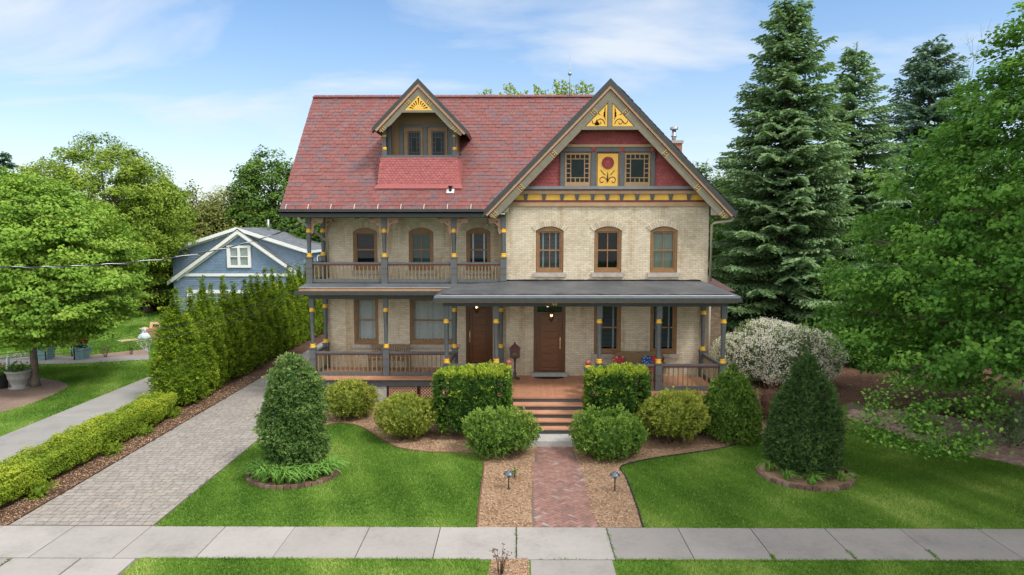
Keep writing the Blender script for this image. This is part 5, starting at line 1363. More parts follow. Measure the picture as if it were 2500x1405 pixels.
domep = lambda h: [(h*.16, .55), (h*.3, .88), (h*.5, 1.0), (h*.7, .92), (h*.86, .68), (h*.96, .35), (h, .01)]
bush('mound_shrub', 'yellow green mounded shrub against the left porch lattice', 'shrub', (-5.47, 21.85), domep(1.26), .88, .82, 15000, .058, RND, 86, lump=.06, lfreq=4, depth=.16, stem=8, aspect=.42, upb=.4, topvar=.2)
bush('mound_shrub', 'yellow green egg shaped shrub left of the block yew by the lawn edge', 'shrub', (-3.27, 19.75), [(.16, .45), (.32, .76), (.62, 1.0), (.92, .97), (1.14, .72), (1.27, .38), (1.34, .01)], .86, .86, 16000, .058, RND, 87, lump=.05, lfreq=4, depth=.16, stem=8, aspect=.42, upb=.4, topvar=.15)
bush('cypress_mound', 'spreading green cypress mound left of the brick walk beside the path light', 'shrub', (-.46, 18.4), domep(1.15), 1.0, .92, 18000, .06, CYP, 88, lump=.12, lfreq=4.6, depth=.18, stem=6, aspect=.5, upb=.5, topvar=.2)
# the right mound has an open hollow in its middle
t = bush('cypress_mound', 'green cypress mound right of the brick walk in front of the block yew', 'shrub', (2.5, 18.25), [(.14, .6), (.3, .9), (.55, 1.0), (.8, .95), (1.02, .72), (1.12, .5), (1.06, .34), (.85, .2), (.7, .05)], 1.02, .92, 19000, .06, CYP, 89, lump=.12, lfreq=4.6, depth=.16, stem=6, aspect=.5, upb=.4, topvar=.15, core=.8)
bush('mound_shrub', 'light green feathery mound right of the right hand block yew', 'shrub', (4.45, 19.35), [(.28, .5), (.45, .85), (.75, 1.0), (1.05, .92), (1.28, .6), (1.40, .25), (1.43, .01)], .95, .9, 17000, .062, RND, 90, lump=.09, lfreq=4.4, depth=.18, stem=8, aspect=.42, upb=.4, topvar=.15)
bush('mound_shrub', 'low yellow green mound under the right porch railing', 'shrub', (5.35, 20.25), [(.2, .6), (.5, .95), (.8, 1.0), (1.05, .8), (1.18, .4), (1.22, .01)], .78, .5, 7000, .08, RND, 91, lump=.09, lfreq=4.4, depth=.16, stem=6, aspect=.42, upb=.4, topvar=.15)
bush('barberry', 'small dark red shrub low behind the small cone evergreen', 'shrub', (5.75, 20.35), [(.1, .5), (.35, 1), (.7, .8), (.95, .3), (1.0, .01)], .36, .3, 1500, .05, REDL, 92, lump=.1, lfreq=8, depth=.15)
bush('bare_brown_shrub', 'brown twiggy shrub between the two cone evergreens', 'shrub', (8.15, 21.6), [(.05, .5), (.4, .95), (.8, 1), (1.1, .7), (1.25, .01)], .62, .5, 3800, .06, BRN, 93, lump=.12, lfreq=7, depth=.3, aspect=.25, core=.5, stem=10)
# white flowering shrub beside the house
t = bush('flowering_shrub', 'large arching shrub covered in white blossom right of the porch', 'flowering shrub', (10.25, 26.6), [(.3, .75), (.7, .98), (1.2, 1.02), (1.7, .92), (2.1, .7), (2.35, .4), (2.45, .01)], 2.45, 1.3, 15000, .11, GRYG, 94, lump=.16, lfreq=2.2, depth=.4, parts=True, aspect=.5, topvar=.1)
rng = np.random.default_rng(95); lf = LF(); nC = 3400
th = rng.uniform(0, 2*PI, nC); zc_ = rng.uniform(.25, 2.5, nC); pr_ = np.interp(zc_, [.25, .7, 1.2, 1.7, 2.1, 2.35, 2.55], [.85, 1.0, 1.04, .95, .74, .46, .1])*(1-.25*rng.uniform(size=nC)**3)
C = np.stack([10.25+np.cos(th)*pr_*2.5, 26.6+np.sin(th)*pr_*1.35, zc_+.05], 1); C += unit(C-np.array([10.25, 26.6, .9]))*(.22*snoise(C-np.array([10.25, 26.6, 0]), 2.2, 97))[:, None]
kp = snoise(C, 2.4, 96) > -.6; C = C[kp]; nC = len(C); idx = np.repeat(np.arange(nC), 9); n = len(idx)
Pc = C[idx]+rng.normal(size=(n, 3))*.055; lf.leaves(Pc, unit(Pc-np.array([10.25, 26.6, .6])), np.full(n, .06), np.full(n, .05), rng.uniform(size=n), rng, .7)
lf.build('blossom', WHF, t)

# --- daylilies and brick rings round the two topiaries
def ring(name, label, c, rx, ry, a0, a1, n, h=.085):
    b = MB()
    for i in range(n):
        a = a0+(a1-a0)*(i+.5)/n; p = Vector((c[0]+rx*math.cos(a), c[1]+ry*math.sin(a), 0)); tv = Vector((-rx*math.sin(a), ry*math.cos(a), 0)); step = tv.length*abs(a1-a0)/n; tv.normalize()
        z = h+random.uniform(-.012, .012); q = p+Vector((0, 0, z/2)); b.bar(q-tv*(step/2-.006), q+tv*(step/2-.006), .085, z)
    return tag(build(name, b, rampmat('weathered_edging_brick', [(0, (.10, .06, .05)), (.7, (.19, .11, .085)), (1, (.22, .16, .13))], .95, 14, .3)), label, 'brick edging')
ring('brick_edging', 'brick edging ring round the daylilies of the left lawn', (-5.63, 16.72), 1.10, .98, PI*.97, PI*2.08, 24)
ring('brick_edging', 'weathered brick edging ring round the dark cone on the right lawn', (7.24, 16.80), 1.12, 1.10, PI*.92, PI*2.12, 26, .10)
b = MB(); b.flat([(-5.63+1.05*math.cos(a), 16.72+.93*math.sin(a)) for a in np.linspace(0, 2*PI, 24, endpoint=False)], .03); b.flat([(7.24+1.07*math.cos(a), 16.8+1.05*math.sin(a)) for a in np.linspace(0, 2*PI, 24, endpoint=False)], .03); struct('planting_soil', b, MULCH)
def clump_lf(seed, nb=46, L0=.55, spread=.42):
    rng = np.random.default_rng(seed); lf = LF()
    V = []; F = []; va = []; o = 0
    for i in range(nb):
        a = rng.uniform(0, 2*PI); l = L0*rng.uniform(.7, 1.15); sp_ = spread*rng.uniform(.35, 1.1); w_ = rng.uniform(.011, .018); d = np.array([math.cos(a), math.sin(a), 0]); p = np.array([-d[1], d[0], 0]); b0 = d*rng.uniform(0, .07)
        for k in range(6):
            t = k/5; c = b0+d*(sp_*t**1.5)+np.array([0, 0, 1])*(l*(1.55*t-1.15*t*t)*.8); ww = w_*(1-t**2.2)+.0015; V += [c-p*ww, c+p*ww+np.array([0, 0, .004])]
        for k in range(5): F.append((o+2*k, o+2*k+1, o+2*k+3, o+2*k+2)); va.append(.2+.8*rng.uniform()*(.6+.4*k/5))
        o += 12
    lf.add(np.array(V), np.array(F), np.array(va)); return lf
lily = [clump_lf(500+i).build('daylily', LILY) for i in range(3)]
lmes = [o.data for o in lily]
for o in lily: bpy.data.objects.remove(o)
lp = []
for i in range(15):
    a = PI*(1.0+1.08*i/14); r_ = .78 if i % 2 == 0 else .62; lp.append((-5.63+(r_+.12)*math.cos(a), 16.72+r_*math.sin(a)+.03))
for i, (x, y) in enumerate(lp):
    o = link('daylily', lmes[i % 3], None, (x, y, .03)); o.rotation_euler = (0, 0, i*1.7); s_ = random.uniform(1.25, 1.6); o.scale = (s_, s_, s_)
    tag(o, 'arching daylily clump crowded round the foot of the left bullet evergreen', 'daylily', 'daylilies round the left evergreen')
rl = [('daylily clump at the left rim of the right brick ring', 6.42, 17.0, 1.0), ('daylily clump hard against the left foot of the dark cone', 6.62, 16.35, .95), ('brightest daylily clump at the front of the right brick ring', 7.13, 16.08, 1.1), ('daylily clump at the right rim of the right brick ring', 7.95, 16.30, .9)]
for i, (lab, x, y, s_) in enumerate(rl):
    o = link('daylily', lmes[i % 3], None, (x, y, .03)); o.rotation_euler = (0, 0, i*2.1); o.scale = (s_, s_, s_); tag(o, lab, 'daylily', 'daylilies in the right brick ring')
# --- bed edging strip, path lights, rose
b = MB(); b.tube([(x, y, .02) for x, y in bed_edge_l], .022, 6); tag(build('bed_edging', b, rampmat('edging_brown', [(0, (.13, .06, .04)), (1, (.2, .1, .07))])), 'brown edging strip curving along the left mulch bed', 'bed edging')
b = MB(); b.tube([(x, y, .02) for x, y in bed_edge_r[:-8]], .022, 6); tag(build('bed_edging', b, BLACK), 'black edging strip along the right mulch bed', 'bed edging')
def path_light(x, y, label, h=.42, tip=.0):
    t = thing('path_light', label, 'path light', (x, y, 0), 'path lights beside the brick walk')
    b = MB(); b.tube([(x, y, .0), (x+tip, y, h)], .016, 8); b.lathe([(.035, 0), (.03, .03), (.018, .05)], (x, y, .01), 8); build('stem', b, IRON, t)
    b = MB(); b.lathe([(.125, h-.02), (.12, h), (.07, h+.04), (.02, h+.055), (.012, h+.08)], (x+tip, y, 0), 16); b.lathe([(.045, h-.09), (.04, h-.02)], (x+tip, y, 0), 10); build('cap', b, paint('path_light_cap', (.10, .13, .15), .35, .15, metal=.5), t)
path_light(*G(1242, 1196), 'mushroom path light in the mulch left of the brick walk', .40); path_light(*G(1501, 1201), 'mushroom path light in the mulch right of the brick walk', .42)
def stemplant(name, label, cat, x, y, n, h, mat, leaf, seed, spread=.3, nl=7, group=None, red=None):
    rng = np.random.default_rng(seed); t = thing(name, label, cat, (x, y, 0), group); b = MB(); lf = LF(); P_ = []
    for i in range(n):
        a = rng.uniform(0, 6.28); hh = h*rng.uniform(.55, 1.05); s2 = spread*rng.uniform(.2, 1)
        q = [(x+.04*math.cos(a), y+.04*math.sin(a), 0), (x+s2*.5*math.cos(a), y+s2*.5*math.sin(a), hh*.6), (x+s2*math.cos(a), y+s2*math.sin(a), hh)]; tubes_into(b, q, .008, .003, 4)
        for k in range(nl): f = rng.uniform(.35, 1.0); P_.append(np.array(q[1])*(1-f)+np.array(q[2])*f+rng.normal(size=3)*.03)
    P_ = np.array(P_); m2 = len(P_); lf.leaves(P_, np.tile([0, 0, 1.], (m2, 1)), np.full(m2, leaf), np.full(m2, leaf*.55), rng.uniform(size=m2), rng, .8); build('stems', b, BARKD, t); lf.build('leaves', mat, t)
    return t
stemplant('rose_bush', 'thin rose bush with reddish new leaves in the verge mulch', 'rose bush', *G(1222, 1404), 11, .50, leafmat('rose_leaf', (.08, .06, .03), (.14, .05, .035), .2), .05, 601, .25, 9)
stemplant('seedling', 'small leafy seedling just behind the left path light', 'seedling', *G(1256, 1170), 6, .28, CYP, .06, 602, .12, 8)
# --- right garden
x, y = G(2478, 1088); bush('variegated_shrub', 'pale variegated shrub beside the side brick path', 'shrub', (x, y), [(.1, .5), (.4, .95), (.8, 1), (1.1, .6), (1.3, .01)], .55, .5, 2600, .08, GRYG, 95, lump=.15, lfreq=6, depth=.3, stem=6, core=.4)
b = MB(); x, y = G(2491, 1050); b.tube([(x, y, 0), (x, y, 2.6)], .04, 8); b.lathe([(.05, 2.6), (.05, 2.64)], (x, y, 0), 8); tag(build('garden_pole', b, METAL), 'slim grey metal pole behind the variegated shrub at the right edge', 'pole')
for i in range(9):
    u = 2240+i*24; x, y = G(u, 1000+(i % 3)*5)
    o = link('iris_clump', lmes[i % 3], None, (x, y, 0)); o.rotation_euler = (0, 0, i*1.3); o.scale = (.95, .95, .95); tag(o, 'low strappy leaved clump lining the back of the side brick path', 'iris', 'strappy clumps behind the side brick path')
# --- the maples
def broadL(): 
    broad_tree('maple_tree', 'light green maple growing in the mulch island at the left edge', 'maple tree', (-18.95, 26.3), [(1.95, 2.0), (2.4, 3.3), (3.2, 3.95), (4.3, 4.0), (5.4, 3.75), (6.4, 3.25), (7.2, 2.5), (7.9, 1.5), (8.35, .3)], .15, 1250, 110, .13, MAPL, 900, (.34, .70), squash=.34, bias=.5, lump=.20, limbs=26, droop=.7, up=.9)
broadL()
hang = []
for pts, n in (([(2060, 850, 20), (2120, 880, 19.2), (2180, 915, 18.6)], 8), ([(2200, 930, 17.2), (2150, 990, 17.0), (2110, 1040, 16.9), (2150, 1070, 16.8), (2190, 1080, 16.8)], 16), ([(2300, 980, 16.8), (2250, 1010, 16.7), (2290, 1050, 16.6), (2240, 1040, 16.6), (2210, 1020, 16.7)], 14), ([(2380, 950, 16.6), (2390, 1010, 16.4), (2370, 1060, 16.2), (2350, 1090, 16.0), (2300, 1095, 16.0), (2260, 1080, 16.1), (2400, 1095, 15.9)], 22), ([(2420, 940, 16.6), (2430, 1000, 16.4)], 5)):
    pw = [P(*p) for p in pts]
    for i in range(n):
        f = i/(n-1)*(len(pw)-1); a = min(int(f), len(pw)-2); q = Vector(pw[a]).lerp(Vector(pw[a+1]), f-a); hang.append((q.x+random.uniform(-.15, .15), q.y+random.uniform(-.2, .2), q.z+random.uniform(-.08, .08)))
HNG = len(hang)
tm = broad_tree('maple_tree', 'large dark green maple overhanging the right lawn and sidewalk', 'maple tree', (16.9, 19.4), [(1.7, 5.4), (2.3, 7.2), (3.2, 7.5), (4.4, 7.0), (5.6, 6.4), (7.0, 5.9), (8.2, 5.4), (9.4, 4.7), (10.8, 3.9), (12.0, 3.1), (13.2, 1.8), (14.0, .3)], .42, 2300, 86, .135, MAPR, 901, (.36, .72), squash=.42, bias=.6, lump=.10, limbs=46, droop=.7, up=.9, cull=lambda C: C[:, 2] > 1.5+.28*np.maximum(0, 20-C[:, 1]))
rng = np.random.default_rng(77); H_a = np.array(hang); idx = np.repeat(np.arange(HNG), 64); off = rng.normal(size=(len(idx), 3))*np.array([.20, .20, .10]); Pc = H_a[idx]+off
lf = LF(); lf.leaves(Pc, np.tile([0, -.3, 1.], (len(idx), 1)), np.full(len(idx), .095), np.full(len(idx), .07), rng.uniform(size=len(idx)), rng, .5, .7); lf.build('hanging_branch_leaves', MAPR, tm)
b = MB()
for ch in ([(2600, 800, 18.5), (2400, 900, 17), (2330, 960, 16.8), (2240, 1010, 16.7), (2150, 1050, 16.8)], [(2600, 850, 18), (2420, 940, 16.6), (2390, 1020, 16.3), (2340, 1085, 16.0), (2270, 1090, 16.0)], [(2500, 800, 19), (2300, 850, 18), (2200, 930, 17.2), (2120, 1030, 16.9)]): tubes_into(b, [P(*q) for q in ch], .035, .006, 5)
build('hanging_branch', b, BARKD, tm)
broad_tree('maple_tree', 'street maple on the verge shading the right end of the sidewalk', 'maple tree', (19.0, 8.2), [(12.2, 6.3), (13.2, 8.0), (15.5, 8.4), (17.5, 6.5), (19.2, 2.5), (19.8, .3)], .42, 950, 90, .26, MAPR, 905, (.7, 1.3), squash=.45, bias=.3, limbs=24)  # added out of frame, crown raised to shade the walk
# --- spruces on the right
def at(u, Y): return PX(u, 700, Y)
spruce('spruce_tree', 'tallest green spruce with twin tips right beside the brick house', (at(1908, 34), 34), 17.2, 4.45, .9, 701, SPRM, ((-.35, 0, 1.0), (.4, .1, .985)), 66, clump=1.25, gaps=.10, ex=.68)
spruce('spruce_tree', 'slender drooping spruce just right of the tallest spruce', (at(2066, 39), 39), 16.4, 4.2, 1.5, 702, SPRM, ((0, 0, 1.0),), 46, gaps=.22, clump=1.2, ex=.72)
spruce('spruce_tree', 'blue green spruce standing farthest right behind the dark maple', (at(2245, 47), 47), 18.6, 5.6, 1.5, 703, SPRB, ((0, 0, 1.0),), 44, clump=1.45, gaps=.1)
# --- background trees
def bt(kind, label, u, v, Y, r, zlow, mat, ncl, seed, per=46, leaf=.3, clr=(.6, 1.2), shape='round', squash=.6, **kw):
    zt = PZ(u, v, Y)
    if shape == 'round': pf = [(zlow, r*.6), (zlow+(zt-zlow)*.25, r), (zlow+(zt-zlow)*.55, r*.95), (zlow+(zt-zlow)*.8, r*.62), (zt-.2, r*.12)]
    elif shape == 'cone': pf = [(zlow, r), (zlow+(zt-zlow)*.35, r*.85), (zlow+(zt-zlow)*.7, r*.5), (zt-.2, .1)]
    elif shape == 'plume': pf = [(zlow, r*.9), (zlow+(zt-zlow)*.5, r), (zlow+(zt-zlow)*.8, r*.7), (zt-.2, .25)]
    else: pf = [(zlow, r*.5), (zlow+(zt-zlow)*.4, r*.8), (zlow+(zt-zlow)*.75, r), (zt-.6, r*.75), (zt, r*.4)]
    return broad_tree(kind, label, 'tree', (PX(u, v, Y), Y), pf, .3, ncl, per if leaf < .2 else int(per*1.7), leaf if leaf < .2 else leaf*.72, mat, seed, clr, group='trees behind the houses', squash=squash, bias=.5, lump=.24, limbs=14, **kw)
spruce('dark_conifer', 'dark pointed conifer far off at the left edge', (at(26, 62), 62), PZ(26, 372, 62), 3.0, 1, 704, SPRB, ((0, 0, 1.0),), 30, group=None, clump=1.6)
bt('broadleaf_tree', 'big yellow green tree towering behind the left maple', 245, 325, 47, 5.7, 2.2, BIGT, 800, 910, 130, .165, (.5, 1.0))
bt('broadleaf_tree', 'lower yellow green tree between the left maple and the conifers', 345, 400, 50, 3.9, 1.0, BIGT, 380, 911, 120, .165, (.5, 1.0))
bt('olive_conifer', 'olive drooping conifer left of the blue house roof', 470, 448, 57, 3.6, 1.0, OLIV, 300, 912, 52, .30, (.5, 1.0), 'plume', 1.1)
bt('olive_conifer', 'olive drooping conifer right behind the blue house gable peak', 556, 455, 59, 3.6, 1.0, OLIV, 280, 913, 52, .30, (.5, 1.0), 'plume', 1.1)
bt('olive_conifer', 'shorter olive conifer behind the blue house ridge', 618, 505, 58, 3.0, 1.0, OLIV, 200, 914, 50, .30, (.5, 1.0), 'plume', 1.1)
bt('olive_conifer', 'olive conifer nearest the dark shrubs at the blue house corner', 405, 530, 54, 2.4, .5, OLIV, 160, 915, 50, .30, (.5, 1.0), 'plume', 1.1)
bt('broadleaf_tree', 'dark green tree rising beside the left end of the red roof', 662, 358, 60, 4.6, 2.0, MIDT, 360, 916, 58, .34)
bt('broadleaf_tree', 'dark green tree half hidden behind the red roof end', 745, 420, 58, 4.6, 2.0, MIDT, 260, 917, 56, .34)
bt('broadleaf_tree', 'pale leafless looking tree far behind the olive conifers', 545, 437, 85, 4.5, 3.0, leafmat('pale_bud_leaf', (.20, .20, .13), (.30, .30, .22), .3), 160, 918, 40, .3, (.8, 1.5))
bt('broadleaf_tree', 'dark tree close behind the right side of the house', 1795, 400, 46, 2.6, .8, MIDT, 240, 924, 64, .26)
bt('broadleaf_tree', 'green tree showing between the gable and the tallest spruce', 1722, 398, 55, 3.2, 1.5, MIDT, 200, 919, 52, .32)
bt('broadleaf_tree', 'tall dark tree filling the gap behind the tallest spruce', 1850, 430, 52, 6.0, .8, MIDT, 380, 920, 60, .36)
bt('broadleaf_tree', 'dark tree behind the slender spruce', 2080, 440, 55, 6.0, .8, DKBG, 340, 921, 60, .36)
bt('broadleaf_tree', 'grey green tree behind the dark maple at the right edge', 2420, 330, 52, 5.0, 2, MIDT, 300, 922, 58, .34)
# tree behind the roof: upright leafy shoots above the ridge
t = bt('broadleaf_tree', 'bright green tree whose upright shoots show above the roof ridge', 1300, 252, 40, 4.0, 3.0, BIGT, 220, 923, 50, .3, shape='vase')
rng = np.random.default_rng(88); lf = LF(); b = MB()
for u0, v0 in [(1140, 234), (1168, 225), (1185, 218), (1198, 219), (1222, 226), (1236, 207), (1246, 203), (1256, 214), (1272, 225), (1283, 222), (1307, 209), (1316, 214), (1330, 219), (1355, 194), (1363, 200), (1376, 196), (1385, 204), (1396, 208), (1408, 206), (1422, 198), (1430, 206), (1446, 206), (1152, 236), (1210, 232), (1262, 228), (1340, 228), (1400, 222), (1370, 215), (1418, 216)]:
    x, Y_, zt = P(u0, v0, 40+rng.uniform(-.6, .6)); lx = rng.normal()*.18; zb = zt-2.6
    tubes_into(b, [(x-lx, Y_, zb), (x, Y_, zt)], .018, .006, 4)
    n = 150; f = rng.uniform(size=n)**.8; w_ = .07+.15*(1-f); Pq = np.stack([x-lx*(1-f)+rng.normal(size=n)*w_, Y_+rng.normal(size=n)*w_, zb+(zt-zb)*f], 1)
    lf.leaves(Pq, np.tile([0, -.3, .5], (n, 1)), np.full(n, .15), np.full(n, .11), rng.uniform(size=n)*.7+.3, rng, .9)
lf.build('shoots', BIGT, t); build('shoot_stems', b, BARK, t)
def bare(name, label, u, vt, Y, w_, seed):
    rng = np.random.default_rng(seed); x, _, zt = P(u, vt, Y); t = thing(name, label, 'bare tree', (x, Y, 0)); b = MB()
    def rec(p, d, l, r, k):
        q = p+d*l; tubes_into(b, [tuple(p), tuple((p+q)/2+Vector(rng.normal(size=3)*.03*l)), tuple(q)], r, r*.6, 4)
        if k == 0: return
        for _ in range(3): dd = (d+Vector(rng.normal(size=3)*.38)+Vector((0, 0, .1))).normalized(); rec(q, dd, l*rng.uniform(.55, .8), r*.58, k-1)
    rec(Vector((x, Y, 0)), Vector((0, 0, 1)), zt*.42, .16, 6); build('branches', b, BARK, t)
bare('bare_tree', 'leafless tree with fine twigs behind the dark maple top', 2405, 230, 50, 3, 31); bare('bare_tree', 'leafless tree with fine twigs just right of the chimney', 1702, 475, 58, 3, 32)
# dark shrubbery at the back of the neighbour lawn
for i, (u, v, Y, r) in enumerate(((215, 640, 51, 2.6), (300, 600, 52, 2.8), (370, 590, 53, 2.6), (120, 640, 54, 3), (30, 640, 54, 3), (440, 640, 58, 2.6))):
    lab = ['dense dark bush behind the left maple trunk', 'dense dark bush behind the red potted plants', 'tall dark bush at the left of the blue house', 'dark bush left of centre behind the left maple', 'dark bush at the far left behind the maple', 'dark bush tucked against the blue house corner'][i]
    zt = PZ(u, v, Y); bush('dark_bush', lab, 'bush', (PX(u, v, Y), Y), [(0, .8), (zt*.3, 1), (zt*.7, .9), (zt*.92, .5), (zt, .01)], r, r*.8, 6500, .3, MIDT if i in (1, 2) else DKBG, 930+i, lump=.4, lfreq=1.4, depth=.7, group='dark bushes behind the neighbour lawn', aspect=.7)
for i, (u, v, Y, r) in enumerate(((1765, 560, 40, 1.6), (2180, 760, 44, 3.5), (2330, 740, 46, 3.5), (2480, 720, 44, 3.5), (1840, 740, 43, 3.0), (2000, 700, 46, 3.4), (2160, 790, 31, 1.9), (2310, 780, 32, 2.2), (2470, 770, 31.5, 2.2))):
    lab = ['tall dark bush between the house and the tallest spruce', 'dark bush under the slender spruce', 'dark bush behind the dark maple middle', 'dark bush at the right edge behind the maple', 'low dark bush behind the white blossom', 'dark bush behind the foot of the spruces', 'dark bush on the bark bed just right of the white blossom', 'dark bush at the middle of the bark bed under the maple', 'dark bush at the right end of the bark bed under the maple'][i]
    zt = PZ(u, v, Y); bush('dark_bush', lab, 'bush', (PX(u, v, Y), Y), [(0, .8), (zt*.3, 1), (zt*.7, .9), (zt*.92, .5), (zt, .01)], r, r*.8, 5000, .3, DKBG, 940+i, lump=.4, lfreq=1.4, depth=.7, group='dark bushes behind the spruces', aspect=.7)
# far wood closing the horizon
rng = np.random.default_rng(99); lf = LF()
n = 60000; x = rng.uniform(-150, 150, n); y = 105+rng.uniform(0, 12, n); top = 5.6+1.6*snoise(np.stack([x, y*0], 1), .22, 12)+.8*snoise(np.stack([x, y*0], 1), .9, 13)
z = top*rng.uniform(size=n)**.6; lf.leaves(np.stack([x, y, z], 1), np.tile([0, -.7, .7], (n, 1)), np.full(n, .9), np.full(n, .65), .5+.3*snoise(np.stack([x, z], 1), .5, 14)+.2*rng.uniform(size=n), rng, .7); o = lf.build('distant_wood', MIDT); tag(o, 'far green wood closing the horizon', 'wood', kind='stuff')

# ================================================================== GRASS AND CHIPS
def scatter(poly, dens, rng, x0, x1, y0, y1):
    n = int((x1-x0)*(y1-y0)*dens); x = rng.uniform(x0, x1, n); y = rng.uniform(y0, y1, n)
    k = inpoly(x, y, poly) if poly is not None else np.ones(n, bool)
    return x[k], y[k]
def seen(x, y, m=120):
    c, s = math.cos(YAW), math.sin(YAW); X = x*c+y*s; Y_ = -x*s+y*c; w_ = Y_*cp+HC*sp; u = 1250+FPX*X/w_
    return (u > -m) & (u < 2500+m)
rng = np.random.default_rng(123)
gx, gy = [], []
for (x0, x1, y0, y1, d) in ((-7.56, 13.0, 13.70, 21.6, 2300), (-7.1, 11.5, 10.9, 12.28, 2700), (-22, -15.4, 18.5, 30, 900), (-30, -15.4, 30, 50, 260), (13, 17, 13.7, 18.5, 1200)):
    x, y = scatter(None, d, rng, x0, x1, y0, y1); gx.append(x); gy.append(y)
for (xa, xb, yy, nn) in ((-7.5, -.85, 13.69, 2600), (2.65, 12, 13.69, 3600), (-7.05, -.7, 12.285, 2600), (1.85, 11, 12.285, 3600)):   # ragged fringe along the walk
    gx.append(rng.uniform(xa, xb, nn)); gy.append(yy+rng.normal(size=nn)*.022)
gx, gy = np.concatenate(gx), np.concatenate(gy)
k = seen(gx, gy)
for poly in (BED_L, BED_R, PATH, RPATH, nb_bed, gr_bed, wl): k &= ~inpoly(gx, gy, poly)
for (cx, cy, a, b_) in ((-5.63, 16.72, 1.16, 1.04), (7.24, 16.8, 1.18, 1.16)): k &= ((gx-cx)/a)**2+((gy-cy)/b_)**2 > 1
k &= ~((gx > .24) & (gx < 1.8) & (gy < 12.3)); k &= ~((gx > -.5) & (gx < .3) & (gy < 12.3)); k &= ~((gx > 9.6) & (gy > 20.6)); k &= ~(gx > 22)
gx, gy = gx[k], gy[k]; n = len(gx); Q = np.stack([gx, gy], 1)
far = np.clip((gy-20)/20, 0, 1); h = .042*rng.uniform(.6, 1.35, n)*(1+far); wd = .0095*rng.uniform(.7, 1.3, n)*(1+2.2*far); a = rng.uniform(0, 2*PI, n); ln = rng.normal(size=(n, 2))*.022
V = np.empty((n, 3, 3)); V[:, 0] = np.stack([gx-np.cos(a)*wd, gy-np.sin(a)*wd, np.zeros(n)], 1); V[:, 1] = np.stack([gx+np.cos(a)*wd, gy+np.sin(a)*wd, np.zeros(n)], 1); V[:, 2] = np.stack([gx+ln[:, 0], gy+ln[:, 1], h], 1)
pat = .40+.30*snoise(Q, 1.0, 21)+.20*snoise(Q*np.array([1, .45]), 3.2, 22)+.10*np.sin((gx*.95+gy*.3)*5.8)+.42*(rng.uniform(size=n)-.5)+.5*(rng.uniform(size=n) < .035)+.10*np.exp(-((gy-13.7)/.7)**2)
o = arr('grass', V.reshape(-1, 3), np.arange(3*n).reshape(n, 3), np.clip(pat, 0, 1), GRASS); tag(o, 'mown green grass of the lawns', 'grass', kind='stuff')
cx_, cy_ = [], []
for poly, d, bb in ((BED_L, 950, (-7.6, .7, 13.6, 23.4)), (BED_R, 950, (1.4, 9.6, 13.6, 23)), ([(-11.35, 13.7), (-10.66, 13.7), (-10.66, 28), (-11.35, 28)], 700, (-11.4, -10.6, 13.7, 28)), ([(-.6, 10.8), (.25, 10.8), (.22, 12.36), (-.45, 12.36)], 900, (-.6, .3, 10.8, 12.4)), ([(9.5, 20.7), (20, 20.9), (20, 29), (9.5, 29)], 260, (9.5, 20, 20.7, 29))):
    x, y = scatter(poly, d, rng, *bb); cx_.append(x); cy_.append(y)
x, y = np.concatenate(cx_), np.concatenate(cy_); n = len(x); lf = LF()
k = ~inpoly(x, y, RPATH); x, y = x[k], y[k]; n = len(x)
V, F = quads(np.stack([x, y, rng.uniform(.014, .035, n)], 1), np.stack([rng.normal(size=n), rng.normal(size=n), rng.normal(size=n)*.25], 1), np.tile([0, 0, 1.], (n, 1))+rng.normal(size=(n, 3))*.35, rng.uniform(.03, .085, n), rng.uniform(.010, .022, n)); lf.add(V, F, rng.uniform(size=n)*np.where(x > 9.5, .45, 1.0))
o = lf.build('wood_chips', rampmat('wood_chip', [(0, (.13, .065, .035)), (.4, (.31, .19, .11)), (.8, (.48, .33, .21)), (1, (.60, .45, .31))], .9, 30, .15, 0)); tag(o, 'loose brown wood chip mulch on the beds', 'mulch', kind='stuff')
# weeds in the pavement joints
lf = LF(); 
for xj, y0, y1, nn in ((-.01, 12.35, 13.6, 60), (1.85, 12.35, 13.6, 90), (1.2, 12.29, 12.3, 40), (4.82, 12.31, 12.5, 90), (6.35, 12.35, 12.7, 70), (7.9, 12.35, 12.7, 90), (-9.49, 11.6, 12.3, 60)):
    x = xj+rng.normal(size=nn)*.02+(rng.uniform(-.8, .8, nn) if xj == 1.2 else 0); y = rng.uniform(y0, y1, nn)
    lf.leaves(np.stack([x, y, rng.uniform(.02, .05, nn)], 1), np.tile([0, 0, 1.], (nn, 1)), np.full(nn, .035), np.full(nn, .018), rng.uniform(size=nn)*.5, rng, .8)
o = lf.build('joint_weeds', GRASS); tag(o, 'tiny weeds growing in the sidewalk joints', 'weeds', kind='stuff')

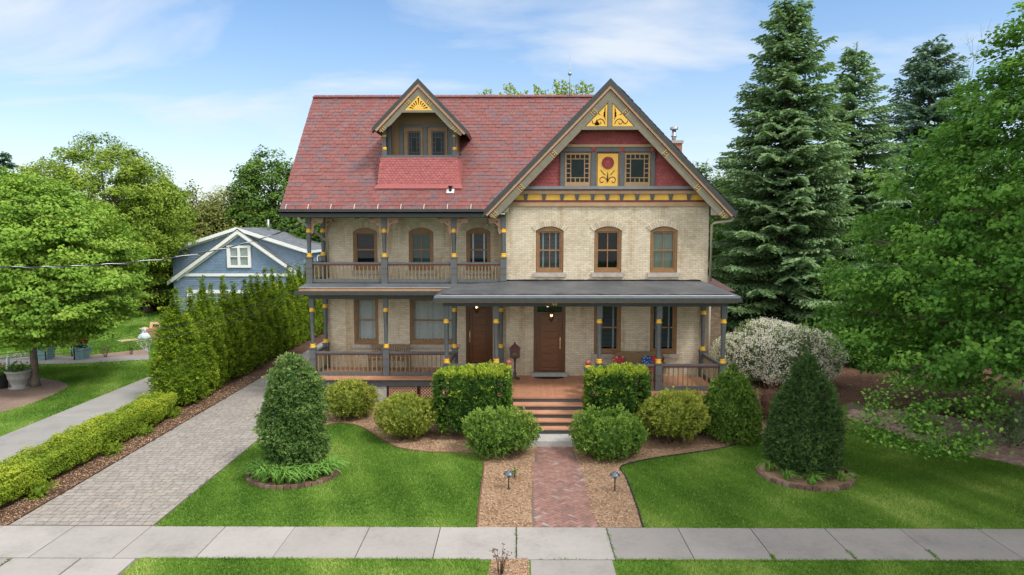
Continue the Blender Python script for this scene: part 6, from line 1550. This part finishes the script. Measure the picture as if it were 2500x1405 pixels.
# ================================================================== NEIGHBOUR'S YARD
YB_ = 48.0
bp_ = lambda u, v, y=YB_: P(u, v, y)
blue = thing('blue_house', 'blue sided neighbour house with white trimmed gable and grey roof', 'house', (-19.6, 50, 0))
BLUE = paint('blue_siding', (.15, .215, .305), .55, .08, 3); BLUE2 = rampmat('blue_fishscale', [(0, (.135, .205, .305)), (1, (.165, .245, .355))], .6, 8, .1); WHITE = paint('white_trim', (.72, .73, .73), .5, .05); GSH = brickmat('grey_shingle', (.125, .14, .16), (.16, .175, .20), (.07, .075, .085), .45, .12, .008, bmp=.3)
pkx, pkz = bp_(580, 556)[0], bp_(580, 556)[2]; elx, elz = bp_(405, 613)[0], bp_(405, 613)[2]; erx = bp_(752, 616)[0]
x0, x1 = bp_(424, 650)[0], bp_(746, 650)[0]; slw = (pkz-elz)/(pkx-elx)
def clap(mb, xa, xb, z0, z1, y, top=None, e=.135):
    z = z0
    while z < z1:
        a, b2 = xa, xb
        if top: a, b2 = max(xa, top(z)[0]), min(xb, top(z)[1])
        if b2-a > .05: mb.add([(a, y-.03, z), (b2, y-.03, z), (b2, y, z+e), (a, y, z+e), (a, y, z), (b2, y, z)], [(0,1,2,3), (4,5,1,0)])
        z += e
b = MB(); tw = lambda z: (pkx-(pkz-.12-z)/slw, pkx+(pkz-.12-z)/slw)
clap(b, x0, x1, .3, pkz-.15, YB_, tw)
z = .3
while z < 4.4: b.add([(x1+.03, YB_, z), (x1+.03, 58, z), (x1, 58, z+.135), (x1, YB_, z+.135)], [(0,1,2,3)]); z += .135
b.poly([(x1-.005, YB_+.01, 0), (x1-.005, 58, 0), (x1-.005, 58, 4.6), (x1-.005, YB_+.01, 4.6)]); b.poly([(x0, YB_+.01, 0), (x1, YB_+.01, 0), (x1, YB_+.01, elz+.1), (pkx, YB_+.01, pkz-.1), (x0, YB_+.01, elz+.1)]); b.poly([(x0, YB_+.01, 0), (x0, YB_+.01, 4.6), (x0, 58, 4.6), (x0, 58, 0)])
b.box(x1-.12, x1+.04, YB_-.04, YB_+.1, .3, 4.4); b.box(x0-.04, x0+.12, YB_-.04, YB_+.1, .3, 4.4)
build('wall', b, BLUE, blue)
b = MB(); yr0, yr1 = YB_-.35, 53.6
b.add([(elx, yr0, elz), (pkx, yr0, pkz), (erx, yr0, elz), (erx, 58.4, elz), (pkx+0, yr1, pkz), (elx, 58.4, elz)], [(0,1,4,5), (1,2,3,4), (4,3,5)])
rf = build('roof', b, GSH, blue)
for s_, ex in ((-1, elx), (1, erx)):
    b = MB(); hf = abs(ex-pkx); rake(b, pkx, pkz+.02, slw, hf, 0, .22, yr0-.03, yr0+.05, s_); rake(b, pkx, pkz-.21, slw, hf-.5, 0, .10, yr0+.28, yr0+.33, s_); rake(b, pkx, pkz-.20, slw, hf-.1, 0, .02, yr0-.02, yr0+.33, s_); build('rake_board', b, WHITE, rf)
b = MB(); b.box(erx-.05, erx+.08, yr0+.1, 58.4, elz-.17, elz-.0); build('gutter', b, WHITE, rf)
b = MB(); vx, vy, vz = P(655, 548, 52.5); b.tube([(vx, vy, pkz-.6), (vx, vy, P(655, 536, 52.5)[2])], .1, 8); build('vent_pipe', b, METAL, rf)
# lower steep gable in front
gpx, gpz = bp_(580, 562, 47.7)[0], bp_(580, 562, 47.7)[2]; glx, glz = bp_(408, 688, 47.7)[0], bp_(408, 688, 47.7)[2]; gs2 = (gpz-glz)/(gpx-glx)
m = MB(); zb2 = bp_(580, 668)[2]
def in_bl(u0, u1, v):
    zz = zb2+v; lm = (gpz-.3-zz)/gs2; a, c = max(x0+u0, gpx-lm), min(x0+u1, gpx+lm)
    return (a-x0, c-x0) if c-a > .05 and not (bp_(555, 1)[0] < (a+c)/2 < bp_(612, 1)[0] and bp_(1, 655)[2] < zz < bp_(1, 600)[2]) else None
shingles(m, (x0, YB_-.02, zb2), (1,0,0), (0,0,1), (0,-1,0), .26, .20, .32, in_bl, 9.5, 3.4, .012, True, .004, .006)
gg = build('gable_shingles', m, BLUE2, blue)
for s_ in (-1, 1):
    b = MB(); hf = gpx-glx; rake(b, gpx, gpz, gs2, hf if s_ < 0 else hf-.6, 0, .27, 47.64, 47.72, s_); rake(b, gpx, gpz-.26, gs2, hf-.6, 0, .14, 47.86, 47.9, s_); rake(b, gpx, gpz-.26, gs2, hf-.3, 0, .03, 47.66, 47.98, s_); build('rake_board', b, WHITE, blue)
    b = MB(); rake(b, gpx, gpz+.10, gs2, hf if s_ < 0 else hf-.6, 0, .09, 47.62, 48, s_); build('roof_edge', b, GSH, blue)
b = MB(); zt2 = bp_(580, 668)[2]; zb3 = bp_(580, 675)[2]; b.box(glx+.75, gpx+hf-.9, 47.9, 47.99, zb3, zt2); build('belt_board', b, WHITE, blue)
b = MB(); b.box(x0+1.3, x1-.4, 47.9, 47.99, bp_(1, 716)[2], bp_(1, 708)[2]); b.box(x0+.9, x0+1.2, 47.9, 47.99, 0, bp_(1, 708)[2]); build('door_trim', b, WHITE, blue)
wu = lambda u: bp_(u, 620, 47.9)[0]; wv = lambda v: bp_(580, v, 47.9)[2]
b = MB(); b.plate([(wu(554), wv(654)), (wu(612), wv(654)), (wu(612), wv(600)), (wu(554), wv(600))], [[(wu(562), wv(648)), (wu(580), wv(648)), (wu(580), wv(628)), (wu(562), wv(628))], [(wu(562), wv(626)), (wu(580), wv(626)), (wu(580), wv(606)), (wu(562), wv(606))], [(wu(586), wv(648)), (wu(605), wv(648)), (wu(605), wv(628)), (wu(586), wv(628))], [(wu(586), wv(626)), (wu(605), wv(626)), (wu(605), wv(606)), (wu(586), wv(606))]], 47.86, 47.97)
bw = build('window', b, WHITE, blue); b = MB(); b.box(wu(560), wu(607), 47.955, 47.968, wv(650), wv(604)); build('pane', b, paint('grey_blind_glass', (.22, .27, .26), .12, .08, bmp=.02, spec=.8), bw)
b = MB(); xs_ = x1+.04; ya, yb2 = 50.6, 51.8; b.box(xs_, xs_+.06, ya, yb2, 3.2, 4.2); sw_ = build('window', b, WHITE, blue); b = MB(); b.box(xs_+.061, xs_+.066, ya+.12, ya+.55, 3.3, 4.1); b.box(xs_+.061, xs_+.066, ya+.65, yb2-.12, 3.3, 4.1); build('pane', b, MATS['dark_glass'], sw_)
# planters and pots
def lathe_thing(name, label, cat, x, y, prof, mat, plant=None, group=None, part='pot'):
    t = thing(name, label, cat, (x, y, 0), group); b = MB(); b.lathe(prof, (x, y, 0), 18); build(part, b, mat, t)
    if plant:
        for pn, mt, n, r, z, lf_, sd in plant:
            rng = np.random.default_rng(sd); Pq = np.stack([x+rng.normal(size=n)*r, y+rng.normal(size=n)*r, z+np.abs(rng.normal(size=n))*r*.9], 1); l = LF(); l.leaves(Pq, np.tile([0, -.4, .8], (n, 1)), np.full(n, lf_), np.full(n, lf_*.7), rng.uniform(size=n), rng, .8); l.build(pn, mt, t)
    return t
x, y = G(48, 947); lathe_thing('urn_planter', 'large grey concrete urn planter in the mulch island', 'planter', x, y, [(.36, 0), (.36, .03), (.24, .04), (.30, .2), (.36, .36), (.38, .38), (.38, .42), (.42, .62), (.46, .64), (.46, .70), (.40, .68)], paint('grey_planter', (.30, .29, .28), .8, .12), [('plant', MIDT, 160, .16, .7, .12, 1)])
x, y = G(2, 948); lathe_thing('flower_pot', 'black pot of red flowers at the left edge', 'flower pot', x, y, [(.22, 0), (.28, .45), (.30, .5), (.26, .48)], BLACK, [('plant', MIDT, 260, .17, .5, .1, 2), ('flowers', REDF, 30, .16, .75, .1, 3)])
for i, (u, v, lab) in enumerate(((112, 877, 'teal square planter with red flowers behind the maple trunk'), (200, 876, 'teal square planter with red flowers right of the garden arbor'))):
    x, y = G(u, v); t = thing('square_planter', lab, 'planter', (x, y, 0), 'teal planters by the arbor'); b = MB(); a, c = .22, .29
    b.add([(x+s1*a, y+s2*a, .0) for s1, s2 in ((-1,-1),(1,-1),(1,1),(-1,1))]+[(x+s1*c, y+s2*c, .48) for s1, s2 in ((-1,-1),(1,-1),(1,1),(-1,1))], [(0,1,5,4), (1,2,6,5), (2,3,7,6), (3,0,4,7), (4,5,6,7)]); b.box(x-.32, x+.32, y-.32, y+.32, .48, .53); build('box', b, paint('teal_planter', (.16, .30, .31), .5, .1), t)
    rng = np.random.default_rng(20+i); n = 420; Pq = np.stack([x+rng.normal(size=n)*.16, y+rng.normal(size=n)*.16, .52+rng.uniform(size=n)*.8], 1); l = LF(); l.leaves(Pq, np.tile([0, -.4, .8], (n, 1)), np.full(n, .13), np.full(n, .08), rng.uniform(size=n), rng, .8); l.build('plant', DKBG, t); n = 40; Pq = np.stack([x+rng.normal(size=n)*.17, y-.1+rng.normal(size=n)*.15, .75+rng.uniform(size=n)*.6], 1); l = LF(); l.leaves(Pq, np.tile([0, -.8, .4], (n, 1)), np.full(n, .11), np.full(n, .10), rng.uniform(size=n), rng, .6); l.build('flowers', REDF, t)
RUST = paint('rusty_iron', (.07, .03, .02), .7, .2)
ap = [G(112, 881), G(182, 880), G(132, 873), G(176, 872)]; t = thing('garden_arbor', 'thin rusty iron arbor standing over the garden path', 'arbor', (ap[0][0], ap[0][1], 0))
for x, y in ap: b = MB(); b.tube([(x, y, 0), (x, y, 2.1)], .03, 6); build('post', b, RUST, t)
b = MB()
for i, j in ((0, 1), (2, 3)):
    A, B_ = ap[i], ap[j]; b.tube([(A[0]+(B_[0]-A[0])*k/10, A[1]+(B_[1]-A[1])*k/10, 2.1+.55*math.sin(PI*k/10)) for k in range(11)], .025, 5)
for k in (0, 5, 10): b.tube([tuple(Vector((*ap[0], 2.1+.55*math.sin(PI*k/10))).lerp(Vector((*ap[1], 2.1+.55*math.sin(PI*k/10))), k/10)), tuple(Vector((*ap[2], 2.1+.55*math.sin(PI*k/10))).lerp(Vector((*ap[3], 2.1+.55*math.sin(PI*k/10))), k/10))], .02, 5)
build('arch', b, RUST, t)
x, y = G(19, 906); b = MB(); b.tube([(x, y, 0), (x+.05, y, .62)], .07, 10); tag(build('pipe_stub', b, paint('white_pvc', (.6, .63, .66), .4, .05)), 'short white pipe standing in the neighbour lawn', 'pipe')
x, y = G(372, 824); t = thing('cardboard_box', 'open cardboard box on the round patio beside the arborvitae', 'box', (x, y, 0)); CARD = paint('cardboard', (.36, .22, .12), .9, .1)
b = MB(); z0, w_ = .015, .32
for a in ((x-w_, x+w_, y-w_, y-w_+.02, z0, .48), (x-w_, x+w_, y+w_-.02, y+w_, z0, .48), (x-w_, x-w_+.02, y-w_+.02, y+w_-.02, z0, .48), (x+w_-.02, x+w_, y-w_+.02, y+w_-.02, z0, .48), (x-w_, x+w_, y-w_, y+w_, z0, z0+.02)): b.box(*a)
build('carton', b, CARD, t); b = MB(); b.add([(x-w_, y+w_, .48), (x+w_, y+w_, .48), (x+w_, y+w_+.1, .82), (x-w_, y+w_+.1, .82), (x-w_, y-w_, .48), (x-w_-.25, y-w_, .55), (x-w_-.25, y+w_, .55), (x-w_, y+w_, .48)], [(0,1,2,3), (4,5,6,7)]); b.bar((x-.1, y+w_-.03, .64), (x+.25, y+w_-.03, .64), .02, .12, mi=1); build('flap', b, [paint('cardboard_inside', (.5, .34, .2), .9, .08), BLACK], t)
x, y = G(352, 829); b = MB(); b.lathe([(.02, .012), (.26, .014), (.31, .10), (.27, .24), (.15, .36), (.05, .42), (.10, .50), (.16, .58), (.02, .52)], (x, y, 0), 22)
for i, q in enumerate(b.v): a_ = math.atan2(q[1]-y, q[0]-x); f = 1+.16*math.sin(a_*5+q[2]*9)+.10*math.sin(a_*11-q[2]*17); b.v[i] = (x+(q[0]-x)*f, y+(q[1]-y)*f*.8, q[2]+(.05*math.sin(a_*3) if q[2] > .2 else 0))
tag(build('plastic_bag', b, paint('pale_plastic', (.5, .58, .66), .3, .1)), 'pale blue plastic bag on the round patio', 'bag')
cs = g2([(283, 834), (330, 829), (340, 832), (296, 837)]); b = MB(); b.flat(cs, .05, .012); tag(build('cardboard_sheet', b, paint('flat_card', (.42, .30, .21), .9, .08)), 'flat cardboard sheet lying on the neighbour lawn', 'cardboard')
x, y = G(346, 761); lathe_thing('flower_tub', 'dark tub of red leaved plants at the far lawn edge', 'planter', x, y, [(.42, 0), (.5, .5), (.52, .55), (.46, .52)], paint('dark_tub', (.06, .05, .05), .7, .2), [('plant', REDL, 400, .42, .6, .24, 8)])
x, y = G(362, 760); b = MB(); t = thing('garden_totem', 'red and turquoise garden ornament on a pole by the far bushes', 'ornament', (x, y, 0)); b.tube([(x, y, 0), (x, y, 2.4)], .03, 6); build('pole', b, IRON, t)
b = MB(); b.sphere((x+.05, y, 1.95), .26, 12, 8, 0, .5, (1, 1, 1.2)); b.sphere((x-.03, y, 2.4), .18, 12, 8); build('red_bulb', b, paint('red_ornament', (.33, .04, .05), .4, .15), t); b = MB(); b.sphere((x-.03, y, 1.4), .22, 12, 8, 0, .5, (1.1, 1, .8)); build('turquoise_bulb', b, paint('turquoise_ornament', (.05, .36, .30), .4, .15), t)
rng = np.random.default_rng(61); l = LF(); n = 420; l.leaves(np.stack([x+rng.normal(size=n)*.5, y-.1+rng.normal(size=n)*.4, .35+rng.uniform(size=n)*.85], 1), np.tile([0, -.5, .7], (n, 1)), np.full(n, .26), np.full(n, .18), rng.uniform(size=n), rng, .7); tag(l.build('red_shrub', REDL), 'bushy dark red plant around the garden ornament', 'shrub')
x, y = G(378, 757); lathe_thing('flower_tub', 'brown pot of yellow flowers beside the red plant', 'planter', x, y, [(.3, 0), (.36, .35), (.38, .4), (.32, .38)], paint('clay_pot', (.2, .1, .06), .8, .2), [('plant', HEDG, 140, .3, .4, .2, 9), ('flowers', leafmat('yellow_flower', (.5, .36, .05), (.62, .5, .1), .2), 60, .3, .5, .16, 10)])
for i, (u, v) in enumerate(((258, 872), (320, 866))): stemplant('border_perennial', ['small reddish perennial in the gravel border', 'green perennial in the gravel border near the arborvitae'][i], 'plant', *G(u, v), 12, .5, BRN if i == 0 else MIDT, .09, 640+i, .25, 6)
# --- overhead wires
WIRE = paint('black_cable', (.015, .015, .017), .5, .1)
def wire(label, pts, r, twist=0.0, name='overhead_cable'):
    q = [P(*p) for p in smooth(pts, 10)]; b = MB(); b.tube(q, r, 6)
    if twist:
        tw_ = [(p[0], p[1]+twist*math.cos(i*1.1), p[2]+twist*math.sin(i*1.1)) for i, p in enumerate(q)]; b.tube(tw_, r*.8, 5, 1)
    tag(build(name, b, [WIRE, METAL]), label, 'cable', 'service cables to the house')
wire('thick twisted black cable rising to the left porch roof corner', [(-200, 640, 16.5), (0, 652, 18), (130, 652, 19), (260, 646, 20), (420, 630, 21.2), (560, 604, 22.3), (660, 576, 23.1), (752, 540, 24.4)], .018, .02)
wire('upper thin cable crossing in front of the arborvitae screen', [(-100, 880, 15), (0, 866, 16), (180, 845, 17.5), (400, 803, 19.5), (560, 768, 21.2), (745, 703, 23.2)], .007)
wire('lower thin cable crossing in front of the arborvitae screen', [(-100, 893, 15), (0, 876, 16), (180, 860, 17.5), (400, 825, 19.5), (560, 788, 21.2), (760, 716, 23.4)], .006)
wire('faint thin cable highest across the left maple', [(-100, 735, 15), (0, 731, 16), (110, 730, 17), (260, 722, 18.5), (420, 706, 20), (620, 672, 22), (752, 628, 23.6)], .004)

# ================================================================== SKY, SUN, CAMERA
SUN_EL, SUN_AZ = math.radians(52), math.radians(55)      # azimuth measured from behind the camera towards the right
wd_ = bpy.data.worlds.new('World'); scn.world = wd_; wd_.use_nodes = True; nt = wd_.node_tree; nt.nodes.clear()
out = nt.nodes.new('ShaderNodeOutputWorld'); bg = nt.nodes.new('ShaderNodeBackground'); sky = nt.nodes.new('ShaderNodeTexSky'); sky.sky_type = 'NISHITA'; sky.sun_disc = False
sky.sun_elevation = SUN_EL; sky.sun_rotation = PI-SUN_AZ; sky.altitude = 200; sky.air_density = 1.0; sky.dust_density = .35; sky.ozone_density = 2.2
tc = nt.nodes.new('ShaderNodeTexCoord'); sx = nt.nodes.new('ShaderNodeSeparateXYZ'); L(nt, tc.outputs['Generated'], sx.inputs[0])
den = math_node(nt, 'ADD', math_node(nt, 'MAXIMUM', sx.outputs[2], 0.0), .22)
cx = nt.nodes.new('ShaderNodeCombineXYZ'); L(nt, math_node(nt, 'DIVIDE', sx.outputs[0], den), cx.inputs[0]); L(nt, math_node(nt, 'MULTIPLY', math_node(nt, 'DIVIDE', sx.outputs[1], den), 1.7), cx.inputs[1])
n1 = nt.nodes.new('ShaderNodeTexNoise'); n1.inputs['Scale'].default_value = 1.15; n1.inputs['Detail'].default_value = 7; n1.inputs['Roughness'].default_value = .52; n1.inputs['Distortion'].default_value = .5
mp = nt.nodes.new('ShaderNodeMapping'); mp.inputs['Location'].default_value = (-4.2, 3.9, 0); L(nt, cx.outputs[0], mp.inputs[0]); L(nt, mp.outputs[0], n1.inputs['Vector'])
mask = ramp(nt, n1.outputs['Fac'], [(.38, (0, 0, 0)), (.56, (.55, .55, .55)), (.70, (1, 1, 1))])
mask = math_node(nt, 'MULTIPLY', mask, .85)
hz = math_node(nt, 'POWER', math_node(nt, 'SUBTRACT', 1.0, math_node(nt, 'MAXIMUM', sx.outputs[2], 0.0), clamp=True), 4.6)
mask = math_node(nt, 'MAXIMUM', mask, math_node(nt, 'MULTIPLY', hz, .85))
hs = nt.nodes.new('ShaderNodeHueSaturation'); hs.inputs['Saturation'].default_value = 1.30; hs.inputs['Value'].default_value = .98; L(nt, sky.outputs[0], hs.inputs['Color'])
col = mixc(nt, mask, hs.outputs[0], (4.6, 4.85, 5.15))
top_fill = nt.nodes.new('ShaderNodeMapRange'); top_fill.interpolation_type = 'SMOOTHSTEP'; top_fill.inputs[1].default_value = .36; top_fill.inputs[2].default_value = .8; L(nt, sx.outputs[2], top_fill.inputs[0])   # added bright cap above the view, as top fill light
col = mixc(nt, math_node(nt, 'MULTIPLY', top_fill.outputs[0], .9), col, (8.6, 8.7, 8.9))
front_fill = nt.nodes.new('ShaderNodeMapRange'); front_fill.interpolation_type = 'SMOOTHSTEP'; front_fill.inputs[1].default_value = -.05; front_fill.inputs[2].default_value = .65; L(nt, math_node(nt, 'MULTIPLY', sx.outputs[1], -1.0), front_fill.inputs[0])   # added glow behind the camera, frontal fill for the facade
col = mixc(nt, math_node(nt, 'MULTIPLY', front_fill.outputs[0], .85), col, (10.8, 10.7, 10.5))
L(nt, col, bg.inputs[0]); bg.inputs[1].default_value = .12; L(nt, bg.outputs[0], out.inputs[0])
sd = bpy.data.lights.new('sun', 'SUN'); sd.energy = 2.1; sd.angle = math.radians(14); sd.color = (1, .955, .88)
so = bpy.data.objects.new('sun', sd); COL.objects.link(so)
dirv = Vector((math.sin(SUN_AZ)*math.cos(SUN_EL), -math.cos(SUN_AZ)*math.cos(SUN_EL), math.sin(SUN_EL))); so.rotation_euler = dirv.to_track_quat('Z', 'Y').to_euler(); so.location = dirv*80
cam = bpy.data.cameras.new('camera'); co = bpy.data.objects.new('camera', cam); COL.objects.link(co); cam.sensor_width = 36; cam.lens = FPX/2500*36; cam.clip_end = 2000
co.location = (0, 0, HC); co.rotation_euler = (PI/2-PIT, 0, YAW); scn.camera = co
vs = scn.view_settings; vs.view_transform = 'Standard'; vs.look = 'None'; vs.exposure = .70; vs.gamma = 1; vs.use_curve_mapping = False
scn.cycles.max_bounces = 8; scn.cycles.transparent_max_bounces = 12; scn.cycles.diffuse_bounces = 4; scn.cycles.use_denoising = True
